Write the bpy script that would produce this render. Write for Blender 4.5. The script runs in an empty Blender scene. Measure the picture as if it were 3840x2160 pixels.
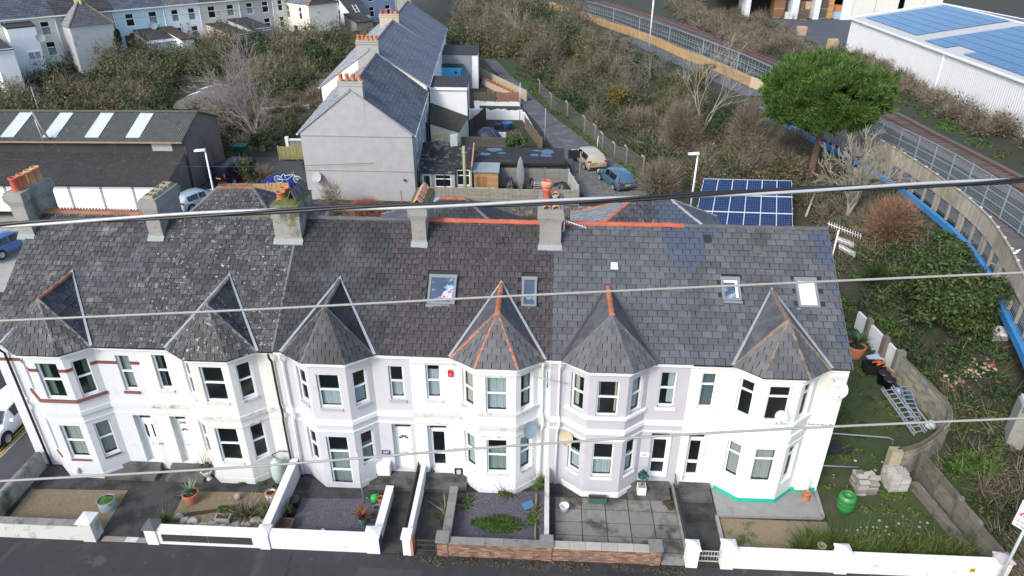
import bpy, math, random
import numpy as np
from mathutils import Vector, Matrix
# ---------------------------------------------------------------- camera, sky, sun
S = bpy.context.scene
CAM = np.array([25.72, -24.061, 23.439]); YAW, PIT, ROL, FPX = -0.0491, 0.4997, 0.0026, 2607.0
_F = np.array([math.sin(YAW)*math.cos(PIT), math.cos(YAW)*math.cos(PIT), -math.sin(PIT)])
_R = np.array([math.cos(YAW), -math.sin(YAW), 0.0]); _U = np.cross(_R, _F)
_R2 = _R*math.cos(ROL)+_U*math.sin(ROL); _U2 = _U*math.cos(ROL)-_R*math.sin(ROL)
cd = bpy.data.cameras.new('camera'); cam = bpy.data.objects.new('camera', cd)
S.collection.objects.link(cam); S.camera = cam
m4 = Matrix.Identity(4)
for i in range(3):
    m4[i][0] = _R2[i]; m4[i][1] = _U2[i]; m4[i][2] = -_F[i]; m4[i][3] = CAM[i]
cam.matrix_world = m4
cd.sensor_width = 36; cd.lens = 36*FPX/3840; cd.clip_start = .1; cd.clip_end = 3000
w = bpy.data.worlds.new('World'); S.world = w; w.use_nodes = True
wn = w.node_tree.nodes; wl = w.node_tree.links
sky = wn.new('ShaderNodeTexSky'); sky.sky_type = 'NISHITA'; sky.sun_disc = False
SUN_EL, SUN_AZ = 38.0, 214.0           # degrees; azimuth clockwise from +y
sky.sun_elevation = math.radians(SUN_EL); sky.sun_rotation = math.radians(SUN_AZ)
sky.air_density = 1.0; sky.dust_density = 2.2; sky.ozone_density = 1.2
wl.new(sky.outputs[0], wn['Background'].inputs[0]); wn['Background'].inputs[1].default_value = 0.15
sd = bpy.data.lights.new('sun', 'SUN'); sd.energy = 1.15; sd.angle = math.radians(14); sd.color = (1, .975, .935)
sun = bpy.data.objects.new('sun', sd); S.collection.objects.link(sun)
_a, _e = math.radians(SUN_AZ), math.radians(SUN_EL)
sun.rotation_euler = Vector((math.sin(_a)*math.cos(_e), math.cos(_a)*math.cos(_e), math.sin(_e))).to_track_quat('Z', 'Y').to_euler()
S.view_settings.view_transform = 'Standard'; S.view_settings.look = 'None'
S.view_settings.exposure = 1.0; S.view_settings.gamma = 1
random.seed(7); RNG = np.random.default_rng(7)
# ---------------------------------------------------------------- helpers
def ray(u, v): return _F+_R2*(u-1920)/FPX-_U2*(v-1080)/FPX
def PZ(u, v, z=0): d = ray(u, v); return CAM+d*(z-CAM[2])/d[2]
def PY(u, v, y=0): d = ray(u, v); return CAM+d*(y-CAM[1])/d[1]
def sm(a, b, x): t = min(1., max(0., (x-a)/(b-a))); return t*t*(3-2*t)
def lerp(a, b, t): return a+(b-a)*t
def itp(xs, ys, x): return float(np.interp(x, xs, ys))
LYS = [-20, 5, 12, 26, 39, 46, 63, 85, 130, 300]; LXS = [46, 46, 45.2, 40.5, 35.3, 33.4, 27, 21.5, 14, -10]
FXS = [50, 50.5, 52, 54.2, 54.1, 52.3, 49.2, 44, 36, 8]; FYS = [-20, 5, 12, 24, 30, 42, 58, 76, 105, 190]
def H(x, y):
    b = .5*sm(10, 28, y)+1.0*sm(30.3, 31.3, y)
    if y > 40: b += 4.5*sm(42, 76, y)*(1-sm(-2, 14, x))
    top = lerp(.2, 3.45, sm(-2, 13, y))+.7*sm(38, 70, y)*(1-sm(52, 60, x))
    lx, fx = itp(LYS, LXS, y), itp(FYS, FXS, y)
    t = sm(0, 1, (x-lx)/(fx-lx))
    b = lerp(b, max(top, b) if y > 40 else top, t)
    if y > 150: b += 22*sm(150, 420, y)
    return b
def on(u, v):
    d = ray(u, v); t = 5.0
    while t < 700:
        p = CAM+d*t
        if p[2] <= H(p[0], p[1]): break
        t += .25 if t < 120 else 1.
    for _ in range(12):
        p = CAM+d*t; t += (H(p[0], p[1])-p[2])/d[2]*.6
    return CAM+d*t
ORI = {}
def tag(o, label=None, cat=None, group=None, kind=None):
    if label: o['label'] = label
    if cat: o['category'] = cat
    if group: o['group'] = group
    if kind: o['kind'] = kind
    return o
def thing(name, label, cat, loc=(0, 0, 0), rz=0, group=None, local=False):
    o = bpy.data.objects.new(name, None); S.collection.objects.link(o)
    o.empty_display_size = .2; o.location = loc; o.rotation_euler = (0, 0, rz)
    ORI[o.name] = None if local else Vector(loc)
    return tag(o, label, cat, group)
def attach(o, parent):
    o.parent = parent
    if ORI.get(parent.name) is not None and parent.type == 'EMPTY':
        o.matrix_parent_inverse = Matrix.Translation(-ORI[parent.name])
def inst(name, mesh, parent, loc, rot=None, scale=None):
    o = bpy.data.objects.new(name, mesh); S.collection.objects.link(o)
    if parent: attach(o, parent)
    o.location = loc
    if rot is not None: o.rotation_euler = rot
    if scale is not None: o.scale = scale
    return o
def copy_tree(o, parent=None):
    c = o.copy(); S.collection.objects.link(c)
    if parent: c.parent = parent; c.matrix_parent_inverse = o.matrix_parent_inverse.copy()
    for ch in o.children: copy_tree(ch, c)
    return c
class G:
    def __init__(s): s.v = []; s.f = []; s.m = []; s.mi = 0; s.sm = []
    def add(s, vs, fs, smooth=False):
        n = len(s.v); s.v.extend([tuple(float(c) for c in p) for p in vs])
        for f in fs: s.f.append([i+n for i in f]); s.m.append(s.mi); s.sm.append(smooth)
        return s
    def box(s, x0, x1, y0, y1, z0, z1):
        return s.add([(x0,y0,z0),(x1,y0,z0),(x1,y1,z0),(x0,y1,z0),(x0,y0,z1),(x1,y0,z1),(x1,y1,z1),(x0,y1,z1)],
                     [(3,2,1,0),(4,5,6,7),(0,1,5,4),(1,2,6,5),(2,3,7,6),(3,0,4,7)])
    def obox(s, c, sx, sy, sz, rz=0, rx=0, ry=0):
        R = Matrix.Rotation(rz,3,'Z') @ Matrix.Rotation(ry,3,'Y') @ Matrix.Rotation(rx,3,'X'); c = Vector(c)
        P = [c+R@Vector((a*sx/2,b*sy/2,d*sz/2)) for d in (-1,1) for a,b in ((-1,-1),(1,-1),(1,1),(-1,1))]
        return s.add(P, [(3,2,1,0),(4,5,6,7),(0,1,5,4),(1,2,6,5),(2,3,7,6),(3,0,4,7)])
    def bar(s, p, q, w=.05, h=None, up=(0,0,1)):
        p, q = Vector(p), Vector(q); d = (q-p).normalized(); up = Vector(up)
        if abs(d.dot(up)) > .97: up = Vector((0,1,0))
        a = d.cross(up).normalized()*(w/2); b = a.cross(d).normalized()*((h or w)/2)
        P = [p-a-b,p+a-b,p+a+b,p-a+b,q-a-b,q+a-b,q+a+b,q-a+b]
        return s.add(P, [(3,2,1,0),(4,5,6,7),(0,1,5,4),(1,2,6,5),(2,3,7,6),(3,0,4,7)])
    def poly(s, pts): return s.add(pts, [tuple(range(len(pts)))])
    def prism(s, pts, vec):
        n = len(pts); pts = [Vector(p) for p in pts]; vec = Vector(vec)
        return s.add(pts+[p+vec for p in pts], [tuple(range(n-1,-1,-1)), tuple(range(n,2*n))]+[(i,(i+1)%n,n+(i+1)%n,n+i) for i in range(n)])
    def tube(s, pts, r, n=6, cap=True):
        pts = [Vector(p) for p in pts]; rs = r if hasattr(r,'__len__') else [r]*len(pts)
        V = []; F = []; a = None
        for i, p in enumerate(pts):
            d = (pts[min(i+1,len(pts)-1)]-pts[max(i-1,0)])
            d = d.normalized() if d.length > 1e-9 else Vector((0,0,1))
            if a is None: a = d.orthogonal().normalized()
            a = (a-d*a.dot(d)); a = a.normalized() if a.length > 1e-6 else d.orthogonal().normalized()
            b = d.cross(a)
            for k in range(n):
                t = 2*math.pi*k/n; V.append(p+(a*math.cos(t)+b*math.sin(t))*rs[i])
        for i in range(len(pts)-1):
            for k in range(n): F.append((i*n+k, i*n+(k+1)%n, (i+1)*n+(k+1)%n, (i+1)*n+k))
        s.add(V, F, True)
        if cap: 
            N = len(s.v)-len(V); L = (len(pts)-1)*n
            s.f.append([N+k for k in range(n-1,-1,-1)]); s.f.append([N+L+k for k in range(n)]); s.m += [s.mi]*2; s.sm += [False]*2
        return s
    def lathe(s, prof, c=(0,0,0), n=14, sx=1, sy=1, smooth=True):
        V = []; F = []
        for r, z in prof:
            for k in range(n):
                t = 2*math.pi*k/n; V.append((c[0]+r*sx*math.cos(t), c[1]+r*sy*math.sin(t), c[2]+z))
        for i in range(len(prof)-1):
            for k in range(n): F.append((i*n+k, i*n+(k+1)%n, (i+1)*n+(k+1)%n, (i+1)*n+k))
        return s.add(V, F, smooth)
    def mesh(s, name, mats):
        me = bpy.data.meshes.new(name); me.from_pydata(s.v, [], s.f)
        for m in (mats if isinstance(mats,(list,tuple)) else [mats]): me.materials.append(m)
        if any(s.m): me.polygons.foreach_set('material_index', s.m)
        if any(s.sm): me.polygons.foreach_set('use_smooth', s.sm)
        me.update(); return me
    def build(s, name, mats, parent=None, **kw):
        o = bpy.data.objects.new(name, s.mesh(name, mats)); S.collection.objects.link(o)
        if parent: attach(o, parent)
        return tag(o, **kw) if kw else o
def npmesh(name, V, F, mat, smooth=False, uv=None):
    me = bpy.data.meshes.new(name); V = np.asarray(V, np.float32); F = np.asarray(F, np.int32); k = F.shape[1]
    me.vertices.add(len(V)); me.vertices.foreach_set('co', V.ravel())
    me.loops.add(F.size); me.loops.foreach_set('vertex_index', F.ravel())
    me.polygons.add(len(F)); me.polygons.foreach_set('loop_start', np.arange(0, F.size, k, dtype=np.int32))
    if smooth: me.polygons.foreach_set('use_smooth', np.ones(len(F), bool))
    me.materials.append(mat); me.update(calc_edges=True); return me
def obj(name, me, parent=None, **kw):
    o = bpy.data.objects.new(name, me); S.collection.objects.link(o)
    if parent: attach(o, parent)
    return tag(o, **kw)
# ---------------------------------------------------------------- materials
MATS = {}
def mat(name, col, rough=.8, var=.12, scale=2.5, rnd=0, bump=0, bscale=30, stains=(), metal=0, spec=.5, cols=None, anis=None):
    """noise-varied principled; rnd = per piece value jitter; cols = further colours picked per piece; stains = (colour, scale, threshold, softness[, stretch])"""
    if name in MATS: return MATS[name]
    m = bpy.data.materials.new(name); m.use_nodes = True; MATS[name] = m
    nt = m.node_tree; N = nt.nodes; L = nt.links; b = N['Principled BSDF']
    b.inputs['Roughness'].default_value = rough; b.inputs['Metallic'].default_value = metal
    b.inputs['Specular IOR Level'].default_value = spec
    def mth(op, a, c=None, clamp=False):
        n = N.new('ShaderNodeMath'); n.operation = op; n.use_clamp = clamp
        for i, x in enumerate((a, c)):
            if x is None: continue
            if isinstance(x, (int, float)): n.inputs[i].default_value = x
            else: L.new(x, n.inputs[i])
        return n.outputs[0]
    def mix(f, a, c, blend='MIX'):
        n = N.new('ShaderNodeMix'); n.data_type = 'RGBA'; n.blend_type = blend
        for i, x in ((0, f), (6, a), (7, c)):
            if isinstance(x, (int, float)): n.inputs[i].default_value = x
            elif isinstance(x, tuple): n.inputs[i].default_value = (*x, 1)
            else: L.new(x, n.inputs[i])
        return n.outputs[2]
    pos = N.new('ShaderNodeNewGeometry'); P = pos.outputs['Position']
    if anis:
        mp = N.new('ShaderNodeMapping'); mp.inputs['Scale'].default_value = anis; L.new(P, mp.inputs[0]); P = mp.outputs[0]
    def noise(sc, det=5, stretch=None):
        n = N.new('ShaderNodeTexNoise'); n.inputs['Scale'].default_value = sc; n.inputs['Detail'].default_value = det
        n.inputs['Roughness'].default_value = .62; src = P
        if stretch:
            q = N.new('ShaderNodeMapping'); q.inputs['Scale'].default_value = stretch; L.new(P, q.inputs[0]); src = q.outputs[0]
        L.new(src, n.inputs['Vector']); return n.outputs[0]
    c = tuple(col)
    rv = None
    if rnd or cols:
        oi = N.new('ShaderNodeObjectInfo')
        rv = mth('FRACT', mth('ADD', oi.outputs['Random'], pos.outputs['Random Per Island']))
    if cols:
        cr = N.new('ShaderNodeValToRGB'); L.new(mth('FRACT', mth('MULTIPLY', rv, 7.31)), cr.inputs[0]); cr.color_ramp.interpolation = 'CONSTANT'
        al = [c]+[tuple(k) for k in cols]; e = cr.color_ramp.elements
        e[0].color = (*al[0], 1); e[1].position = 1/len(al); e[1].color = (*al[1], 1)
        for i in range(2, len(al)): q = e.new(i/len(al)); q.color = (*al[i], 1)
        c = cr.outputs[0]
    f = mth('ADD', mth('MULTIPLY', mth('SUBTRACT', noise(scale), .5), 2.6*var), 1)
    if rnd: f = mth('MULTIPLY', f, mth('ADD', mth('MULTIPLY', mth('SUBTRACT', rv, .5), 2*rnd), 1))
    vm = N.new('ShaderNodeVectorMath'); vm.operation = 'SCALE'
    if isinstance(c, tuple): vm.inputs[0].default_value = c
    else: L.new(c, vm.inputs[0])
    L.new(f, vm.inputs['Scale']); c = vm.outputs[0]
    for st in stains:
        sc, ss, th, so = st[:4]
        k = mth('MULTIPLY', mth('SUBTRACT', noise(ss, 6, st[4] if len(st) > 4 else None), th), 1/so, True)
        c = mix(k, c, tuple(sc))
    L.new(c, b.inputs['Base Color'])
    if bump:
        bp = N.new('ShaderNodeBump'); bp.inputs['Strength'].default_value = bump; bp.inputs['Distance'].default_value = .03
        L.new(noise(bscale, 4), bp.inputs['Height']); L.new(bp.outputs[0], b.inputs['Normal'])
    return m
def glassy(name, col=(.02,.03,.035), alpha=.55, rough=.03):
    if name in MATS: return MATS[name]
    m = bpy.data.materials.new(name); m.use_nodes = True; MATS[name] = m
    N = m.node_tree.nodes; L = m.node_tree.links; b = N['Principled BSDF']
    b.inputs['Base Color'].default_value = (*col, 1); b.inputs['Roughness'].default_value = rough; b.inputs['Specular IOR Level'].default_value = .6
    t = N.new('ShaderNodeBsdfTransparent'); t.inputs[0].default_value = (.86,.93,.92,1); x = N.new('ShaderNodeMixShader'); x.inputs[0].default_value = 1-alpha
    L.new(b.outputs[0], x.inputs[1]); L.new(t.outputs[0], x.inputs[2]); L.new(x.outputs[0], N['Material Output'].inputs[0])
    return m
WHITE = mat('upvc_white', (.82,.84,.84), .35, .03)
PANE = glassy('window_glass', alpha=.28)
DARK = mat('dark_void', (.012,.012,.013), .9, .1)
BLK = mat('black_plastic', (.015,.015,.017), .45, .1)
GREYM = mat('galvanised', (.42,.46,.5), .45, .12, metal=.5)
TERRA = mat('terracotta', (.46,.16,.08), .75, .15, 6, rnd=.18, stains=(((.3,.26,.2),5,.62,.15),))
CONC = mat('concrete', (.27,.265,.25), .9, .2, 3, bump=.25, stains=(((.1,.1,.085),1.5,.55,.25),((.13,.16,.07),2.5,.63,.15)))
LEAD = mat('lead', (.25,.28,.31), .55, .2, 5)
WOOD_T = mat('timber_tan', (.36,.22,.11), .8, .15, 6, rnd=.15)
WOOD_G = mat('timber_grey', (.26,.245,.2), .85, .15, 6, rnd=.16, stains=(((.13,.14,.08),2,.6,.2),))
# ---------------------------------------------------------------- ground and surfaces
EARTH = mat('earth_scrub', (.035,.034,.02), .95, .3, 1.2, bump=.5, bscale=14, stains=(((.028,.045,.014),.5,.5,.12),((.075,.062,.038),1.3,.6,.14),((.018,.018,.014),2.2,.6,.1)))
ASPH = mat('asphalt', (.03,.0315,.034), .9, .22, 2, bump=.4, bscale=90, stains=(((.047,.047,.048),.8,.55,.2),((.02,.02,.021),1.7,.6,.12),((.062,.063,.065),11,.6,.12),((.012,.012,.013),17,.6,.1),((.06,.06,.06),.35,.6,.03)))
def Hg(x, y):
    if y < -4.3: return H(x, y)-.3
    return H(x, y)
def grid_sheet(name, xs, ys, fn, m, smooth=True, **kw):
    V = [(x, y, fn(x, y)) for y in ys for x in xs]; nx = len(xs)
    F = [(j*nx+i, j*nx+i+1, (j+1)*nx+i+1, (j+1)*nx+i) for j in range(len(ys)-1) for i in range(nx-1)]
    return obj(name, npmesh(name, V, F, m, smooth), None, kind=kw.pop('kind','structure'), **kw)
def rect_sheet(name, x0, x1, y0, y1, m, dz, step=1.0, **kw):
    nx, ny = max(1, round((x1-x0)/step)), max(1, round((y1-y0)/step))
    return grid_sheet(name, np.linspace(x0,x1,nx+1), np.linspace(y0,y1,ny+1), lambda x,y: H(x,y)+dz, m, **kw)
def ribbon(name, L, R, m, z, n=6, **kw):
    """sheet between two polylines; z(x,y,i) gives height"""
    V = []
    for i,(l,r) in enumerate(zip(L,R)):
        for k in range(n+1):
            x, y = lerp(l[0],r[0],k/n), lerp(l[1],r[1],k/n); V.append((x,y,z(x,y)))
    F = [(i*(n+1)+k,i*(n+1)+k+1,(i+1)*(n+1)+k+1,(i+1)*(n+1)+k) for i in range(len(L)-1) for k in range(n)]
    return obj(name, npmesh(name, V, F, m, True), None, kind='structure', **kw)
def densify(P, n):
    P = np.array(P, float); t = np.linspace(0, len(P)-1, n)
    # catmull-rom
    out = []
    for q in t:
        i = min(int(q), len(P)-2); f = q-i
        p0, p1, p2, p3 = P[max(i-1,0)], P[i], P[i+1], P[min(i+2,len(P)-1)]
        out.append(.5*((2*p1)+(-p0+p2)*f+(2*p0-5*p1+4*p2-p3)*f*f+(-p0+3*p1-3*p2+p3)*f**3))
    return np.array(out)
XS = sorted(set([-600,-400,-280,-200,-150,-120,-100,-85,-70,-60,-50]+list(np.arange(-42,112,1.0))+[112,120,132,150,180,220,300,400,600]))
YS = sorted(set([-80,-40,-25,-18,-12,-8,-6,-5,-4.36,-4.3]+list(np.arange(-4,28,1.0))+[28,29,30,30.3,30.6,31,31.3,32]+list(np.arange(33,125,1.0))+[125,128,132,138,146,158,175,200,240,300,400,560,800]))
grid_sheet('ground', XS, YS, Hg, EARTH)
rect_sheet('pavement', 2.3, 60, -9, -4.36, ASPH, .0, 2)
grid_sheet('road', [-60,60], [-40,-9.0], lambda x,y: -.12, ASPH)
rect_sheet('side_road', -8.5, -.15, -9, 24, ASPH, .02)
grid_sheet('footway', [-.15,2.0], [-9,0,6,14], lambda x,y: H(x,y)+.12, mat('footway_tar',(.06,.06,.063),.9,.2,2,bump=.3,bscale=80))
g = G()
for k in range(18): g.box(-.27,-.15,-9+k*1.25,-9+k*1.25+1.24,-.1,.125)
g.build('kerb', CONC, None, kind='structure')
YEL = mat('road_yellow', (.5,.36,.05), .8, .2, 8, stains=(((.06,.06,.06),9,.55,.1),))
g = G()
for x in (-.52,-.72): g.add([(x,-9,.026),(x+.1,-9,.026),(x+.1,14,.026),(x,14,.026)],[(0,1,2,3)])
g.build('yellow_lines', YEL, None, kind='structure')
CPALE = mat('concrete_pale', (.33,.32,.29), .9, .15, 2, bump=.2, stains=(((.16,.16,.15),1.1,.55,.2),))
rect_sheet('garage_court', -30, -3.2, 16, 29.2, CPALE, .03)
rect_sheet('driveway', -4.9, 5.2, 24, 42, mat('dark_drive',(.06,.06,.06),.9,.25,2,bump=.3), .04)
# back lane: tarmac far, cobbles near
LL = [(29.3,31.6),(28.5,36.5),(28.0,42.0),(26.2,48),(25.0,54.5),(23.0,62.5),(21.2,72),(18.5,82),(15,95)]
LR = [(35.0,31.6),(34.6,36.5),(33.6,40.2),(31.0,46.5),(29.0,52.5),(26.2,60.5),(23.6,70),(20.6,81),(17,95)]
cob = mat('cobbles', (.12,.12,.115), .85, .3, 3, bump=.6, bscale=12, stains=(((.08,.1,.04),1.3,.56,.12),))
ribbon('back_lane', densify(LL,40), densify(LR,40), mat('lane_tar',(.09,.09,.09),.9,.25,1.2,bump=.4,bscale=50,stains=(((.17,.17,.165),.7,.52,.15),((.06,.09,.025),2,.64,.1))), lambda x,y: H(x,y)+.04)
ribbon('lane_verge', densify([(p[0]+.1,p[1]) for p in LR],40), densify([(p[0]+lerp(.9,2.8,min(1,max(0,(p[1]-36)/25))),p[1]+.2) for p in LR],40), mat('verge_grass',(.03,.058,.014),.95,.35,2,bump=.6,bscale=30,stains=(((.1,.085,.04),1.2,.58,.15),)), lambda x,y: H(x,y)+.06)
# single setts of the cobbled end of the lane
g = G(); rr = random.Random(3)
for j in range(44):
    y = 31.8+j*.235
    a, b = itp([31.6,36.5,42],[29.3,28.5,28.0],y), itp([31.6,36.5,40.2,46.5],[35,34.6,33.6,31],y)
    x = a+rr.random()*.15
    while x < b-.3:
        wv = .2+rr.random()*.14; h = H(x,y)+.055+rr.random()*.025
        g.add([(x,y,h-.03),(x+wv,y,h-.03),(x+wv,y+.19,h-.03),(x,y+.19,h-.03),(x+.025,y+.02,h),(x+wv-.025,y+.02,h),(x+wv-.025,y+.17,h),(x+.025,y+.17,h)],[(4,5,6,7),(0,1,5,4),(1,2,6,5),(2,3,7,6),(3,0,4,7)])
        x += wv+.025
g.build('cobblestone', mat('sett',(.13,.13,.125),.8,.2,6,rnd=.3,stains=(((.06,.08,.03),1.3,.57,.12),)), None, kind='stuff', label='grey cobblestone setts paving the near end of the back lane', cat='cobblestones')
# front garden ground
FG = mat('garden_tar', (.045,.045,.043), .9, .3, 1.6, bump=.35, stains=(((.018,.019,.017),.9,.47,.12),((.035,.045,.02),2.6,.62,.1),((.085,.085,.08),2.1,.62,.14)))
grid_sheet('garden_paths', [2.0,38.3], [-4.34,.6], lambda x,y: .012, FG)
GRV = mat('pea_gravel', (.19,.15,.09), .95, .3, 9, bump=.8, bscale=60, stains=(((.12,.13,.05),1.1,.6,.14),((.26,.22,.16),13,.56,.08),((.1,.085,.05),9,.6,.1)))
SLG = mat('slate_chips', (.085,.08,.1), .8, .4, 14, bump=.9, bscale=40, stains=(((.17,.16,.19),13,.57,.08),((.03,.03,.04),9,.57,.1),((.04,.055,.02),1.4,.66,.1)))
def bed(name, pts, m, z=.03, th=.03): return G().prism([(p[0],p[1],z-th) for p in pts],(0,0,th)).build(name, m, None, kind='structure')
bed('gravel_bed', [(2.75,-4.1),(7.25,-4.1),(7.05,-1.5),(2.6,-1.65)], GRV, .04)
bed('gravel_bed', [(9.95,-4.1),(14.05,-4.1),(14.15,-1.3),(9.7,-1.4)], GRV, .04)
bed('slate_bed', [(15.2,-4.1),(18.9,-4.1),(18.85,-1.4),(15.15,-1.55)], SLG, .04)
bed('slate_bed', [(22.25,-4.1),(26.05,-4.1),(26.1,-.55),(22.15,-.85)], SLG, .04)
bed('gravel_bed', [(33.75,-4.1),(38.4,-4.1),(38.35,-1.75),(33.75,-1.75)], mat('gravel_mossy',(.25,.19,.12),.95,.3,9,bump=.8,bscale=60,stains=(((.06,.1,.02),.9,.52,.1),((.26,.22,.16),13,.56,.08),((.1,.085,.05),9,.6,.1))), .05)
# concrete apron by the last house
G().prism([(33.7,-1.5,0),(38.2,-1.4,0),(38.35,.3,0),(33.7,.3,0)],(0,0,.09)).build('concrete_apron', CONC, None, kind='structure')
g = G(); g.bar((33.66,-1.6,.09),(38.25,-1.5,.09),.16,.16); g.bar((38.25,-1.5,.09),(38.45,.2,.09),.16,.16); g.bar((33.62,-1.68,.09),(33.55,-4.05,.09),.14,.14)
g.build('kerb_edging', CONC, None, kind='structure')
# grass of the side garden
def sg(x,y): return H(x,y)+.025
grid_sheet('side_lawn', list(np.arange(38.45,46.2,.55)), list(np.arange(-4.1,14.1,.6)), sg, mat('rough_lawn',(.045,.068,.018),.95,.35,1.6,bump=.6,bscale=25,stains=(((.075,.058,.035),.8,.54,.12),((.12,.115,.105),3,.68,.08),((.025,.045,.01),1.9,.58,.12))))
# paving slabs in front of number 251
pv = G().box(26.5,31.95,-4.05,-.75,-.02,.03).build('paving', mat('joint_moss',(.04,.05,.025),.95,.3,4), None, kind='structure')
SLAB = mat('paving_slab', (.2,.195,.175), .85, .2, 2.5, rnd=.12, bump=.2, stains=(((.06,.06,.05),.75,.5,.12),((.1,.12,.05),1.6,.6,.12)))
sx = [26.55,27.72,28.78,29.8,30.83,31.9]; sy = [-.86,-1.55,-2.3,-3.03,-3.75]
for j in range(4):
    for i in range(5):
        x0, x1, y1, y0 = sx[i], sx[i+1], sy[j], sy[j+1]
        tag(inst('paving_slab', G().box(x0+.02,x1-.02,y0+.02,y1-.02,.0,.055+random.uniform(-.006,.006)).mesh('paving_slab',SLAB), pv, (0,0,0)))
for y0,y1 in ((-4.34,-3.78),):
    inst('paving_slab', G().box(30.86,31.88,y0,y1,.0,.05).mesh('paving_slab',SLAB), pv, (0,0,0))
# pavement marks: drain channels and small covers
g = G()
for x in (22.3,22.42,25.32,25.44,26.0,26.12):
    g.bar((x,-4.42,-.1),(x-.14,-9,-.1),.07,.03)
g.build('drain_channel', mat('channel_iron',(.2,.19,.17),.7,.3,12), None, kind='structure')
g = G()
for x,y in ((8.2,-5.1),(9.5,-5.55)): g.box(x-.13,x+.13,y-.1,y+.1,-.13,-.108)
g.build('stopcock_cover', mat('cover_pinkish',(.2,.14,.12),.8,.2,9), None, kind='structure')
g = G().box(8.45,8.95,-4.36,-4.1,-.1,.03); g.build('threshold_stone', mat('pale_stone',(.5,.5,.5),.8,.1), None, kind='structure')
G().box(7.45,9.4,-4.36,-4.1,-.12,.022).build('threshold_stone', mat('stone_pink',(.24,.2,.18),.85,.2,5), None, kind='structure')

rect_sheet('meadow', -16, 6.5, 63, 100, mat('meadow_grass',(.075,.075,.03),.95,.35,1.2,bump=.6,bscale=12,stains=(((.11,.095,.045),.6,.52,.14),((.05,.075,.02),1.1,.58,.12))), .05, 1.5)
rect_sheet('back_garden', -6.5, 4.4, 44, 59, mat('garden_grass',(.03,.045,.015),.95,.35,1.2,bump=.5,bscale=14,stains=(((.06,.048,.03),.7,.47,.14),((.03,.026,.02),1.4,.56,.12))), .05, 1.5)

TP=mat('tar_patch',(.021,.022,.024),.9,.25,3,bump=.3,bscale=60,stains=(((.04,.04,.041),12,.6,.1),)); TP2=mat('tar_patch_pale',(.044,.045,.047),.9,.25,3,bump=.3,bscale=60,stains=(((.02,.02,.021),12,.6,.1),))
for x0,x1,y0,y1,m_,sk_ in ((14.2,14.55,-9,-4.5,TP2,-.6),(15.6,15.75,-9,-4.5,TP,-.5),(3.9,4.15,-9,-4.6,TP2,.5),(28.6,31.4,-5.9,-4.75,TP,0),(18.6,21.2,-6.4,-5.1,TP2,.2),(35.5,39.5,-5.6,-5.25,TP,0)):
    G().add([(x0-sk_,y0,-.296+.003),(x1-sk_,y0,-.293),(x1,y1,-.293),(x0,y1,-.293)],[(0,1,2,3)]) if 0 else G().add([(x0-sk_,y0,H(x0,-6)+.004),(x1-sk_,y0,H(x0,-6)+.004),(x1,y1,H(x0,-6)+.004),(x0,y1,H(x0,-6)+.004)],[(0,1,2,3)]).build('tar_patch',m_,None,kind='structure')
# ---------------------------------------------------------------- slates, windows, houses
EDGE = mat('slate_edge_shade',(.012,.012,.013),.9,.3,4)  # near-black slate sides: shadow lines between courses and joints, put into the colour
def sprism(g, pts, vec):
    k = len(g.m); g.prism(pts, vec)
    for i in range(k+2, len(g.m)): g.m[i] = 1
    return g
def slate_mesh(wd, ln, th, m, name='slate'):
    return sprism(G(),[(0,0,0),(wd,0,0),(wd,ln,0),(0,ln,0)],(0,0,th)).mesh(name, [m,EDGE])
def clip(poly, a, b):
    out = []; n = len(poly)
    def side(p): return (b[0]-a[0])*(p[1]-a[1])-(b[1]-a[1])*(p[0]-a[0])
    for i in range(n):
        p, q = poly[i], poly[(i+1)%n]; sp, sq = side(p), side(q)
        if sp >= -1e-9: out.append(p)
        if (sp > 1e-9 and sq < -1e-9) or (sp < -1e-9 and sq > 1e-9):
            t = sp/(sp-sq); out.append((p[0]+(q[0]-p[0])*t, p[1]+(q[1]-p[1])*t))
    return out
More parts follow.
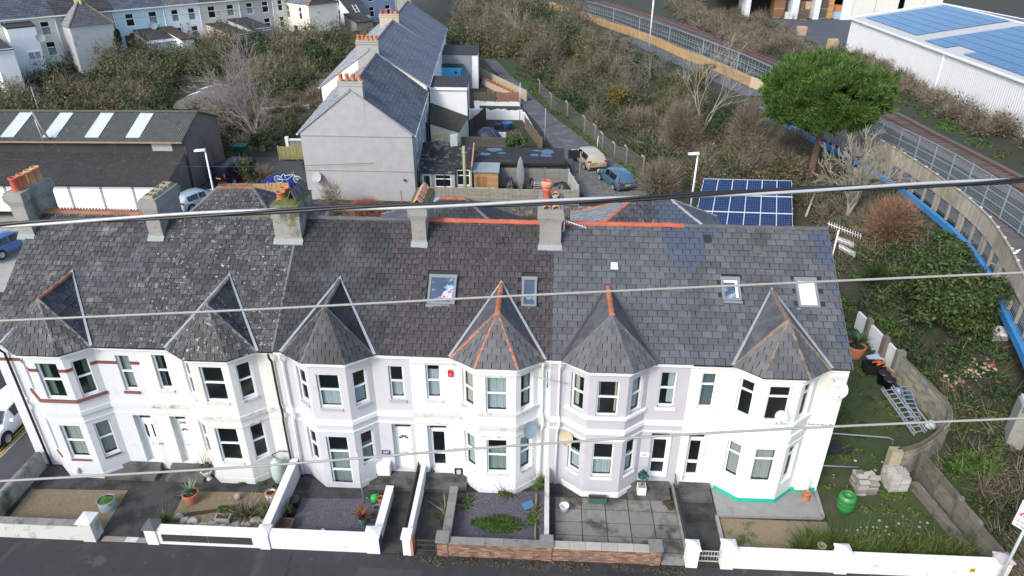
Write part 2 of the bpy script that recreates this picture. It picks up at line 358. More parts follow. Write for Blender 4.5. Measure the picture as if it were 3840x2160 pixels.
def slate_facet(roof, pts, wd, gauge, m, budget, name='slate', skip=None, th=.032, rnd=None, mpick=None, jit=.014):
    """lays slates in courses on a planar facet (pts[0]->pts[1] is the eave); budget pieces become objects, the rest one joined piece"""
    rnd = rnd or random.Random(5)
    P = [Vector(p) for p in pts]; o = P[0]; ux = (P[1]-P[0]).normalized(); nz = (P[1]-P[0]).cross(P[-1]-P[0]).normalized(); vy = nz.cross(ux)
    if nz.z < 0: nz = -nz; vy = nz.cross(ux)
    if vy.z < 0: vy = -vy
    loc = [((p-o).dot(ux), (p-o).dot(vy)) for p in P]
    area = sum(loc[i][0]*loc[(i+1)%len(loc)][1]-loc[(i+1)%len(loc)][0]*loc[i][1] for i in range(len(loc)))
    if area < 0: loc = loc[::-1]
    u0, u1 = min(p[0] for p in loc), max(p[0] for p in loc); v1 = max(p[1] for p in loc)
    ln = gauge*1.32; gp = .013; lf = .03; ang = math.atan2(lf, ln)
    B = Matrix((ux, vy, nz)).transposed(); rest = G(); cnt = 0; mm = {}
    R0 = (B @ Matrix.Rotation(-ang,3,'X')).to_euler()
    for j in range(int(v1/gauge)+1):
        v = j*gauge-.03
        u = u0-(wd*.5 if j%2 else 0)-rnd.random()*.0
        while u < u1:
            r = [(u+gp,v),(u+wd-gp,v),(u+wd-gp,v+ln),(u+gp,v+ln)]; q = r
            for i in range(len(loc)):
                q = clip(q, loc[i], loc[(i+1)%len(loc)]) if i or True else q
                if len(q) < 3: break
            if v < 0 and len(q) >= 3: q = [(a,(b-.0 if b > .001 else -.03)) for a,b in q]
            cu, cv = u+wd/2, v+gauge/2; w3 = o+ux*cu+vy*cv
            if len(q) >= 3 and not (skip and skip(w3)):
                ar = abs(sum(q[i][0]*q[(i+1)%len(q)][1]-q[(i+1)%len(q)][0]*q[i][1] for i in range(len(q))))/2
                if ar > .004:
                    mat_ = mpick(w3) if mpick else m
                    full = ar > .93*(wd-2*gp)*ln
                    dz = .05+rnd.uniform(0,jit)+.017*math.sin(w3.x*.8+1.4*math.sin(w3.y*.9))
                    if budget[0] > 0:
                        budget[0] -= 1
                        if full:
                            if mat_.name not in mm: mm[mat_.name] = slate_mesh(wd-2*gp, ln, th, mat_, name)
                            s_ = inst(name, mm[mat_.name], roof, o+ux*(u+gp)+vy*v+nz*dz, R0)
                            s_.rotation_euler.rotate_axis('Z', rnd.gauss(0,.008) if rnd.random()<.97 else rnd.gauss(0,.05))
                        else:
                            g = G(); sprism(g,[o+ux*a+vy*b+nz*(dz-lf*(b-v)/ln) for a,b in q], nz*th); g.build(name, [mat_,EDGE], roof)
                    else:
                        g = mm.setdefault('rest_'+mat_.name, (G(), mat_))[0]
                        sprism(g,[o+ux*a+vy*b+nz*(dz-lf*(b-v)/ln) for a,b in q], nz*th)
            u += wd
    for k, x in mm.items():
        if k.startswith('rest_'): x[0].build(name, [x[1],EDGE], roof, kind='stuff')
def hip_tiles(roof, p, q, r, ln, m, name='hip_tile', n=6, wob=.01, objs=True, lift=.0):
    p, q = Vector(p), Vector(q); d = q-p; k = max(1, round(d.length/ln)); dn = d.normalized()
    side = dn.cross(Vector((0,0,1))).normalized(); up = side.cross(dn)
    rest = G()
    for i in range(k):
        a = p+d*(i/k)-dn*.02; b = p+d*((i+1)/k)+dn*.01
        g = G() if objs else rest
        V = []; F = []
        wx = random.uniform(-wob,wob); a = a+up*random.uniform(-.012,.012); b = b+up*random.uniform(-.012,.012)
        for e,(c,rr) in enumerate(((a,r*1.08),(b,r*.95))):
            for t in range(n+1):
                th = math.pi*(-.08+1.16*t/n)
                V.append(c+side*(rr*math.cos(th)+wx)+up*(rr*math.sin(th)*.85-.02+lift))
        for t in range(n): F.append((t,t+1,n+1+t+1,n+1+t))
        F.append(tuple(range(n+1))[::-1]); F.append(tuple(range(n+1,2*n+2)))
        g.add(V,F,False)
        if objs: g.build(name, m, roof)
    if not objs: rest.build(name, m, roof, kind='stuff')
def window(parent, c, ud, w, h, rec=.0, curtain=None, top=.42, style='sash', fr=.065, pane=PANE, net=None, low=None, door=False):
    """c: centre of the sill line on the frame plane; ud: unit vector along the wall; outward normal = ud x up"""
    ud = Vector(ud).normalized(); nd = ud.cross(Vector((0,0,1))); c = Vector(c)-nd*rec
    def Q(a,b,z): return c+ud*a+nd*b+Vector((0,0,z))
    def bx(g,a0,a1,b0,b1,z0,z1):
        g.add([Q(a0,b0,z0),Q(a1,b0,z0),Q(a1,b1,z0),Q(a0,b1,z0),Q(a0,b0,z1),Q(a1,b0,z1),Q(a1,b1,z1),Q(a0,b1,z1)],[(3,2,1,0),(4,5,6,7),(0,1,5,4),(1,2,6,5),(2,3,7,6),(3,0,4,7)])
    g = G(); H2 = w/2; zt = h*(1-top)
    bx(g,-H2,-H2+fr,-.05,.03,0,h); bx(g,H2-fr,H2,-.05,.03,0,h); bx(g,-H2+fr,H2-fr,-.05,.03,0,fr); bx(g,-H2+fr,H2-fr,-.05,.03,h-fr,h)
    if style != 'single': bx(g,-H2+fr,H2-fr,-.05,.035,zt-fr*.55,zt+fr*.55)
    if style == 'mullion': bx(g,-fr/2,fr/2,-.05,.03,fr,zt)
    if low: bx(g,-H2+fr,H2-fr,-.05,.035,low-fr*.6,low+fr*.6)
    f = g.build('window', WHITE, parent)
    p = G()
    zs = [fr]+([low] if low else [])+([zt] if style!='single' else [])+[h-fr]
    for a,b in zip(zs,zs[1:]): p.add([Q(-H2+fr,-.012,a),Q(H2-fr,-.012,a),Q(H2-fr,-.012,b),Q(-H2+fr,-.012,b)],[(0,1,2,3)])
    p.build('pane', pane, f)
    if curtain:
        mt, spans, z0, z1 = curtain
        q = G()
        for a,b in spans:
            n = max(4,int((b-a)*w/.045)); V = []; F = []
            for i in range(n+1):
                x = -H2+fr+(w-2*fr)*(a+(b-a)*i/n); dy = -.1-.022*(1+math.sin(i*1.9)+.5*math.sin(i*.7))
                V += [Q(x,dy,z0*h),Q(x,dy,z1*h)]
            F = [(2*i,2*i+2,2*i+3,2*i+1) for i in range(n)]
            q.add(V,F,True)
        q.build('curtain', mt, f)
    return f
def panel(g, p, q, z0, z1, holes=(), dep=.2, bot=None):
    """vertical wall from p to q (plan), z0..z1 with rectangular recessed openings (u0,u1,za,zb[,depth])"""
    p, q = Vector((*p,0)), Vector((*q,0)); ud = (q-p).normalized(); L = (q-p).length; nd = ud.cross(Vector((0,0,1)))
    us = sorted({0,L,*[h[0] for h in holes],*[h[1] for h in holes]}); zz = sorted({z0,z1,*[h[2] for h in holes],*[h[3] for h in holes]})
    def Q(u,z,d=0): return p+ud*u-nd*d+Vector((0,0,z))
    for a,b in zip(us,us[1:]):
        for c,d in zip(zz,zz[1:]):
            if any(h[0]-1e-6<=a and b<=h[1]+1e-6 and h[2]-1e-6<=c and d<=h[3]+1e-6 for h in holes): continue
            g.add([Q(a,c),Q(b,c),Q(b,d),Q(a,d)],[(0,1,2,3)])
    for h in holes:
        u0,u1,a,b = h[:4]; D = h[4] if len(h)>4 else dep
        g.add([Q(u0,a),Q(u0,b),Q(u0,b,D),Q(u0,a,D)],[(0,1,2,3)]); g.add([Q(u1,a),Q(u1,a,D),Q(u1,b,D),Q(u1,b)],[(0,1,2,3)])
        g.add([Q(u0,b),Q(u1,b),Q(u1,b,D),Q(u0,b,D)],[(0,1,2,3)]); g.add([Q(u0,a,D),Q(u1,a,D),Q(u1,a),Q(u0,a)],[(0,1,2,3)])
def render(name, col, **kw): return mat(name, col, .85, .06, 1.2, bump=.12, bscale=60, **kw)
def strip(g, pts, z0, z1, out):
    """moulding of constant section following a plan polyline; outward is to the right of travel"""
    P = [Vector((*p,0)) for p in pts]; n = len(P); off = []
    for i in range(n):
        ns = []
        if i: ns.append((P[i]-P[i-1]).normalized().cross(Vector((0,0,1))))
        if i < n-1: ns.append((P[i+1]-P[i]).normalized().cross(Vector((0,0,1))))
        b = sum(ns,Vector())/len(ns); b = b.normalized()/max(.5,b.normalized().dot(ns[0])); off.append(b)
    for i in range(n-1):
        a,b = P[i],P[i+1]; oa,ob = off[i]*out,off[i+1]*out; ia,ib = -off[i]*.02,-off[i+1]*.02
        V = []
        for z in (z0,z1): V += [a+ia+Vector((0,0,z)),b+ib+Vector((0,0,z)),b+ob+Vector((0,0,z)),a+oa+Vector((0,0,z))]
        g.add(V,[(3,2,1,0),(4,5,6,7),(0,1,5,4),(1,2,6,5),(2,3,7,6),(3,0,4,7)])
EZ, EY, RZ, RY = 7.085, -.29, 10.88, 5.07
SLP = (RZ-EZ)/(RY-EY)
def roofz(y): return EZ+SLP*(y-EY)
CURT = {'teal': mat('curtain_teal',(.36,.42,.41),.9,.08,4), 'grey': mat('curtain_grey',(.5,.5,.47),.9,.08,4), 'red': mat('curtain_red',(.1,.012,.015),.9,.1,4),
        'net': mat('net_curtain',(.55,.62,.66),.9,.1,6), 'green': mat('curtain_green',(.2,.26,.2),.9,.1,4), 'lace': mat('lace',(.4,.46,.45),.9,.5,14), 'cream': mat('curtain_cream',(.6,.58,.5),.9,.08,4), 'blind': mat('blind',(.16,.22,.24),.8,.05)}
LICH = (((.36,.36,.34),13,.745,.03),((.22,.21,.19),1.1,.58,.2),((.3,.2,.04),5,.76,.03),((.05,.055,.025),2.7,.66,.08))
SL = {
 'old': mat('slate_old',(.05,.053,.056),.7,.3,3,rnd=.42,bump=.3,bscale=25,stains=LICH+(((.22,.23,.24),5,.6,.08,(3,.8,.8)),)),
 'old2': mat('slate_lichen',(.05,.052,.052),.7,.35,3,rnd=.45,bump=.3,bscale=25,stains=(((.33,.33,.33),7,.6,.06),((.4,.4,.38),13,.745,.03),((.22,.19,.15),1.5,.64,.12),((.3,.19,.05),4,.75,.03),((.05,.05,.025),2.7,.66,.08))),
 'dark': mat('slate_dark',(.025,.027,.029),.65,.2,3,rnd=.32,bump=.25,bscale=25,stains=(((.13,.13,.14),5,.66,.06,(3,.8,.8)),((.08,.085,.09),.5,.55,.2))),
 'brown': mat('tile_brown',(.042,.037,.037),.65,.18,3,rnd=.22,bump=.2,bscale=25,stains=(((.18,.17,.18),6,.6,.08,(3.5,.7,.7)),)),
 'grey': mat('slate_grey',(.082,.087,.094),.65,.2,3,rnd=.2,bump=.25,bscale=25,stains=(((.055,.058,.062),.8,.54,.2),((.2,.22,.23),9,.66,.08))),
 'grey2': mat('slate_grey_worn',(.083,.088,.094),.65,.22,3,rnd=.24,bump=.25,bscale=25,stains=(((.05,.05,.05),.7,.53,.18),((.27,.27,.26),8,.68,.06))),
 'new': mat('slate_new',(.06,.075,.105),.55,.1,3,rnd=.1),
}
HOUSES = []
def house(name, label, x0, x1, cx, st):
    hs = thing(name, label, 'house', ((x0+x1)/2,0,0), group='row of bay fronted terraced houses'); HOUSES.append(hs)
    wm = st['wall']; zt = EZ-.12; lo = st.get('lo',(1.25,3.1)); up = st.get('up',(4.68,6.42)); R = .22
    g = G(); xl, xr = cx-1.72, cx+1.72
    dx0,dx1 = st['door']; wx0,wx1 = st['win']; dz0 = .42
    segs = []
    if xl-x0 > .05: segs.append((x0,xl))
    if x1-xr > .05: segs.append((xr,x1))
    for a,b in segs:
        hol = []
        if a <= dx0 and dx1 <= b: hol.append((dx0-a,dx1-a,dz0,3.2,.38))
        if a <= wx0 and wx1 <= b: hol.append((wx0-a,wx1-a,up[0]-.04,up[1]+.05,R))
        panel(g,(a,0),(b,0),0 if not hol else dz0-.42,zt,hol,R)
    B = [(xl,0),(cx-.8,-.75),(cx+.8,-.75),(xr,0)]
    ww = st.get('ww',.94); sw = .66; sl = math.hypot(.92,.75)
    for k in range(3):
        L = 1.6 if k == 1 else sl; h = (ww if k == 1 else sw)/2
        l0 = st.get('lo_front',lo) if k == 1 else lo
        panel(g,B[k],B[k+1],0,zt,[(L/2-h,L/2+h,l0[0]-.05,l0[1]+.04),(L/2-h,L/2+h,up[0]-.05,up[1]+.04)],R)
    # party and rear walls keep the rooms dark
    g.add([(x0,0,0),(x0,8.4,0),(x0,8.4,zt),(x0,RY,RZ-.1),(x0,0,zt)],[(0,1,2,3,4)]); g.add([(x1,0,0),(x1,8.4,0),(x1,8.4,zt),(x1,RY,RZ-.1),(x1,0,zt)],[(4,3,2,1,0)])
    g.add([(x0,8.4,0),(x1,8.4,0),(x1,8.4,zt),(x0,8.4,zt)],[(3,2,1,0)])
    wl_ = g.build('wall', wm, hs)
    fl = G().box(x0+.05,x1-.05,.45,8.3,3.55,3.7); fl.box(cx-.7,cx+.7,-.5,.45,3.55,3.7); fl.box(x0+.05,x1-.05,2.6,2.65,0,7); fl.box(x0+.05,x1-.05,.42,8.3,.35,.45); fl.build('floor', mat('dim_interior',(.17,.15,.13),.9,.3,1), hs)
    # mouldings
    tr = st.get('trim', wm); g = G(); line = [(x0,0)]+B+[(x1,0)]
    strip(g,line,3.72,3.92,.07); strip(g,line,3.66,3.72,.035); g.build('string_course', tr, hs); g = G(); strip(g,line,3.30,3.36,.03); g.build('moulding', tr, hs)
    if st.get('cornice'): g = G(); strip(g,line,6.52,6.6,.05); g.build('cornice', tr, hs)
    g = G(); strip(g,line,zt-.14,zt+.06,.13); g.build('fascia', st.get('fascia',WHITE), hs)
    g = G(); strip(g,line,EZ-.08,EZ+.0,.27); g.build('gutter', st['gutter'], hs)
    g = G(); strip(g,B,-.02,st.get('pl',.32),.025)
    if st.get('plx'): 
        strip(g,[(xr,0),(x1,0)],-.02,.36,.02)
    g.build('plinth', st.get('plinth',wm), hs)
    if st.get('brick'):   # painted red bands
        g = G(); strip(g,line[:2],6.02,6.17,.025)
        for k in range(3):
            a,b = Vector(B[k]),Vector(B[k+1]); L=(b-a).length; u=(b-a)/L; h=(ww if k==1 else sw)/2
            for s0,s1 in ((0,L/2-h),(L/2+h,L)): strip(g,[a+u*s0,a+u*s1],6.02,6.17,.025)
        strip(g,[(xr,0),(wx0,0)],6.02,6.17,.025); strip(g,[(wx1,0),(x1,0)],6.02,6.17,.025)
        g.build('painted_band', mat('maroon_paint',(.17,.05,.045),.7,.1), hs)
    # sills
    sm_ = st.get('sill',tr)
    if st.get('bandsill'): g = G(); strip(g,B,up[0]-.19,up[0]-.06,.09); g.build('sill',sm_,hs)
    for a,b in zip(B,B[1:]):
        a,b = Vector(a),Vector(b); L=(b-a).length; u=(b-a)/L; h=(ww if L>1.5 else sw)/2
        if not st.get('bandsill'): g = G(); strip(g,[a+u*(L/2-h),a+u*(L/2+h)],up[0]-.15,up[0]-.055,.06); g.build('sill',sm_,hs)
        if st.get('losill',True): g = G(); strip(g,[a+u*(L/2-h),a+u*(L/2+h)],lo[0]-.15,lo[0]-.055,.05); g.build('sill',sm_,hs)
    g = G(); strip(g,[(wx0-.06,0),(wx1+.06,0)],up[0]-.15,up[0]-.045,.08)
    g.build('sill', st.get('sill',tr), hs)
    # windows
    cu = st.get('cu',{})
    for k in range(3):
        a,b = Vector((*B[k],0)),Vector((*B[k+1],0)); mid = (a+b)/2; w_ = ww if k==1 else sw
        l0 = st.get('lo_front',lo) if k == 1 else lo
        window(hs,(mid.x,mid.y,up[0]-.03),b-a,w_-.02,up[1]-up[0]+.05,.13,cu.get('u%d'%k),st.get('top',.47))
        window(hs,(mid.x,mid.y,l0[0]-.03),b-a,w_-.02,l0[1]-l0[0]+.05,.13,cu.get('l%d'%k),st.get('ltop',st.get('top',.47)) if k!=1 or 'lo_front' not in st else .3,low=st.get('low') if k==1 else None)
    window(hs,((wx0+wx1)/2,0,up[0]-.02),(1,0,0),wx1-wx0-.02,up[1]-up[0]+.05,.14,cu.get('w'),st.get('wtop',.47),fr=st.get('wfr',.065))
    # door
    dw = dx1-dx0; cxd = (dx0+dx1)/2; y = .3; g = G(); fr = .07
    g.box(dx0+.0,dx0+fr,y,y+.08,dz0,3.18); g.box(dx1-fr,dx1,y,y+.08,dz0,3.18); g.box(dx0+fr,dx1-fr,y,y+.08,2.72,2.8); g.box(dx0+fr,dx1-fr,y,y+.08,3.11,3.18)
    g.box(dx0+fr,dx1-fr,y,y+.08,dz0,dz0+.05)
    df = g.build('door_frame', WHITE, hs)
    G().add([(dx0+fr,y+.04,2.8),(dx1-fr,y+.04,2.8),(dx1-fr,y+.04,3.11),(dx0+fr,y+.04,3.11)],[(0,1,2,3)]).build('pane', PANE, df)
    a,b = dx0+fr+.01,dx1-fr-.01; d = st['dstyle']; g = G(); z0,z1 = dz0+.06,2.71
    if d == 'glazed':
        f2 = .11
        g.box(a,a+f2,y+.01,y+.06,z0,z1); g.box(b-f2,b,y+.01,y+.06,z0,z1); g.box(a+f2,b-f2,y+.01,y+.06,z0,z0+.2); g.box(a+f2,b-f2,y+.01,y+.06,z1-.1,z1); g.box(a+f2,b-f2,y+.01,y+.06,1.3,1.46)
        dr = g.build('door', WHITE, hs); p = G()
        for q0,q1 in ((z0+.2,1.3),(1.46,z1-.1)): p.add([(a+f2,y+.035,q0),(b-f2,y+.035,q0),(b-f2,y+.035,q1),(a+f2,y+.035,q1)],[(0,1,2,3)])
        p.build('pane', PANE, dr); G().box(cxd-.12,cxd+.12,y-.005,y+.01,1.35,1.41).build('letter_box', WHITE, dr)
    else:
        g.box(a,b,y+.01,y+.06,z0,z1); m_ = (a+b)/2; q = (b-a)/2
        for s in (-1,1):
            for za,zb in ((z0+.15,z0+.85),)+(((1.5,1.75),) if d=='fan' else ()):
                c0,c1 = sorted((m_+s*.07,m_+s*(q-.09))); g.box(c0,c1,y-.004,y+.012,za,zb); 
        dr = g.build('door', WHITE, hs); p = G()
        if d == 'slots':
            for s in (-1,1): p.add([(m_+s*.16-.055,y+.005,1.75),(m_+s*.16+.055,y+.005,1.62),(m_+s*.16+.055,y+.005,2.4),(m_+s*.16-.055,y+.005,2.5)],[(0,1,2,3)])
        else:
            n = 8; r = q-.12
            for i in range(4):
                t0,t1 = math.pi*(i+.08)/4, math.pi*(i+.92)/4
                p.add([(m_+r*.35*math.cos(t0),y+.005,2.12+r*.35*math.sin(t0)),(m_+r*math.cos(t0),y+.005,2.12+r*math.sin(t0)),(m_+r*math.cos(t1),y+.005,2.12+r*math.sin(t1)),(m_+r*.35*math.cos(t1),y+.005,2.12+r*.35*math.sin(t1))],[(0,1,2,3)])
        p.build('door_glass', mat('dark_glass',(.03,.035,.045),.15,.05), dr)
        G().box(m_-.13,m_+.13,y-.005,y+.011,1.28,1.34).build('letter_box', GREYM, dr)
        G().tube([(b-.06,y-.03,1.45),(b-.06,y-.03,1.6)],.015,5).build('handle', GREYM, dr)
    # steps
    g = G(); s0,s1 = st.get('steps',(dx0-.5,dx1+.3)); g.box(s0,s1,-.25,.3,0,.41); g.box(s0,s1,-.85,-.25,0,.2)
    g.build('doorstep', st.get('stepm',mat('step_dark',(.1,.098,.09),.9,.25,2.5,bump=.25,stains=(((.035,.036,.03),1.2,.48,.15),((.16,.155,.14),2.2,.62,.12)))), hs)
    # downpipe(s)
    for px,pm,zz0 in st.get('pipes',()):
        g = G().tube([(px,-.32,EZ-.1),(px,-.3,EZ-.3),(px,-.12,EZ-.6),(px,-.12,4.2),(px+.06,-.18,3.95),(px+.06,-.18,3.55),(px,-.12,3.3),(px,-.12,zz0)],.05,8)
        g.build('downpipe', pm, hs)
    # roof
    deck = G(); mdk = mat('roof_felt',(.03,.03,.03),.9,.1)
    deck.add([(x0,EY,EZ),(x1,EY,EZ),(x1,RY,RZ),(x0,RY,RZ)],[(0,1,2,3)]); deck.add([(x0,RY,RZ),(x1,RY,RZ),(x1,10.4,EZ),(x0,10.4,EZ)],[(0,1,2,3)])
    deck.add([(x0,EY,EZ-.02),(x0,RY,RZ-.02),(x0,10.4,EZ-.02)],[(0,1,2)]); deck.add([(x1,EY,EZ-.02),(x1,10.4,EZ-.02),(x1,RY,RZ-.02)],[(0,1,2)])
    roof = deck.build('roof', mdk, hs)
    lean = st.get('lean',0); EL=(cx-1.92,EY-.02,EZ+.0); ER=(cx+1.92,EY-.02,EZ); FL=(cx-.9,-1.0,EZ); FR=(cx+.9,-1.0,EZ); A=(cx+lean*.4,.13,9.07); Bk=(cx,2.52,roofz(2.52))
    budget = [292]; sk = st['slate']; wd,ga = st.get('sw',(.4,.31))
    bsk = st.get('bay',sk); bw = st.get('bsw',(.34,.3)); rb = random.Random(int(x0*10))
    bay = G().add([EL,FL,FR,ER,A,Bk],[(0,1,4),(1,2,4),(2,3,4),(0,4,5),(4,3,5)]).build('bay_roof', mdk, hs)
    for pts in ((FL,FR,A),(EL,FL,A),(FR,ER,A)): slate_facet(bay,pts,*bw,bsk,budget,rnd=rb)
    # return slopes: coursed horizontally
    for pts in ((EL,A,Bk),(ER,Bk,A)):
        P=[Vector(p) for p in pts]; e = Vector(EL if pts[0]==EL else ER); q = Vector((e.x,e.y+2.81,e.z))
        n_ = (P[1]-P[0]).cross(P[2]-P[0]).normalized(); dirh = n_.cross(Vector((0,0,1))).normalized()
        if dirh.y < 0: dirh = -dirh
        t = e+dirh*2.4
        slate_return(bay,e,dirh,P,bw,bsk,budget,rb)
    tri = [Vector(EL).xy,Vector(ER).xy,Vector(Bk).xy]
    def skip(p):
        f = (p.y-EY)/(Bk[1]-EY); 
        if 0 <= f < 1 and abs(p.x-cx) < 1.92*(1-f)-.42: return True
        return any(a-.05<p.x<b+.05 and c-.05<p.y<d+.05 for a,b,c,d in st.get('sky',()))
    slate_facet(roof,[(x0,EY,EZ),(x1,EY,EZ),(x1,RY,RZ),(x0,RY,RZ)],wd,ga,sk,budget,skip=skip,rnd=rb,mpick=st.get('mpick'),name=st.get('piece','slate'))
    hm,hr,hl = st['hip']
    for p in (FL,FR): hip_tiles(bay,p,A,hr,hl,hm,lift=.02)
    for p in (EL,ER): hip_tiles(bay,p,A,hr,hl,hm,lift=.02)
    rm = st.get('bridge',(hm,hr*1.2,hl)); hip_tiles(bay,A,(Bk[0],Bk[1]-.05,Bk[2]+.02),rm[1],rm[2],rm[0],'ridge_tile',lift=.04)
    g = G()
    for p in (EL,ER):
        p,q = Vector(p),Vector(Bk); s = -1 if p.x < cx else 1; n_ = Vector((0,-SLP,1)).normalized()*.1
        g.prism([p+n_+Vector((s*.02,0,0)),q+n_,q+n_+Vector((0,.13,.09)),p+n_+Vector((s*.13,.03,.022))],n_*.15)
    g.build('valley_flashing', st.get('valley',LEAD), bay)
    r_ = st['ridge']; hip_tiles(roof,(x0+.02,RY,RZ+.02),(x1,RY,RZ+.02),r_[1],r_[2],r_[0],'ridge_tile',lift=.05)
    if st.get('crest'):
        g = G()
        for k in range(int((x1-x0-.6)/.15)): 
            x = x0+.5+k*.15; g.prism([(x-.07,RY,RZ+.15),(x+.07,RY,RZ+.15),(x+.04,RY,RZ+.24),(x,RY,RZ+.29),(x-.04,RY,RZ+.24)],(0,.05,0))
        g.build('ridge_crest', r_[0], roof)
    return hs, roof
def slate_return(bay, e, dirh, P, bw, m, budget, rnd):
    far = e+dirh*3.2; n_ = (P[1]-P[0]).cross(P[2]-P[0]).normalized()
    if n_.z < 0: n_ = -n_
    vy = n_.cross(dirh); vy = vy if vy.z > 0 else -vy
    lo = min(0,*[(p-e).dot(dirh) for p in P]); o = e+dirh*lo
    loc = [((p-o).dot(dirh),(p-o).dot(vy)) for p in P]
    ar = sum(loc[i][0]*loc[(i+1)%3][1]-loc[(i+1)%3][0]*loc[i][1] for i in range(3))
    if ar < 0: loc = loc[::-1]
    wd, ga = bw; ln = ga*1.3
    for j in range(int(max(p[1] for p in loc)/ga)+1):
        u = -(wd/2 if j%2 else 0)
        while u < max(p[0] for p in loc):
            q = [(u+.012,j*ga),(u+wd-.012,j*ga),(u+wd-.012,j*ga+ln),(u+.012,j*ga+ln)]
            for i in range(3):
                q = clip(q,loc[i],loc[(i+1)%3])
                if len(q) < 3: break
            if len(q) >= 3:
                a2 = abs(sum(q[i][0]*q[(i+1)%len(q)][1]-q[(i+1)%len(q)][0]*q[i][1] for i in range(len(q))))/2
                if a2 > .008:
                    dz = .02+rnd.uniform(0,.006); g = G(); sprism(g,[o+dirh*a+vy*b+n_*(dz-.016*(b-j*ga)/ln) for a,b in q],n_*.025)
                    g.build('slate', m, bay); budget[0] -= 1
            u += wd
# ---------------------------------------------------------------- the six houses
XB = [2.0,8.35,14.5,20.2,26.2,32.0,38.35]
full = lambda k,a=.05,b=.95: (CURT[k],[(0,1)],a,b)
sides = lambda k,f=.2: (CURT[k],[(0,f),(1-f,1)],.05,.95)
left_ = lambda k,f=.4: (CURT[k],[(0,f)],.05,.95)
right_ = lambda k,f=.4: (CURT[k],[(1-f,1)],.05,.95)
half = lambda k,f=.48: (CURT[k],[(0,1)],.04,f)
MORT = mat('fillet_mortar',(.2,.195,.18),.9,.25,6,rnd=.15,bump=.3,stains=(((.08,.08,.07),4,.55,.15),))
MORTD = mat('fillet_dark',(.12,.12,.115),.9,.25,6,rnd=.15,bump=.3,stains=(((.22,.21,.19),5,.6,.15),))
CLAY = mat('clay_tile',(.4,.135,.065),.75,.15,6,rnd=.14,stains=(((.2,.12,.08),4,.6,.15),((.4,.27,.04),5,.7,.05)))
CLAYR = mat('clay_red',(.4,.1,.055),.75,.15,6,rnd=.16,stains=(((.22,.07,.045),4,.58,.15),((.45,.3,.04),5,.73,.04)))
CLAYB = mat('clay_brown',(.2,.14,.09),.8,.15,6,rnd=.12,stains=(((.3,.28,.24),7,.63,.08),))
CLAYO = mat('clay_old',(.25,.11,.07),.8,.2,6,rnd=.2,stains=(((.12,.09,.06),4,.52,.15),((.45,.32,.04),4,.66,.06)))
RDG = mat('ridge_grey',(.085,.088,.092),.8,.15,5,rnd=.12,stains=(((.4,.32,.03),4.5,.68,.04),((.2,.2,.19),7,.63,.08)))
W245 = render('render_pale_blue',(.56,.585,.595),stains=(((.4,.43,.44),1.2,.6,.2),((.3,.3,.28),2,.67,.08,(1.5,1.5,.5))))
W246 = render('render_cream',(.6,.61,.585),stains=(((.45,.43,.33),.9,.57,.2,(2,2,.4)),((.3,.28,.21),2.2,.66,.08,(1.5,1.5,.5))))
W247 = render('render_lilac',(.49,.495,.52),stains=(((.37,.39,.43),1.1,.58,.2),((.3,.3,.31),2.4,.68,.08,(1.6,1.6,.5))))
W249 = render('render_white',(.66,.68,.68),stains=(((.45,.44,.4),1.5,.64,.12,(1.8,1.8,.6)),((.25,.24,.2),3,.7,.06)))
W251 = render('render_lilac_grey',(.44,.435,.465),stains=(((.35,.35,.38),1.2,.6,.15,(1.8,1.8,.5)),))
W253 = render('render_ivory',(.68,.7,.64),stains=(((.6,.6,.52),1,.6,.2),))
OFFW = mat('off_white_paint',(.76,.76,.73),.7,.05,2,stains=(((.45,.43,.38),3,.66,.1),))
SKY4 = [(20.75,22.05,1.6,2.85),(24.8,25.55,1.6,2.85),(33.35,34.25,2.05,3.05),(36.5,37.5,1.85,3.1)]
def pk247(p): return SL['dark'] if p.x < 19.3-.12*(p.y) else SL['brown']
def pk251(p):
    if p.x > 30.95-(0) and p.y > 3.0 and p.x > 31.9-(p.y-2.9)*.62: return SL['new']
    return SL['grey']
def pk253(p):
    if p.y > 3.0 and p.x < 32.25+(p.y-2.7)*.5: return SL['new']
    if p.x > 37.55 and (p.y > 3.5 or (p.x > 37.95 and math.sin(p.y*9.3+p.x*3) > -.1)): return SL['new']
    return SL['grey2']
H245,R245 = house('terraced_house','pale blue house at the left end, maroon painted bands and sills round its bay',XB[0],XB[1],4.75,dict(wall=W245,door=(7.28,8.1),win=(7.35,7.95),gutter=BLK,dstyle='slots',slate=SL['old'],sw=(.38,.255),bay=SL['old'],hip=(MORT,.07,.6),ridge=(CLAYO,.13,.45),crest=True,brick=True,bandsill=True,sill=mat('maroon_sill',(.19,.07,.06),.75,.1),
   trim=W245,cu=dict(u1=left_('green',.38),u2=right_('green',.4),l1=full('grey'),l2=full('grey'),w=full('lace'),l0=full('grey')),pipes=((2.55,BLK,.1),),steps=(5.6,8.0),lo=(1.2,3.05),up=(4.62,6.42),bridge=(CLAYO,.1,.5)))
H246,R246 = house('terraced_house','cream rendered house with stained walls and plain deep window reveals',XB[1],XB[2],11.9,dict(wall=W246,trim=mat('trim_grimy',(.56,.56,.53),.8,.08,2,stains=(((.24,.23,.19),2.6,.54,.14),((.4,.38,.33),5,.6,.1))),door=(8.98,9.72),win=(8.98,9.55),gutter=BLK,dstyle='fan',slate=SL['old2'],sw=(.38,.255),bay=SL['old2'],hip=(MORT,.075,.6),ridge=(MORTD,.12,.45),
   cu=dict(w=(CURT['blind'],[(0,.35)],.0,.9)),pipes=((14.3,BLK,.1),),steps=(8.5,10.3),lo=(1.35,3.2),up=(4.75,6.5),losill=True,ww=1.0))
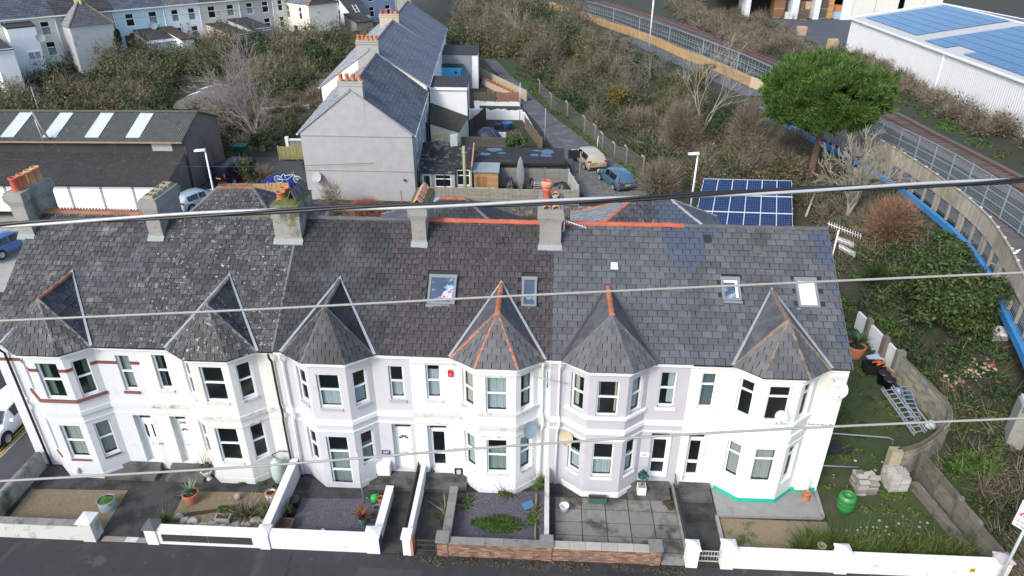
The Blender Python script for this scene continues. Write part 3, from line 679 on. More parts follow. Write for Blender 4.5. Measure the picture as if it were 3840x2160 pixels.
H247,R247 = house('terraced_house','lilac rendered house with white string course and a tall bay window reaching the ground',XB[2],XB[3],16.85,dict(wall=W247,trim=OFFW,sill=mat('sill_grey_lilac',(.38,.36,.38),.8,.12),door=(19.15,20.02),win=(19.25,19.9),gutter=WHITE,dstyle='fan',slate=SL['dark'],mpick=pk247,sw=(.33,.255),bay=SL['dark'],hip=(MORTD,.085,.5),ridge=(RDG,.13,.45),
   cu=dict(u1=half('net'),u2=half('net'),w=half('net',.5),l1=half('teal',.7),l2=half('teal',.6)),pipes=((14.75,WHITE,.1),),steps=(18.0,20.1),up=(4.62,6.3),lo=(1.25,3.0),lo_front=(.08,2.95),low=.95,losill=False,ww=.98))
H249,R249 = house('terraced_house','white house with terracotta hip tiles over its bay and a red alarm box',XB[3],XB[4],23.95,dict(wall=W249,trim=mat('trim_grimy',(.56,.56,.53),.8,.08,2,stains=(((.24,.23,.19),2.6,.54,.14),((.4,.38,.33),5,.6,.1))),door=(20.75,21.65),win=(20.85,21.5),gutter=WHITE,dstyle='glazed',slate=SL['brown'],piece='roof_tile',sw=(.345,.29),bay=SL['grey'],bsw=(.36,.3),hip=(CLAY,.085,.38),ridge=(CLAYR,.14,.5),bridge=(CLAYO if 0 else CLAY,.11,.4),cornice=True,sky=SKY4[:2],
   cu=dict(u1=full('net'),u0=full('cream'),u2=right_('cream',.5),w=full('net',.04,.8),l1=full('teal',.04,.72),l0=full('net'),l2=full('net')),pipes=((25.85,OFFW,.1),),steps=(20.5,22.5),bandsill=True))
H251,R251 = house('terraced_house','lilac grey house with white sills, orange bay ridge tiles and a paved front yard',XB[4],XB[5],28.57,dict(wall=W251,trim=OFFW,plinth=OFFW,door=(30.72,31.66),win=(30.78,31.5),gutter=WHITE,dstyle='glazed',slate=SL['grey'],mpick=pk251,sw=(.42,.3),bay=SL['grey'],bsw=(.36,.3),hip=(MORTD,.07,.5),ridge=(CLAYR,.14,.5),bridge=(CLAY,.11,.4),
   cu=dict(u0=right_('cream',.0) if 0 else left_('cream',.4),u1=sides('cream',.13),u2=right_('net',.6),w=right_('net',.45),l0=half('net',.55),l1=(CURT['net'],[(0,1)],.04,.5),l2=half('net',.55)),pipes=((26.55,WHITE,.1),),steps=(29.85,31.75),bandsill=True,valley=mat('valley_dark',(.05,.05,.05),.8,.2,5)))
H253,R253 = house('terraced_house','ivory white end house with turquoise plinth and brown hip tiles',XB[5],XB[6],35.53,dict(wall=W253,door=(32.35,33.18),win=(32.5,33.15),gutter=BLK,dstyle='glazed',slate=SL['grey2'],mpick=pk253,sw=(.42,.3),bay=SL['grey2'],bsw=(.36,.3),hip=(CLAYB,.09,.42),ridge=(RDG,.12,.45),cornice=True,sky=SKY4[2:],
   plinth=mat('turquoise_paint',(.02,.42,.3),.6,.08),pl=.3,plx=True,cu=dict(w=full('blind',.0,.95),l0=full('grey'),l1=full('grey'),l2=full('grey')),steps=(32.2,33.6),bandsill=True,top=.3,wtop=.33,bridge=(mat('clay_dull',(.16,.12,.1),.8,.15,5,rnd=.1),.11,.4)))
# roof lights and vents belong to their houses
FRM = mat('rooflight_frame',(.17,.19,.205),.5,.06)
SN = Vector((0,-SLP,1)).normalized(); SV = Vector((0,1,SLP)).normalized()
def roof_pt(x,y,d=0): return Vector((x,y,roofz(y)))+SN*d
def rooflight(roof, x0,x1,y0,y1, inside):
    g = G()
    def pr(a,b,c,d,h0,h1): g.prism([roof_pt(a,c,h0),roof_pt(b,c,h0),roof_pt(b,d,h0),roof_pt(a,d,h0)],SN*(h1-h0))
    fr=.1; pr(x0-.06,x1+.06,y0-.1,y0,.03,.06); pr(x0,x0+fr,y0,y1,.03,.14); pr(x1-fr,x1,y0,y1,.03,.14); pr(x0+fr,x1-fr,y0,y0+fr*.8,.03,.13); pr(x0-.02,x1+.02,y1-fr*1.3,y1,.03,.16)
    f = g.build('roof_window',FRM,roof)
    p = G(); p.prism([roof_pt(x0+fr,y0+fr*.8,.09),roof_pt(x1-fr,y0+fr*.8,.09),roof_pt(x1-fr,y1-fr*1.3,.09),roof_pt(x0+fr,y1-fr*1.3,.09)],SN*.01); return f,p,g
RLG = mat('rooflight_glass',(.05,.08,.12),.06,.35,1.5,stains=(((.28,.36,.44),1.7,.52,.1),),spec=.8)
RLB = mat('rooflight_blind',(.62,.66,.64),.25,.08,2)
for (a,b,c,d),R_,m_ in zip(SKY4,(R249,R249,R253,R253),(RLG,RLG,RLG,RLB)):
    f,p,_ = rooflight(R_,a+.05,b-.05,c+.05,d-.05,m_); tag(p.build('pane',m_,R_))
    if m_ is RLB: f['label'] = 'roof window with its pale blind drawn shut'
WHB = mat('white_blind',(.7,.72,.72),.5,.05)
G().prism([roof_pt(33.5,2.78,.103),roof_pt(34.1,2.78,.103),roof_pt(34.1,2.9,.103),roof_pt(33.5,2.9,.103)],SN*.004).build('roof_blind',WHB,R253)
G().prism([roof_pt(33.98,2.2,.103),roof_pt(34.09,2.2,.103),roof_pt(34.09,2.77,.103),roof_pt(33.98,2.77,.103)],SN*.004).build('roof_blind',WHB,R253)
g = G(); g.prism([roof_pt(21.35,1.9,.103),roof_pt(21.85,1.85,.103),roof_pt(21.85,2.35,.103),roof_pt(21.5,2.15,.103)],SN*.003); g.build('roof_blind',mat('rainbow_cloth',(.45,.42,.5),.5,.2,3,stains=(((.35,.03,.08),4,.55,.05),((.03,.05,.3),5,.6,.05))),R249)
for x,y,R_,m_ in ((21.35,4.28,R249,BLK),(23.75,4.3,R249,BLK),(33.0,4.55,R253,BLK),(35.1,4.12,R253,mat('vent_grey',(.08,.08,.085),.7,.1)),(28.85,3.33,R251,mat('vent_pale',(.45,.45,.44),.7,.1))):
    g = G(); g.prism([roof_pt(x-.15,y-.13,.02),roof_pt(x+.15,y-.13,.02),roof_pt(x+.15,y+.13,.02),roof_pt(x-.15,y+.13,.02)],SN*.1); g.prism([roof_pt(x-.17,y-.16,.11),roof_pt(x+.17,y-.16,.11),roof_pt(x+.14,y+.12,.15),roof_pt(x-.14,y+.12,.15)],SN*.03)
    g.build('roof_vent',m_,R_)
# verge at 246|247 step
G().bar((14.5,EY,EZ+.05),(14.5,RY,RZ+.05),.1,.09).build('verge_fillet',MORTD,R246)
G().bar((38.36,EY-.02,EZ+.0),(38.36,RY,RZ+.02),.05,.06).build('verge_fillet',MORTD,R253)
G().prism([(2.0,0,0),(2.0,8.4,0),(2.0,8.4,EZ-.12),(2,RY,RZ-.1),(2.0,0,EZ-.12)],(-.08,0,0)).build('gable_wall',W245,H245)
G().prism([(38.35,.002,0),(38.35,8.4,0),(38.35,8.4,EZ-.12),(38.35,RY,RZ-.1),(38.35,.002,EZ-.12)],(.08,0,0)).build('gable_wall',W253,H253)
# ---------------------------------------------------------------- chimneys
STK = mat('chimney_render',(.24,.24,.225),.9,.2,2,bump=.3,bscale=20,stains=(((.11,.115,.1),1.3,.55,.2),((.15,.16,.07),1.7,.62,.1),((.33,.32,.29),3,.62,.12)))
STKM = mat('chimney_mossy',(.26,.26,.235),.9,.25,2,bump=.4,bscale=20,stains=(((.07,.08,.05),.9,.5,.15,(1,1,.5)),((.1,.125,.03),1.5,.58,.1)))
MOSS = mat('moss',(.085,.1,.02),.95,.35,8,bump=.8,bscale=30,stains=(((.14,.12,.04),4,.6,.1),))
def stack(h, x0,x1,y0,y1,zb,zt,m,corb=True,flash=True):
    g = G(); c=.07
    g.box(x0,x1,y0,y1,zb-2.2,zt-.62)
    if corb:
        for i,(o,za,zc) in enumerate(((.03,.62,.52),(.07,.52,.42),(.11,.42,.12),(.06,.12,.0))): g.box(x0-o,x1+o,y0-o,y1+o,zt-za,zt-zc)
    else: g.box(x0-.03,x1+.03,y0-.03,y1+.03,zt-.62,zt-.5); g.box(x0,x1,y0,y1,zt-.5,zt)
    s = g.build('chimney',m,h)
    if flash:
        g = G(); zf = roofz(y0); g.prism([(x0-.06,y0-.02,zf+.1),(x1+.06,y0-.02,zf+.1),(x1+.06,y0-.2,zf-.06),(x0-.06,y0-.2,zf-.06)],(0,0,.05)); g.box(x0-.03,x1+.03,y0-.025,y0,zf,zf+.24)
        g.build('flashing',mat('flashing',(.25,.27,.26),.7,.25,6),s)
    return s
def pot(par,c,r,h,m,flare=True,n=14):
    p = [(r*1.05,0),(r*.98,h*.1),(r*.86,h*.82),(r*1.0,h*.86),(r*1.02,h*.94),(r*.95,h),(r*.78,h),(r*.74,h*.6)] if flare else [(r,0),(r*.93,h*.85),(r*1.08,h*.9),(r*1.08,h),(r*.85,h),(r*.82,h*.55)]
    g = G().lathe(p,c,n); g.lathe([(0,h*.6),(r*.8,h*.6)],c,n); return g.build('chimney_pot',m,par)
POTO = mat('pot_orange',(.5,.19,.09),.75,.12,5,stains=(((.3,.13,.08),3,.6,.15),)); POTR = mat('pot_red',(.45,.1,.07),.7,.12,5); POTB = mat('pot_buff',(.5,.29,.15),.8,.12,5); POTP = mat('pot_pink',(.52,.26,.16),.8,.12,5)
s1 = stack(H245,1.68,2.36,4.0,6.05,10.2,12.25,STKM)
for y,m in ((4.35,POTR),(4.85,POTO),(5.35,POTB),(5.8,POTB)): pot(s1,(2.03,y,12.25),.2,.62,m,m is not POTR)
s2 = stack(H245,7.78,8.42,4.05,6.1,10.2,12.05,STK); g = G()
for y in (4.15,4.62,5.1,5.6):
    g.box(7.9,7.94,y,y+.4,12.05,12.2); g.box(8.27,8.31,y,y+.4,12.05,12.2); g.box(7.94,8.27,y,y+.05,12.05,12.2)
g.box(7.94,8.27,5.95,6.0,12.05,12.2); g.build('flue_rim',mat('brick_buff',(.33,.28,.2),.85,.2,6),s2)
G().box(7.94,8.27,4.2,5.95,12.04,12.06).build('flue',DARK,s2)
s3 = stack(H246,13.62,14.84,4.05,6.1,10.2,11.9,STKM,False)
def moss_cap(par,x0,x1,y0,y1,z,hh,seed,m=MOSS):
    r = random.Random(seed); nx,ny = 10,16; V=[];
    for j in range(ny+1):
        for i in range(nx+1):
            e = min(i,nx-i)/2.5; f = min(j,ny-j)/2.5; k = min(1,max(0,min(e,f)))
            V.append((lerp(x0,x1,i/nx)+r.uniform(-.02,.02),lerp(y0,y1,j/ny)+r.uniform(-.03,.03),z-.05+hh*k**.6*(1+r.uniform(-.35,.35))))
    F = [(j*(nx+1)+i,j*(nx+1)+i+1,(j+1)*(nx+1)+i+1,(j+1)*(nx+1)+i) for j in range(ny) for i in range(nx)]
    g = G(); g.add(V,F,True); return g.build('moss',m,par,kind='stuff')
moss_cap(s3,13.6,14.88,4.03,6.13,11.9,.22,4)
for y in (4.55,5.1): pot(s3,(14.0,y,12.0),.2,.38,TERRA,False)
CWL = mat('slate_cowl',(.09,.09,.095),.7,.1,5)
for y in (4.5,5.05,5.6):
    g = G(); x=14.5; g.add([(x-.22,y-.1,12.02),(x,y-.1,12.5),(x,y+.32,12.5),(x-.22,y+.32,12.02)],[(0,1,2,3)]); g.prism([(x-.22,y-.1,12.02),(x-.18,y-.1,12.02),(x+.02,y-.1,12.5),(x-.02,y-.1,12.5)],(0,.42,0)); g.prism([(x+.22,y-.1,12.02),(x+.18,y-.1,12.02),(x-.02,y-.1,12.5),(x+.02,y-.1,12.5)],(0,.42,0)); g.build('chimney_cowl',CWL,s3)
s4 = stack(H247,19.86,20.5,4.05,6.35,10.2,12.0,STK); moss_cap(s4,19.76,20.6,4.0,6.4,12.0,.16,9)
for y in (4.1,4.7,5.25,5.8):
    g = G(); x=20.18; g.prism([(x-.22,y,12.12),(x,y,12.36),(x+.22,y,12.12),(x+.18,y,12.12),(x,y,12.31),(x-.18,y,12.12)],(0,.42,0)); g.build('flue_cap',POTP,s4)
s5 = stack(H251 if 0 else H249,25.55,26.5,4.05,6.1,10.2,12.0,STK); moss_cap(s5,25.7,26.5,4.7,6.1,12.0,.09,12)
p_ = G().lathe([(.17,0),(.16,.45),(.2,.5),(.2,.6),(.16,.63),(.22,.7),(.24,.78),(.2,.86),(.2,.95),(.14,.95),(.13,.6),(0,.6)],(25.82,4.95,12.05),16).build('chimney_pot',POTR,s5)
G().lathe([(.21,.66),(.27,.72),(.25,.8),(.27,.84),(.2,.92),(.15,.92)],(25.82,4.95,12.05),16).build('pot_crown',POTP,p_)
def hood(x,y0,y1,z,r):
    g = G(); V=[];F=[]; n=8
    for y in (y0,y1):
        for k in range(n+1): t=math.pi*k/n; V.append((x+r*math.cos(t),y,z+r*math.sin(t)))
        for k in range(n+1): t=math.pi*k/n; V.append((x+(r-.035)*math.cos(t),y,z+(r-.035)*math.sin(t)))
    m_=2*(n+1)
    for k in range(n): F += [(k,k+1,m_+k+1,m_+k),(n+1+k,m_+n+1+k,m_+n+2+k,n+2+k),(k,n+1+k,n+2+k,k+1),(m_+k,m_+k+1,m_+n+2+k,m_+n+1+k)]
    g.add(V,F,True); return g
hood(26.2,5.0,5.7,12.25,.19).build('chimney_cowl',POTP,s5); pot(s5,(26.2,4.9,12.02),.13,.3,mat('pot_grey',(.35,.32,.3),.8,.1),False)
for x in (25.85,26.25): hood(x,4.02,4.4,12.03,.17).build('flue_cap',POTP,s5)
# ---------------------------------------------------------------- rear outriggers with hipped roofs (parts of the houses)
def hip_roof(hs, x0,x1,y0,y1,ze,r0,r1,ry,rz,m,wd,ga,hipm,wall,side=None,ridge=None,rightm=None,limit=110,frontpick=None):
    a,b,c,d = (x0,y0,ze),(x1,y0,ze),(x1,y1,ze),(x0,y1,ze); e,f = (r0,ry,rz),(r1,ry,rz)
    rf = G().add([a,b,c,d,e,f],[(0,1,5,4),(1,2,5),(2,3,4,5),(3,0,4)]).build('rear_roof',mat('roof_felt',(.03,.03,.03)),hs)
    bud=[limit]; rb=random.Random(int(x0))
    slate_facet(rf,[a,b,f,e],wd,ga,m,bud,rnd=rb,mpick=frontpick); slate_facet(rf,[b,c,f],wd,ga,rightm or m,[0],rnd=rb); slate_facet(rf,[d,a,e],wd,ga,side or m,[0],rnd=rb)
    for p,q in ((a,e),(b,f),(c,f),(d,e)): hip_tiles(rf,p,q,.11,.5,hipm[0] if p in (a,d) else hipm[1],lift=.03)
    hip_tiles(rf,e,f,.12,.42,ridge or hipm[0],'ridge_tile',lift=.03)
    G().box(x0+.2,x1-.2,8.41,y1-.2,0,ze+.02).build('rear_wall',wall,hs)
    g = G(); g.box(x0-.06,x0+.04,y0,y1,ze-.1,ze); g.box(x1-.04,x1+.06,y0,y1,ze-.1,ze); g.build('gutter',WHITE,hs)
    return rf
PEB = mat('pebbledash_grey',(.35,.34,.31),.95,.15,2,bump=.5,bscale=60)
r1_ = hip_roof(H246,3.6,11.9,10.3,17.1,6.5,6.55,8.66,13.7,9.0,SL['old2'],.38,.3,(MORT,MORTD),PEB,ridge=CLAYO)
g = G()
for k in range(14): x=6.65+k*.15; g.prism([(x-.07,13.7,9.14),(x+.07,13.7,9.14),(x,13.7,9.3)],(0,.05,0))
g.build('ridge_crest',CLAYO,r1_)
hip_roof(H247,15.3,24.3,12.8,17.3,6.0,19.4,20.95,15.25,8.0,SL['dark'],.42,.3,(LEAD,MORTD),PEB,side=SL['grey'],ridge=CLAYR)
def pk_rear(p): return SL['new'] if p.x > 32.35 else SL['old']
hip_roof(H253,27.5,36.8,13.0,18.2,6.0,31.1,33.34,15.8,8.0,SL['old'],.42,.3,(CLAYR,mat('hip_lead_grey',(.3,.31,.32),.7,.15,5,rnd=.1)),PEB,side=mat('slate_pale',(.2,.21,.22),.7,.2,3,rnd=.15),ridge=mat('ridge_dark',(.05,.05,.055),.8,.1),rightm=SL['grey'],frontpick=pk_rear)
# ---------------------------------------------------------------- writing and fixtures on the facades
def text(name, body, size, loc, rot, m, parent=None, ext=.004, **kw):
    c = bpy.data.curves.new(name,'FONT'); c.body = body; c.size = size; c.extrude = ext; c.align_x='CENTER'; c.align_y='CENTER'
    t = bpy.data.objects.new(name,c); S.collection.objects.link(t); dg = bpy.context.evaluated_depsgraph_get(); me = bpy.data.meshes.new_from_object(t.evaluated_get(dg))
    bpy.data.objects.remove(t); bpy.data.curves.remove(c); me.name=name; me.materials.clear(); me.materials.append(m)
    o = obj(name,me,parent,**kw); o.location = loc; o.rotation_euler = rot; return o
FR_ = (math.pi/2,0,0)
INK = mat('ink_black',(.015,.015,.02),.5,.02); INKW = mat('ink_white',(.8,.8,.8),.5,.02)
text('house_number','245',.17,(8.22,-.008,1.55),FR_,INK,H245)
text('house_number','246',.2,(9.35,.28,2.62),FR_,INK,H246)
G().box(18.58,18.98,-.02,.0,1.42,1.66).build('number_plate',mat('plate_indigo',(.05,.04,.12),.5,.05),H247); text('house_number','247',.18,(18.78,-.024,1.54),FR_,INKW,H247)
text('house_number','249',.2,(22.05,-.008,1.85),FR_,INK,H249)
G().box(30.32,30.72,-.02,.0,1.85,2.07).build('number_plate',WHITE,H251); text('house_number','251',.17,(30.52,-.024,1.96),FR_,INK,H251)
st_ = thing('street_sign','white street name plate reading EMBANKMENT RD on the ivory end wall','street sign',(37.75,0,3.98))
G().box(37.3,38.22,-.1,-.075,3.98,4.16).build('plate',WHITE,st_); text('lettering','EMBANKMENT RD',.125,(37.76,-.103,4.07),FR_,INK,st_)
al = thing('alarm_box','red burglar alarm box on the white wall beside an upstairs window','alarm box',(21.95,0,5.85))
g = G(); g.prism([(21.84,0,5.95),(22.03,0,5.95),(22.05,0,6.22),(22.0,0,6.27),(21.87,0,6.27),(21.82,0,6.22)],(0,-.1,0)); g.build('cover',mat('alarm_red',(.5,.02,.04),.4,.05),al); G().box(21.9,21.97,-.11,-.1,6.04,6.13).build('badge',mat('badge_pink',(.6,.25,.25),.5,.05),al)
def dish(label, c, r, aim, m, mount):
    t = thing('satellite_dish',label,'satellite dish',mount,group='satellite dishes on the facades'); c=Vector(c); a=Vector(aim).normalized(); q=a.to_track_quat('Z','Y').to_matrix()
    V=[];F=[];n=20;k=5
    for i in range(k+1):
        rr=r*i/k
        for j in range(n): V.append(c+q@Vector((rr*math.cos(2*math.pi*j/n),rr*1.08*math.sin(2*math.pi*j/n),.18*r*(i/k)**2)))
    for i in range(k):
        for j in range(n): F.append((i*n+j,i*n+(j+1)%n,(i+1)*n+(j+1)%n,(i+1)*n+j))
    G().add(V,F,True).build('reflector',m,t)
    L=c+q@Vector((0,-r*.7,r*.95)); G().tube([c+q@Vector((0,-r*1.0,.1*r)),L],.014,5).build('feed_arm',GREYM,t)
    G().tube([L,L-a*.12],.035,8).build('receiver',mat('lnb_grey',(.3,.3,.3),.5),t)
    m_=Vector(mount); G().tube([c-a*.02,c-a*.1,Vector((c.x,m_.y-.05,m_.z)),m_],.02,6).build('bracket',GREYM,t)
    return t,c,q
dish('blue grey satellite dish on the white house beside its bay',(25.35,-.5,3.55),.35,(.55,-.75,.42),mat('dish_blue',(.2,.28,.33),.5,.08),(25.62,0,3.5))
dish('yellowed satellite dish on the lilac grey house beside a white downpipe',(26.95,-.35,3.05),.32,(-.25,-.9,.35),mat('dish_tan',(.42,.36,.24),.6,.15),(26.95,0,3.0))
D3,dc,dq = dish('large white satellite dish under the eaves at the right hand corner',(37.85,-.65,6.35),.34,(-.15,-.9,.4),mat('dish_white',(.72,.74,.72),.5,.05),(37.75,0,6.4))
lt = text('lettering','CAHORS',.09,dc+dq@Vector((0,.08,.03)),dq.to_euler(),mat('ink_grey',(.3,.32,.33),.5),D3,.012)
dish('pale mesh satellite dish fixed to the front bay of the ivory end house',(35.6,-1.15,5.25),.26,(-.1,-.9,.45),mat('dish_clear',(.5,.54,.55),.5,.08),(35.6,-.76,4.5))
ae = thing('tv_aerial','small rusty rooftop aerial fixed high on the white wall beside a bay','aerial',(26.05,0,6.2),group=None)
g=G(); g.tube([(26.05,-.02,5.5),(26.05,-.22,6.0),(26.05,-.22,6.5)],.018,5); g.build('mast',mat('rusty_steel',(.1,.09,.085),.7,.2),ae); g=G(); g.tube([(25.5,-.3,6.25),(26.9,-.3,5.95)],.012,4)
for k in range(9): x=25.6+k*.15; z=6.23-(x-25.5)*.214; g.tube([(x,-.45,z),(x,-.15,z)],.007,4)
g.build('elements',GREYM,ae)
def wallbox(name,label,x0,x1,z0,z1,d,m,y=0):
    t=thing(name,label,'meter box',((x0+x1)/2,y,z0)); G().box(x0,x1,y-d,y-.002,z0,z1).build('case',m,t); G().box(x0+.03,x1-.03,y-d-.018,y-d,z0+.03,z1-.05).build('lid',m,t); return t
WB = mat('box_white',(.74,.75,.74),.5,.05)
wallbox('meter_box','white meter box on the wall above the turquoise plinth',37.35,37.95,.42,.98,.25,mat('box_ivory',(.72,.72,.64),.5,.05))
wallbox('meter_box','white boxed in cupboard beside the door of the lilac house',18.35,18.95,.42,1.05,.35,WB)
mb=thing('meter_box','open white gas meter box with its door hanging to the right','meter box',(22.1,0,.35)); g=G(); g.box(21.85,22.4,-.05,.0,.33,.83); g.build('case',WB,mb); G().box(21.9,22.35,-.055,-.05,.38,.78).build('recess',DARK,mb); G().box(22.0,22.2,-.1,-.05,.45,.68).build('meter',mat('meter_grey',(.5,.52,.53),.5),mb); G().bar((22.41,-.08,.58),(22.95,-.3,.55),.02,.48).build('lid',WB,mb)
wallbox('meter_box','small white gas box low on the bay of the pale blue house',4.2,4.45,.35,.62,.12,WB,-.79)
# ---------------------------------------------------------------- front garden walls, gates and railings
def gw(label, loc, cat='garden wall', name='garden_wall', group=None): return thing(name,label,cat,loc,group=group)
WW = mat('wall_white_paint',(.68,.69,.68),.8,.06,2,stains=(((.36,.36,.33),2.2,.6,.15,(1,1,.5)),((.2,.21,.17),1.6,.68,.1)))
WG = mat('wall_grime',(.5,.51,.48),.85,.12,2,stains=(((.2,.21,.15),1.4,.53,.16),((.12,.13,.07),2.4,.62,.1)))
WIV = mat('wall_ivory_paint',(.78,.79,.72),.75,.04,2)
COP = mat('coping_grey',(.2,.195,.18),.9,.2,3,rnd=.12,bump=.2,stains=(((.1,.105,.08),2,.55,.15),))
COPW = mat('coping_white',(.7,.71,.69),.8,.08,3,rnd=.06,stains=(((.35,.35,.32),3,.64,.1),))
BRK = mat('brick_brown',(.23,.12,.08),.9,.2,8,rnd=.35,cols=((.2,.13,.1),(.17,.1,.085),(.26,.16,.11)),stains=(((.1,.09,.08),3,.6,.12),))
MRT = mat('brick_mortar',(.12,.115,.1),.95,.2,6)
def cap(g,x0,x1,y0,y1,z,h=.2,o=.05):
    g.box(x0-o,x1+o,y0-o,y1+o,z,z+.06); a=[(x0-o,y0-o,z+.06),(x1+o,y0-o,z+.06),(x1+o,y1+o,z+.06),(x0-o,y1+o,z+.06),((x0+x1)/2,(y0+y1)/2,z+.06+h)]
    g.add(a,[(0,1,4),(1,2,4),(2,3,4),(3,0,4)])
def pillar(w,x0,x1,y0,y1,h,m,cm,ch=.2):
    G().box(x0,x1,y0,y1,-.15,h).build('pillar',m,w); g=G(); cap(g,x0,x1,y0,y1,h,ch); g.build('pillar_cap',cm,w)
def copings(w,p,q,z,wd,m,n,th=.07,gap=.012):
    p,q=Vector((*p,z)),Vector((*q,z))
    for i in range(n):
        a=p.lerp(q,i/n); b=p.lerp(q,(i+1)/n); d=(b-a).normalized()*gap/2
        G().bar(a+d,b-d,wd,th+random.uniform(-.006,.006)).build('coping_stone',m,w)
w1=gw('grimy white painted wall before the gravel bed at the left, ending in a pointed pillar',(4.5,-4.2,0),group='front garden walls')
G().box(-1.0 if 0 else 2.35,6.75,-4.35,-4.1,-.15,.84).build('wall',WG,w1); copings(w1,(2.35,-4.22),(6.72,-4.22),.87,.32,COP,7); pillar(w1,6.74,7.28,-4.42,-3.85,1.05,WG,COPW,.16)
w1b=gw('mossy rounded concrete wall along the side street at the left end',(2.2,-2.2,0))
g=G(); g.box(2.05,2.38,-4.35,-.2,-.1,.82); g.build('wall',STKM,w1b)
g=G(); V=[];n=6
for y in (-4.36,-.18):
    for k in range(n+1): t=math.pi*k/n; V.append((2.215+.175*math.cos(t),y,.8+.14*math.sin(t)))
g.add(V,[(k,k+1,n+2+k,n+1+k) for k in range(n)]+[tuple(range(n,-1,-1)),tuple(range(n+1,2*n+2))],True); g.build('rounded_top',STKM,w1b)
w2=gw('white framed wall with two black recessed panels before the rockery bed',(12.1,-4.2,0),group='front garden walls')
g=G(); g.box(9.85,14.3,-4.3,-4.08,-.15,.78); g.box(9.85,10.15,-4.36,-4.3,-.15,.72); g.box(14.0,14.3,-4.36,-4.3,-.15,.72); g.box(10.15,14.0,-4.36,-4.3,-.15,.12); g.box(10.15,14.0,-4.36,-4.3,.58,.72); g.build('wall',WW,w2)
for a,b in ((10.16,12.06),(12.09,13.99)): G().box(a,b,-4.325,-4.3,.125,.575).build('panel',mat('panel_black',(.03,.032,.035),.7,.25,3,stains=(((.12,.12,.12),3,.64,.1),)),w2)
copings(w2,(10.0,-4.2),(14.3,-4.2),.81,.3,COPW,4); pillar(w2,9.5,9.98,-4.42,-3.9,.86,WW,mat('cap_dark',(.09,.09,.09),.8,.15,5),.13); pillar(w2,14.3,14.72,-4.42,-3.95,.86,WW,COPW,.16)
w3=gw('sloping lilac dividing wall between the cream and lilac front gardens',(14.5,-2.2,0))
G().prism([(14.32,-.1,-.05),(14.32,-3.95,-.05),(14.32,-3.95,.78),(14.32,-.1,.98)],(.3,0,0)).build('wall',W247,w3); G().bar((14.47,-.1,1.01),(14.47,-3.95,.81),.34,.06).build('coping',COPW,w3)
w4=gw('white wall with white coping stones before the slate chip garden',(16.8,-4.2,0),group='front garden walls')
G().box(14.74,18.78,-4.35,-4.1,-.15,.8).build('wall',WW,w4); copings(w4,(14.76,-4.22),(18.75,-4.22),.84,.32,COPW,6); pillar(w4,18.78,19.33,-4.4,-3.9,.95,mat('pillar_white_purple',(.66,.67,.68),.8,.06),COPW,.12)
G().box(19.33,19.345,-4.38,-3.92,-.1,.94).build('painted_side',mat('indigo_paint',(.06,.05,.11),.7,.1),w4)
w5=gw('low white block wall running from the street pillar to the lilac doorstep',(19.1,-2.5,0))
G().box(18.98,19.25,-3.85,-1.15,-.05,.52).build('wall',WW,w5); copings(w5,(19.115,-3.85),(19.115,-1.12),.56,.34,COPW,6)
w6=gw('white dividing wall with a rust stained gatepost, beside dark pickets',(20.5,-2,0))
G().prism([(20.38,.2,-.05),(20.38,-3.9,-.05),(20.38,-3.9,.72),(20.38,.2,.9)],(.2,0,0)).build('wall',WW,w6)
pillar(w6,20.3,20.62,-4.42,-3.95,.98,WW,COPW,.05); G().box(20.62,20.72,-4.41,-3.96,-.1,1.0).build('brick_side',mat('brick_salmon',(.42,.2,.13),.85,.2,6),w6)
w6b=thing('picket_fence','dark picket fence leaning along the white dividing wall','fence',(20.25,-2,0)); DKW=mat('dark_wood',(.035,.028,.025),.8,.2,6)
for k in range(24):
    y=.2-k*.165; G().prism([(20.22,y,.15),(20.22,y-.1,.15),(20.22,y-.1,.98-k*.006),(20.22,y-.05,1.06-k*.006),(20.22,y,.98-k*.006)],(.03,0,0)).build('picket',DKW,w6b)
for z in (.35,.8): G().bar((20.27,.25,z),(20.27,-3.75,z-.05),.04,.05).build('rail',DKW,w6b)
def gate(label,x0,x1,y,h,m,n,rails=2,name='gate'):
    t=thing(name,label,'gate',((x0+x1)/2,y,0),group='iron garden gates')
    g=G(); z0=.05
    for x in (x0,x1): g.bar((x,y,z0),(x,y,h),.035)
    for z in ([.12,h-.03] if rails==2 else [.12,.42,h-.03]): g.bar((x0,y,z),(x1,y,z),.035)
    g.build('gate_frame',m,t)
    for i in range(1,n): x=lerp(x0,x1,i/n); G().tube([(x,y,.12),(x,y,h-.03)],.011,5).build('gate_bar',m,t)
    return t
gate('dark rusty iron gate between the salmon post and the brick pillar',20.8,21.62,-4.2,.72,mat('iron_dark',(.05,.045,.04),.7,.2),9,3)
gate('pale grey iron gate between two white pointed gateposts',32.38,33.2,-4.15,.72,mat('iron_pale',(.4,.42,.4),.5,.15),7,3)
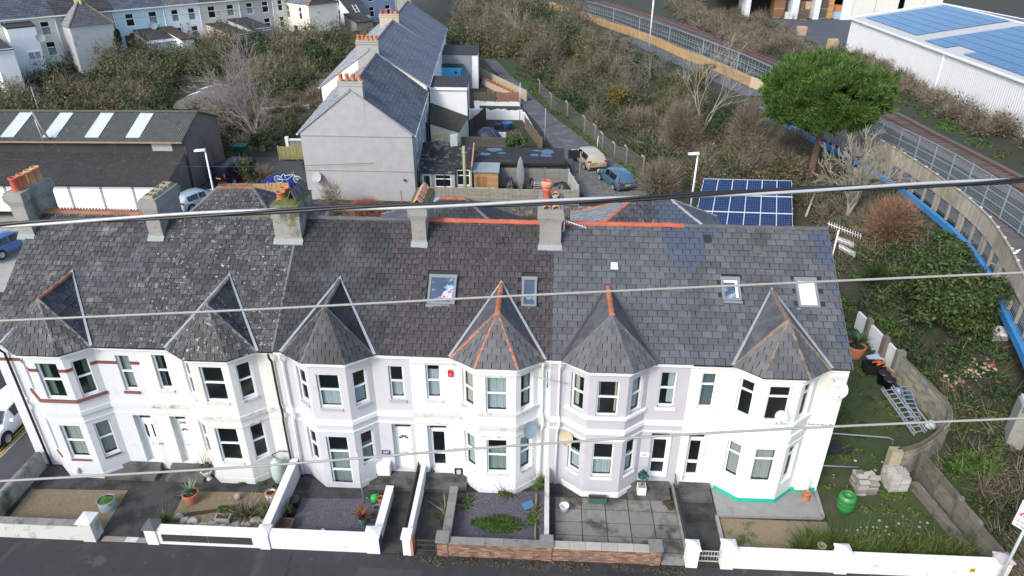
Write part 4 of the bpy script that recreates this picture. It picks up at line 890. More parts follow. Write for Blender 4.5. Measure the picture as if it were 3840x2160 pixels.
def brickwall(w,x0,x1,z1,pil):
    G().box(x0+.01,x1-.01,-4.335,-4.12,-.15,z1-.005).build('mortar',MRT,w); me=G().box(0,.215,-.022,.06,0,.062).mesh('brick',BRK); n=0
    for j in range(int((z1+.14)/.075)):
        z=-.14+j*.075; x=x0-(.1125 if j%2 else 0)
        while x<x1-.02:
            a=max(x,x0); b=min(x+.215,x1)
            if b-a>.05:
                o=inst('brick',me,w,(a,-4.335+random.uniform(-.006,.006),z)); o.scale=((b-a)/.215,1,1)
            x+=.225
    for p0,p1,y0,h in pil:
        G().box(p0+.015,p1-.015,-4.4+.015,y0-.015,-.15,h).build('mortar',MRT,w)
        for j in range(int((h+.14)/.075)):
            z=-.14+j*.075
            for i in range(2):
                s=(p1-p0)/2
                inst('brick',G().box(0,s-.01,0,.1,0,.062).mesh('brick',BRK),w,(p0+i*s+.005,-4.4+random.uniform(-.004,.004),z))
            inst('brick',G().box(-.1,0,0,y0+4.4-.11,0,.062).mesh('brick',BRK),w,(p1,-4.29,z))
w7=gw('brown brick wall with grey coping before the weedy slate bed',(24,-4.2,0),group='front garden walls')
brickwall(w7,22.15,25.95,.74,((21.7,22.15,-3.9,.84),(25.95,26.4,-3.9,.84)))
copings(w7,(22.18,-4.22),(25.93,-4.22),.78,.34,COP,5,.07)
for a,b in ((21.7,22.15),(25.95,26.4)): G().box(a-.05,b+.05,-4.45,-3.85,.845,.93).build('pillar_cap',COP,w7)
w8=gw('brown brick wall with pale coping before the paved front yard',(28.4,-4.2,0),group='front garden walls')
brickwall(w8,26.42,30.35,.74,((30.35,30.8,-3.9,.84),)); copings(w8,(26.45,-4.22),(30.33,-4.22),.78,.36,mat('coping_pale',(.34,.32,.28),.9,.15,3,rnd=.1),6,.07)
G().box(30.3,30.85,-4.45,-3.85,.845,.93).build('pillar_cap',COP,w8)
w9=gw('low wall with grey coping slabs beside the path of the white house',(22.0,-2.5,0))
G().box(21.88,22.15,-3.85,-1.1,-.05,.55).build('wall',CONC,w9); copings(w9,(22.015,-3.85),(22.015,-1.05),.6,.36,COP,6,.08)
w10=gw('thin white wall dividing the weedy bed from the paved yard',(26.18,-2,0))
G().prism([(26.1,.0,-.05),(26.1,-3.9,-.05),(26.1,-3.9,.78),(26.1,.0,.98)],(.14,0,0)).build('wall',OFFW,w10); G().bar((26.17,.0,1.0),(26.17,-3.9,.8),.2,.05).build('coping',WG,w10)
rl=thing('iron_railing','black iron railing on a sloped kerb beside the paved yard','railing',(31.97,-2,0)); IR=mat('iron_black',(.02,.02,.022),.6,.2)
G().bar((31.98,.25,.12),(31.98,-3.9,.1),.16,.24).build('kerb',CONC,rl)
for k in range(30):
    y=.15-k*.132; G().tube([(31.98,y,.2),(31.98,y,.95-k*.004)],.012,4).build('railing_bar',IR,rl)
for z in (.3,.9): G().bar((31.98,.2,z),(31.98,-3.75,z-.1 if z>.5 else z-.02),.03,.02).build('rail',IR,rl)
w11=gw('long ivory white street wall with pointed pillars at the right',(38.9,-4.2,0),group='front garden walls')
for a,b in ((33.72,37.72),(38.22,43.92)): G().box(a,b,-4.34,-4.12,-.15,.86).build('wall',WIV,w11); G().box(a,b,-4.38,-4.08,.86,.94).build('coping',WIV,w11)
for a,b,h,cm in ((33.22,33.72,1.08,WIV),(37.72,38.22,1.08,WIV),(43.92,44.42,1.0,mat('cap_mauve',(.45,.4,.4),.8,.1,5))): pillar(w11,a,b,-4.42,-3.92,h,WIV,cm,.2)
gp=thing('gatepost','white pointed gatepost beside the end of the black railing','gatepost',(32.05,-4.15,0)); G().box(31.82,32.28,-4.42,-3.95,-.15,1.0).build('post',WIV,gp); g=G(); cap(g,31.82,32.28,-4.42,-3.95,1.0,.2); g.build('post_cap',WIV,gp)
hp=thing('hydrant_plate','small yellow hydrant plate with a black H on the white wall','hydrant plate',(43.05,-4.36,.42)); G().box(42.95,43.15,-4.352,-4.34,.36,.58).build('plate',mat('hydrant_yellow',(.55,.38,.03),.6,.1),hp); text('lettering','H',.16,(43.05,-4.358,.47),FR_,INK,hp)
# ---------------------------------------------------------------- side garden: walls, blocks, ladders
BLK_M=mat('block_grey',(.25,.235,.17),.9,.2,5,rnd=.28,bump=.3,cols=((.22,.22,.19),(.27,.24,.16),(.2,.2,.175)),stains=(((.1,.11,.06),1.3,.58,.15),))
MB_=mat('block_mortar',(.11,.1,.075),.95,.2)
sw1=thing('white_wall','flaking white side wall leading back from the end house garden','garden wall',(45.7,11.5,0))
G().prism([(45.98,9.2,-.1),(46.14,9.2,-.1),(45.6,14.3,-.1),(45.44,14.3,-.1)],(0,0,1.55)).build('wall',WW,sw1)
for x,y in ((45.72,12.9),(45.85,10.9)): G().box(x-.28,x+.02,y-.2,y+.2,-.1,1.75).build('buttress',mat('buttress_brown',(.16,.13,.1),.9,.2,4),sw1)
sw2=thing('block_wall','curved grey block wall sweeping round the side garden','block wall',(46,5,0))
path=densify([(45.8,9.3),(46.0,7.6),(46.22,5.9),(46.2,4.7),(45.75,3.65),(45.0,2.95),(44.1,2.2),(43.2,1.65),(42.3,1.35)],140)
seg=np.cumsum(np.r_[0,np.hypot(*np.diff(path,axis=0).T)])
def along(s): return np.array([np.interp(s,seg,path[:,0]),np.interp(s,seg,path[:,1])])
g=G(); P=[along(s) for s in np.linspace(0,seg[-1],50)]
for a,b in zip(P,P[1:]): g.bar((*a,.8),(*b,.8),.12,1.7)
g.build('mortar',MB_,sw2)
bm=G().box(-.215,.215,-.09,.09,0,.185).mesh('block',BLK_M)
for j in range(9):
    s=.22+(.22 if j%2 else 0)
    while s<seg[-1]-.2:
        a,b=along(s-.2),along(s+.2); d=b-a; zz_=-.1+j*.195
        if not (j==8 and (s>6.4 or random.random()<.12)):
            inst('block',bm,sw2,(*along(s),zz_),(0,0,math.atan2(d[1],d[0])))
        s+=.44
G().box(45.55,46.0,9.05,9.4,-.1,1.9).build('pier',BLK_M,sw2)
G().box(41.95,42.45,1.1,1.5,-.1,1.65).build('pier',BLK_M,sw2)
sw3=thing('panel_wall','weathered concrete plank wall running down to the street pillar','garden wall',(43.7,-1.4,0))
A_,B_=np.array([43.45,1.3]),np.array([44.25,-4.0]); ht=[1.55,1.5,1.4,1.25]
PLK=mat('concrete_plank',(.125,.115,.09),.9,.25,3,rnd=.22,bump=.5,bscale=14,stains=(((.06,.06,.045),2.2,.52,.14),((.24,.23,.2),2.6,.62,.12),((.27,.2,.09),1,.64,.1)))
for i in range(4):
    a,b=A_+(B_-A_)*(i/4),A_+(B_-A_)*((i+1)/4)
    for j in range(4):
        h=ht[i]/4; G().bar((a[0]+.015*j,a[1]-.02,h*(j+.5)-.1),(b[0]+.015*j,b[1]+.02,h*(j+.5)-.12),.12+.02*(3-j),h-.03).build('plank',PLK,sw3)
    (G().box(a[0]-.1,a[0]+.12,a[1]-.1,a[1]+.1,-.1,ht[i]+.02).build('post',PLK,sw3) if i in (0,2) else None)
G().bar((43.05,.6,.2),(43.6,-2.9,.12),.35,.4).build('footing',PLK,sw3)
def blockstack(label,cx,cy,nx,ny,nz,m,extra=0,rz=0):
    t=thing('block_stack',label,'block stack',(cx,cy,H(cx,cy)),rz,group='stacks of concrete blocks',local=True); L,W_,Hh=.46,.215,.1
    me=G().box(-.215,.215,-.1,.1,0,.095).mesh('block',m)
    for k in range(nz):
        for i in range(nx):
            for j in range(ny):
                if k==nz-1 and (i+j)%3==1: continue
                inst('block',me,t,((i-(nx-1)/2)*L+random.uniform(-.02,.02),(j-(ny-1)/2)*W_+random.uniform(-.015,.015),k*Hh),(0,0,random.uniform(-.04,.04)))
    for e in range(extra): inst('block',me,t,(random.uniform(-.4,.3),random.uniform(-.2,.2),(nz+e*.6)*Hh),(.1*random.random(),0,random.uniform(-.6,.6)))
BK1=mat('block_mixed',(.32,.3,.26),.9,.15,4,rnd=.3,cols=((.2,.18,.16),(.4,.38,.34)),stains=(((.12,.13,.07),2,.62,.1),)); BK2=mat('block_pale',(.42,.41,.37),.9,.12,4,rnd=.18)
blockstack('left stack of stained concrete blocks, loose blocks tossed on top',40.7,.4,2,4,8,BK1,5,.03); blockstack('right stack of pale concrete blocks, neatly squared',42.2,.7,2,4,9,BK2,0,.1)
def ladder(label,p0,p1,wv,n,m,name='ladder'):
    t=thing(name,label,'ladder',tuple((Vector(p0)+Vector(p1))/2),group='aluminium ladders on the lawn'); p0,p1,wv=Vector(p0),Vector(p1),Vector(wv)
    for s in (-.5,.5): G().bar(p0+wv*s,p1+wv*s,.035,.09).build('stile',m,t)
    if 'double' in label:
        for s in (-.38,.62): G().bar(p0+wv*s+Vector((0,0,.1)),p1+wv*s+Vector((0,0,.1)),.03,.08).build('stile',m,t)
    for i in range(n): c=p0.lerp(p1,(i+.5)/n); G().bar(c-wv*.5,c+wv*.5,.05,.04).build('rung',m,t)
ALU=mat('aluminium',(.5,.53,.57),.35,.1,4,metal=.4); ALB=mat('aluminium_blue',(.3,.4,.55),.4,.1,4,metal=.3)
ladder('long silver double ladder lying nearest the lawn',(44.7,7.75,.42),(44.98,4.25,.16),(.62,.2,0),10,ALU); ladder('shorter bluish ladder lying against the curved wall',(45.75,8.0,.5),(45.3,5.4,.2),(.5,.02,0),8,ALB)
tag(G().bar((45.5,6.0,.5),(45.75,4.6,.25),.06,.06).build('pole',ALU),'single aluminium pole lying beside the bluish ladder','pole')
def bin_(label,x,y,r=.3,h=.68):
    t=thing('dustbin',label,'dustbin',(x,y,0),group='black dustbins by the side wall'); G().lathe([(0,0),(r*.82,0),(r,h),(r*1.06,h),(r*1.06,h+.03)],(x,y,0),18).build('body',BLK,t); G().lathe([(r*1.08,h+.02),(r*1.05,h+.08),(r*.4,h+.11),(.05,h+.11),(.05,h+.14),(0,h+.14)],(x,y,0),18).build('lid',BLK,t)
bin_('black dustbin behind, next to the plastic trough',44.95,8.75); bin_('black dustbin in front with a white mark on its lid',45.0,8.15)
tr_=thing('planter_trough','black plastic trough on legs by the white side wall','trough',(44.75,9.75,0)); g=G(); 
for x0,x1,y0,y1 in ((44.25,45.35,9.3,9.34),(44.25,45.35,10.0,10.04),(44.25,44.29,9.34,10.0),(45.31,45.35,9.34,10.0)): g.box(x0,x1,y0,y1,.25,.75)
g.box(44.29,45.31,9.34,10.0,.25,.3)
g.build('tub',BLK,tr_); 
for x in (44.35,45.2):
    for y in (9.4,9.9): G().box(x,x+.08,y,y+.08,0,.26).build('leg',BLK,tr_)
pg=G()
for k in range(14): x,y=45.0+random.uniform(-.2,.25),9.6+random.uniform(-.2,.25); pg.tube([(x-.12,y,.72),(x+.12,y+random.uniform(-.1,.1),.78+random.random()*.06)],.03,5)
tag(pg.build('orange_netting',mat('orange_plastic',(.6,.15,.04),.6,.1)),'bundle of bright orange plastic heaped in the black trough','plastic bundle')
tag(G().obox((45.45,9.1,.45),.05,.7,.9,.3,0,-.35).build('plywood_board',mat('ply_pink',(.42,.28,.22),.8,.1)),'pinkish board leaning on the white wall behind the dustbins','board')
tag(G().obox((45.25,10.6,.45),.9,.6,.05,.4,.25).build('pallet_sheet',mat('sheet_blue',(.4,.48,.58),.5,.2,4,stains=(((.5,.36,.42),2,.55,.1),))),'pale blue plastic sheet lying between the palm pot and the trough','plastic sheet')
pb=thing('planter','black box planter behind the potted palm','planter',(45.0,13.2,0)); g=G()
for x0,x1,y0,y1 in ((44.55,45.35,12.9,12.95),(44.55,45.35,13.6,13.65),(44.55,44.6,12.95,13.6),(45.3,45.35,12.95,13.6)): g.box(x0,x1,y0,y1,0,.55)
g.build('box',BLK,pb); G().box(44.6,45.3,12.95,13.6,.3,.48).build('soil',mat('soil',(.04,.03,.02),.95,.3,8),pb)
bd=thing('water_butt','green plastic barrel standing open on the rough grass','barrel',(39.35,-1.0,0)); GRN=mat('barrel_green',(.035,.2,.05),.4,.12,4)
G().lathe([(0.000,0.018),(0.264,0.018),(0.290,0.088),(0.361,0.282),(0.378,0.317),(0.361,0.352),(0.387,0.528),(0.396,0.563),(0.387,0.598),(0.370,0.792),(0.387,0.827),(0.352,0.862),(0.317,0.968),(0.264,0.994),(0.255,0.933),(0.255,0.748),(0.000,0.748)],(39.35,-1.0,0),22).build('barrel',GRN,bd)
def pipe(label,pts,r,m,name='pipe',cat='pipe'): return tag(G().tube(pts,r,7).build(name,m),label,cat)
pipe('grey pipe rail crossing the side lawn, bent down at its end',[(38.45,3.65,.55),(40.5,3.6,.55),(43.0,3.4,.58),(43.2,3.35,.5),(43.22,3.33,.05)],.035,GREYM)
pipe('thin grey pipe crossing the grass to the left block stack',[(38.45,1.5,.35),(40.9,1.5,.3)],.03,GREYM)
pipe('white plastic overflow pipe sticking out of the end wall',[(38.3,2.0,4.3),(39.6,2.1,4.1)],.06,WHITE)
g=G(); rs=random.Random(8)
for k in range(16): g.obox((40.3+rs.uniform(-.5,.7),3.1+rs.uniform(-.35,.3),.06+rs.random()*.1),.4,.25,.03,rs.uniform(0,3),rs.uniform(-.3,.3))
tag(g.build('slate_heap',SL['dark']),'heap of broken slates on the side lawn','slates',kind='stuff')
g=G()
for k in range(70): 
    x=rs.uniform(38.6,43.5); y=rs.uniform(-3.4,3); 
    if rs.random()<.5: x,y=rs.gauss(40.3,1.2),rs.gauss(-2.4,.5)
    s=rs.uniform(.04,.14); g.obox((x,y,H(x,y)+.03),s,s*.8,s*.5,rs.uniform(0,3),rs.uniform(-.4,.4))
tag(g.build('rubble',mat('rubble_pale',(.4,.39,.36),.9,.2,5,rnd=.3)),'scattered pale rubble on the rough grass of the side garden','rubble',kind='stuff')
g=G()
for k in range(170):
    r,t=rs.gauss(0,.55),rs.uniform(0,6.3); x,y=48.6+r*1.5*math.cos(t),7.7+r*math.sin(t); s=rs.uniform(.06,.14); g.obox((x,y,H(x,y)+.05+max(0,.35-abs(r)*.3)*rs.random()),s*1.6,s*.8,s*.6,rs.uniform(0,3),rs.uniform(-.6,.6),rs.uniform(-.5,.5))
tag(g.build('brick_heap',mat('brick_rubble',(.3,.14,.08),.9,.2,6,rnd=.3,cols=((.3,.27,.2),(.22,.12,.08),(.36,.3,.22)))),'heap of old bricks and stones on the bank beyond the curved wall','brick heap',kind='stuff')
bg=G().lathe([(0,0),(.24,.02),(.3,.15),(.22,.32),(.08,.4),(.12,.46),(0,.44)],(45.85,5.0,0),9); tag(bg.build('rubbish_bag',mat('bag_pale',(.5,.55,.58),.4,.2,6)),'pale plastic bag against the curved block wall','bag')
bg=G().lathe([(0,0),(.2,.02),(.26,.15),(.16,.3),(0,.34)],(45.5,7.9,0),9); tag(bg.build('rubbish_bag',mat('bag_blue',(.3,.34,.5),.4,.3,9)),'blue and white plastic bag beside the front dustbin','bag')
# ---------------------------------------------------------------- road sign by the street pillar
rsg=thing('road_sign','white road sign on a grey pole with a red triangle, Road liable to flooding','road sign',(43.86,-4.75,-.1))
SX,SY=43.86,-4.75
G().tube([(SX,SY,-.15),(SX,SY,4.3)],.055,10).build('pole',mat('pole_grey',(.42,.46,.46),.5,.08),rsg)
su=Vector((.6,-.8,0)).normalized(); sn=su.cross(Vector((0,0,1))); sc=Vector((SX,SY,0))+sn*.07
def sp(a,z,d=0): return sc+su*a+sn*d+Vector((0,0,z))
def splate(nm,a0,a1,z0,z1,m,d0,d1): 
    g=G(); g.add([sp(a0,z0,d0),sp(a1,z0,d0),sp(a1,z0,d1),sp(a0,z0,d1),sp(a0,z1,d0),sp(a1,z1,d0),sp(a1,z1,d1),sp(a0,z1,d1)],[(3,2,1,0),(4,5,6,7),(0,1,5,4),(1,2,6,5),(2,3,7,6),(3,0,4,7)]); return g.build(nm,m,rsg)
SW_=mat('sign_white',(.75,.75,.76),.4,.03); splate('triangle_plate',-.4,.4,3.66,4.44,SW_,0,.02); splate('text_plate',-.4,.4,3.22,3.63,SW_,0,.02)
def tri(nm,r,z,m,d): G().prism([sp(-r,z-r*.55,d),sp(r,z-r*.55,d),sp(0,z+r*1.15,d)],sn*.004).build(nm,m,rsg)
tri('red_triangle',.34,3.95,mat('sign_red',(.5,.03,.06),.4,.03),.021); tri('white_triangle',0.245,3.94,SW_,.026)
G().prism([sp(-.025,3.93,.032),sp(.025,3.93,.032),sp(.045,4.1,.032),sp(-.045,4.1,.032)],sn*.004).build('exclamation_mark',INK,rsg); G().prism([sp(-.025,3.84,.032),sp(.025,3.84,.032),sp(.025,3.89,.032),sp(-.025,3.89,.032)],sn*.004).build('exclamation_mark',INK,rsg)
sr=(math.pi/2,0,math.atan2(su.y,su.x))
text('lettering','Road liable',.135,sp(0,3.52,.026),sr,INK,rsg); text('lettering','to flooding',.135,sp(0,3.34,.026),sr,INK,rsg)
# ---------------------------------------------------------------- the block of houses behind (gable towards us)
PEBW = mat('pebbledash_pale',(.35,.355,.36),.95,.14,1.5,bump=.6,bscale=40,stains=(((.34,.34,.34),.7,.56,.2),((.55,.55,.55),26,.6,.1),((.24,.24,.24),18,.66,.08)))
BW = mat('block_white',(.72,.73,.72),.8,.06,1.5,stains=(((.42,.42,.4),1.6,.63,.12,(1.5,1.5,.5)),))
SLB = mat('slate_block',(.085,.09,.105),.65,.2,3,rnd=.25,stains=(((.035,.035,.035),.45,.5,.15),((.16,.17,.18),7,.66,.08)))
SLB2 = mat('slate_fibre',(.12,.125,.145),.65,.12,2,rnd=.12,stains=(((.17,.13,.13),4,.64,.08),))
def K(u,v,z): return Vector((5.54+u-.085*v,31.2+v,z))
def gable_block(hs, v0,v1,u0,u1,ze0,ze1,zr,wm,m,wd,ga,left=None,gz=1.0,n=292):
    um=(u0+u1)/2-.05; g=G()
    for v,fl in ((v0,False),(v1,True)):
        f=[K(u0,v,gz),K(u1,v,gz),K(u1,v,ze1),K(um,v,zr-.05),K(u0,v,ze0)]; g.add(f,[(0,1,2,3,4)])
    g.add([K(u0,v0,gz),K(u0,v1,gz),K(u0,v1,ze0),K(u0,v0,ze0)],[(0,1,2,3)]); g.add([K(u1,v0,gz),K(u1,v1,gz),K(u1,v1,ze1),K(u1,v0,ze1)],[(0,1,2,3)])
    g.build('wall',wm,hs); o=.22
    R_=[K(u1+o,v0-.05,ze1-.05),K(u1+o,v1,ze1-.05),K(um,v1,zr),K(um,v0-.05,zr)]; Lf=[K(u0-o,v1,ze0-.05),K(u0-o,v0-.05,ze0-.05),K(um,v0-.05,zr),K(um,v1,zr)]
    rf=G().add(R_+Lf,[(0,1,2,3),(4,5,6,7)]).build('roof',mat('roof_felt',(.03,.03,.03)),hs); b=[n]
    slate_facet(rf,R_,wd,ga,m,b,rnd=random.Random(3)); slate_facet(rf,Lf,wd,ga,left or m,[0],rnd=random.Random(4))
    hip_tiles(rf,K(um,v0,zr+.02),K(um,v1,zr+.02),.13,.5,RDG,'ridge_tile',lift=.04,objs=(v0==0))
    g=G(); g.bar(K(u1+o+.06,v0,ze1-.1),K(u1+o+.06,v1,ze1-.1),.12,.1); g.bar(K(u0-o-.06,v0,ze0-.1),K(u0-o-.06,v1,ze0-.1),.12,.1); g.build('gutter',WHITE,hs)
    g=G(); g.bar(K(u0-o,v0-.06,ze0-.03),K(um,v0-.06,zr+.03),.06,.1); g.bar(K(u1+o,v0-.06,ze1-.03),K(um,v0-.06,zr+.03),.06,.1); g.build('verge',LEAD,rf)
    return rf
gA=thing('gable_house','pebbledashed house turning its blank grey gable to the terrace','house',(10,31.2,1.2))
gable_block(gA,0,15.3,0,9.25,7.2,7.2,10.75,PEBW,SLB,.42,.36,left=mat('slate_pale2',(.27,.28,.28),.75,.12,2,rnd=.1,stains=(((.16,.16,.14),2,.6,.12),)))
g=G(); 
for z in (4.05,7.0): g.bar(K(0,-.012,z),K(9.25,-.012,z),.05,.05)
g.build('render_joint',mat('render_joint',(.22,.22,.2),.9,.1),gA)
gB=thing('gable_house','white long slate roofed house behind the pebbledashed gable','house',(10,46.5,1.2))
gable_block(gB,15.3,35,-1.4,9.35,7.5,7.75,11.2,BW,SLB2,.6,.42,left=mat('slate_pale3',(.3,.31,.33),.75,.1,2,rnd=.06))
gC=thing('gable_house','furthest house of the block with a white rear wall and flat roofed wing','house',(8,66.2,1.2))
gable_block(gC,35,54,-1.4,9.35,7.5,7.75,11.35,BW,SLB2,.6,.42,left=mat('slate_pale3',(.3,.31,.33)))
def chim(hs,u0,u1,v,d,zb,zt,m,n,pm,ph=.55,label=None):
    g=G(); g.prism([K(u0,v-.02,zb),K(u1,v-.02,zb),K(u1,v+d,zb),K(u0,v+d,zb)],(0,0,zt-zb)); g.prism([K(u0-.06,v-.08,zt-.3),K(u1+.06,v-.08,zt-.3),K(u1+.06,v+d+.06,zt-.3),K(u0-.06,v+d+.06,zt-.3)],(0,0,.12)); g.prism([K(u0-.05,v-.07,zt-.08),K(u1+.05,v-.07,zt-.08),K(u1+.05,v+d+.05,zt-.08),K(u0-.05,v+d+.05,zt-.08)],(0,0,.1))
    s=g.build('chimney',m,hs)
    for i in range(n): p=K(lerp(u0+.22,u1-.22,i/(n-1)),v+d/2,zt); pot(s,tuple(p),.18,ph,pm,True,12)
    return s
c1_=chim(gA,3.6,5.55,.0,.75,8.5,11.4,PEBW,4,POTO); moss_cap(c1_,9.1,11.05,31.15,31.9,11.42,.07,3)
chim(gA,2.6,4.8,15.3,.8,8.5,12.0,mat('chimney_grey',(.3,.3,.29),.9,.12,2),5,POTO,.5); chim(gB,2.25,4.65,35,.9,9,11.95,mat('chimney_buff',(.42,.37,.28),.9,.15,2),4,POTR,.5); chim(gC,2.2,4.4,54,.9,9,13.5,STK,3,POTR,.5)
# windows in the flank of the block (parts)
NU=Vector((-.085,1,0)).normalized()
for hs,v,z,h in ((gA,3.2,4.9,1.7),(gA,6.2,4.9,1.7),(gA,3.2,2.2,1.8),(gA,9,2.4,1.6),(gA,10.3,4.9,1.6),(gA,13.2,4.8,1.7),(gB,18.8,4.9,1.6),(gB,27,4.9,1.6),(gB,31,2.3,1.7),(gC,38,4.9,1.6)):
    u=9.25 if hs is gA else 9.35; p=K(u+.04,v,z); f=window(hs,p,NU,1.0,h,-.02,None)
bd_=thing('satellite_dish','grey satellite dish low on the blank pebbledashed gable','satellite dish',(6.6,31.2,3.4)); cV=Vector((6.55,30.85,3.55)); qd=Vector((-.2,-.85,.4)).normalized().to_track_quat('Z','Y').to_matrix()
V=[cV+qd@Vector((.45*i/4*math.cos(.314*j),.45*i/4*math.sin(.314*j),.08*(i/4)**2)) for i in range(5) for j in range(20)]
G().add(V,[(i*20+j,i*20+(j+1)%20,(i+1)*20+(j+1)%20,(i+1)*20+j) for i in range(4) for j in range(20)],True).build('reflector',mat('dish_grey',(.3,.32,.33),.6,.1),bd_); G().tube([cV,(6.6,31.15,3.4)],.025,5).build('bracket',GREYM,bd_); G().tube([cV+qd@Vector((0,-.42,.03)),cV+qd@Vector((0,-.2,.4))],.02,5).build('feed_arm',GREYM,bd_)
tag(G().lathe([(0,0),(.1,0),(.12,.08),(.08,.16),(0,.16)],(13.95,31.05,3.3),10).build('flue',BLK),'small black round flue on the right of the pebbledashed gable','flue')
# extensions
def lean(name,label,cat,quad,gz,wm,rm_,fascia=.16):
    t=thing(name,label,cat,tuple(sum((Vector(p) for p in quad),Vector())/4*1) if 0 else (quad[0][0],quad[0][1],gz)); Q=[Vector(p) for p in quad]; g=G()
    for a,b in zip(Q,Q[1:]+Q[:1]): g.add([(a.x,a.y,gz),(b.x,b.y,gz),b-Vector((0,0,.05)),a-Vector((0,0,.05))],[(0,1,2,3)])
    g.build('wall',wm,t); n=(Q[1]-Q[0]).cross(Q[3]-Q[0]).normalized(); n=n if n.z>0 else -n
    c=sum(Q,Vector())/4; G().prism([c+(q-c)*1.05 for q in Q],n*.1).build('roof',rm_,t)
    return t
FELT=mat('felt_black',(.028,.028,.03),.85,.2,2,stains=(((.07,.07,.07),1.5,.6,.12),)); MOSSR=mat('mossy_roof',(.04,.038,.03),.95,.3,4,bump=.6,bscale=14,stains=(((.07,.075,.02),1.5,.54,.12),((.12,.11,.1),6,.68,.06)))
eA=lean('rear_extension','white flat roofed two storey wing on the flank of the block','extension',[(13.6,48.3,7.3),(17.45,48.3,7.3),(17.15,53,7.3),(13.2,53,7.3)],1.2,BW,FELT)
G().box(13.55,17.5,48.1,48.3,7.0,7.28).build('fascia',WHITE,eA); window(eA,(17.48,49.6,5.6),(-.06,1,0),.9,1.3,-.02); window(eA,(17.3,51.5,3.3),(-.06,1,0),.7,1.0,-.02)
G().tube([(17.5,48.2,7.2),(17.55,48.1,6.5),(17.6,48.1,1.5)],.06,6).build('downpipe',BLK,eA)
eB=lean('rear_extension','cream lean to with a mossy black roof and a yellow door canopy','extension',[(14.2,43.9,4.7),(16.95,44.3,3.75),(17.45,48.25,4.2),(13.7,48.25,5.5)],1.2,mat('lean_cream',(.62,.58,.46),.85,.08,2,stains=(((.4,.36,.28),2,.62,.12),)),MOSSR)
g=G(); V=[];n=6
for y in (42.95,43.9):
    for k in range(n+1): t=k/n; V.append((14.55+1.1*t if 0 else lerp(14.5,15.6,t),y-(0 if y>43.5 else 0),3.15+.28*math.sin(math.pi*t*.5+.8)-.2*(y<43.5)))
g.add(V,[(k,k+1,n+2+k,n+1+k) for k in range(n)],True); g.build('door_canopy',mat('canopy_yellow',(.5,.43,.2),.6,.15,3),eB)
window(eB,(16.95,45.6,2.2),(.1,1,0),2.0,1.5,-.04,style='mullion',top=.2)
eC=thing('rear_extension','small slate roofed kitchen lean to with white door and window','extension',(16.4,33.2,1.3)); g=G(); panel(g,(14.9,33.15),(17.9,33.15),1.2,3.35,[(.15,.95,1.35,3.2),(1.25,2.7,2.0,3.2)],.12)
for a,b in (((17.9,33.15),(17.9,36)),((14.9,36),(14.9,33.15))): panel(g,a,b,1.2,3.35)
g.add([(17.9,33.15,3.3),(17.9,35.9,3.3),(17.9,35.9,5.0)],[(0,1,2)])
g.build('wall',PEB,eC); window(eC,(15.45,33.15,1.38),(1,0,0),.8,1.8,.06,style='single',fr=.14); window(eC,(16.88,33.15,2.03),(1,0,0),1.42,1.14,.06,top=.35)
rq=[(14.8,32.95,3.35),(18.0,32.95,3.35),(18.0,35.9,5.15),(14.8,35.9,5.15)]; rfc=G().add(rq,[(0,1,2,3)]).build('roof',mat('roof_felt',(.03,.03,.03)),eC); slate_facet(rfc,rq,.36,.24,mat('slate_wet',(.03,.03,.033),.6,.2,3,rnd=.35,cols=((.04,.04,.042),(.1,.105,.115),(.03,.03,.03)),stains=(((.02,.02,.02),.8,.5,.1),)),[200],rnd=random.Random(2))
G().box(17.3,17.95,35.5,36.2,4.2,5.9).build('chimney',mat('chimney_pale',(.4,.42,.43),.9,.15,2),eC); G().tube([(17.0,33.05,3.3),(17.0,33.05,1.4)],.04,6).build('downpipe',BLK,eC)
eD=thing('rear_extension','narrow slate roofed bathroom extension with one white window','extension',(18.6,33.5,1.3)); g=G(); panel(g,(17.95,33.5),(19.35,33.5),1.2,3.7,[(.1,1.25,2.1,3.5)],.1); panel(g,(19.35,33.5),(19.35,35.9),1.2,3.7); g.build('wall',PEB,eD); window(eD,(18.62,33.5,2.1),(1,0,0),1.13,1.4,.05,top=.35)
rq=[(17.95,33.3,3.7),(19.4,33.3,3.7),(19.4,35.6,5.0),(17.95,35.6,5.0)]; rfd=G().add(rq,[(0,1,2,3)]).build('roof',mat('roof_felt',(.03,.03,.03)),eD); slate_facet(rfd,rq,.36,.24,mat('slate_wet',(.03,.03,.033)),[60],rnd=random.Random(6)); G().bar((19.4,33.2,3.8),(19.4,35.7,5.2),.12,.25).build('parapet',mat('parapet_pink',(.4,.2,.17),.85,.1),eD)
eE=lean('rear_extension','tall flat roofed wing of the furthest house with a white end wall','extension',[(11.3,73.7,6.0),(16.1,73.6,6.0),(15.6,80.5,6.0),(10.8,80.5,6.0)],1.4,BW,FELT); G().box(11.3,15.3,73.5,73.66,1.5,5.9).build('grey_flank',mat('flank_grey',(.22,.24,.26),.85,.2,1.2),eE); G().bar((16.15,73.5,3.7),(15.6,80.6,3.7),.1,4.6).build('end_wall',BW,eE)
eF=lean('rear_extension','bright blue painted extension with a shiny black flat roof','extension',[(11.2,71.6,4.7),(14.2,71.7,4.7),(14.1,73.5,4.7),(11.1,73.5,4.7)],1.4,mat('bright_blue',(.08,.42,.72),.7,.06),mat('felt_shiny',(.02,.02,.022),.35,.3,1.5)); G().tube([(14.15,71.5,4.6),(14.15,71.5,1.6)],.05,6).build('downpipe',BLK,eF)
G().box(13.2,13.5,71.54,71.6,3.9,4.15).build('vent',BLK,eF)
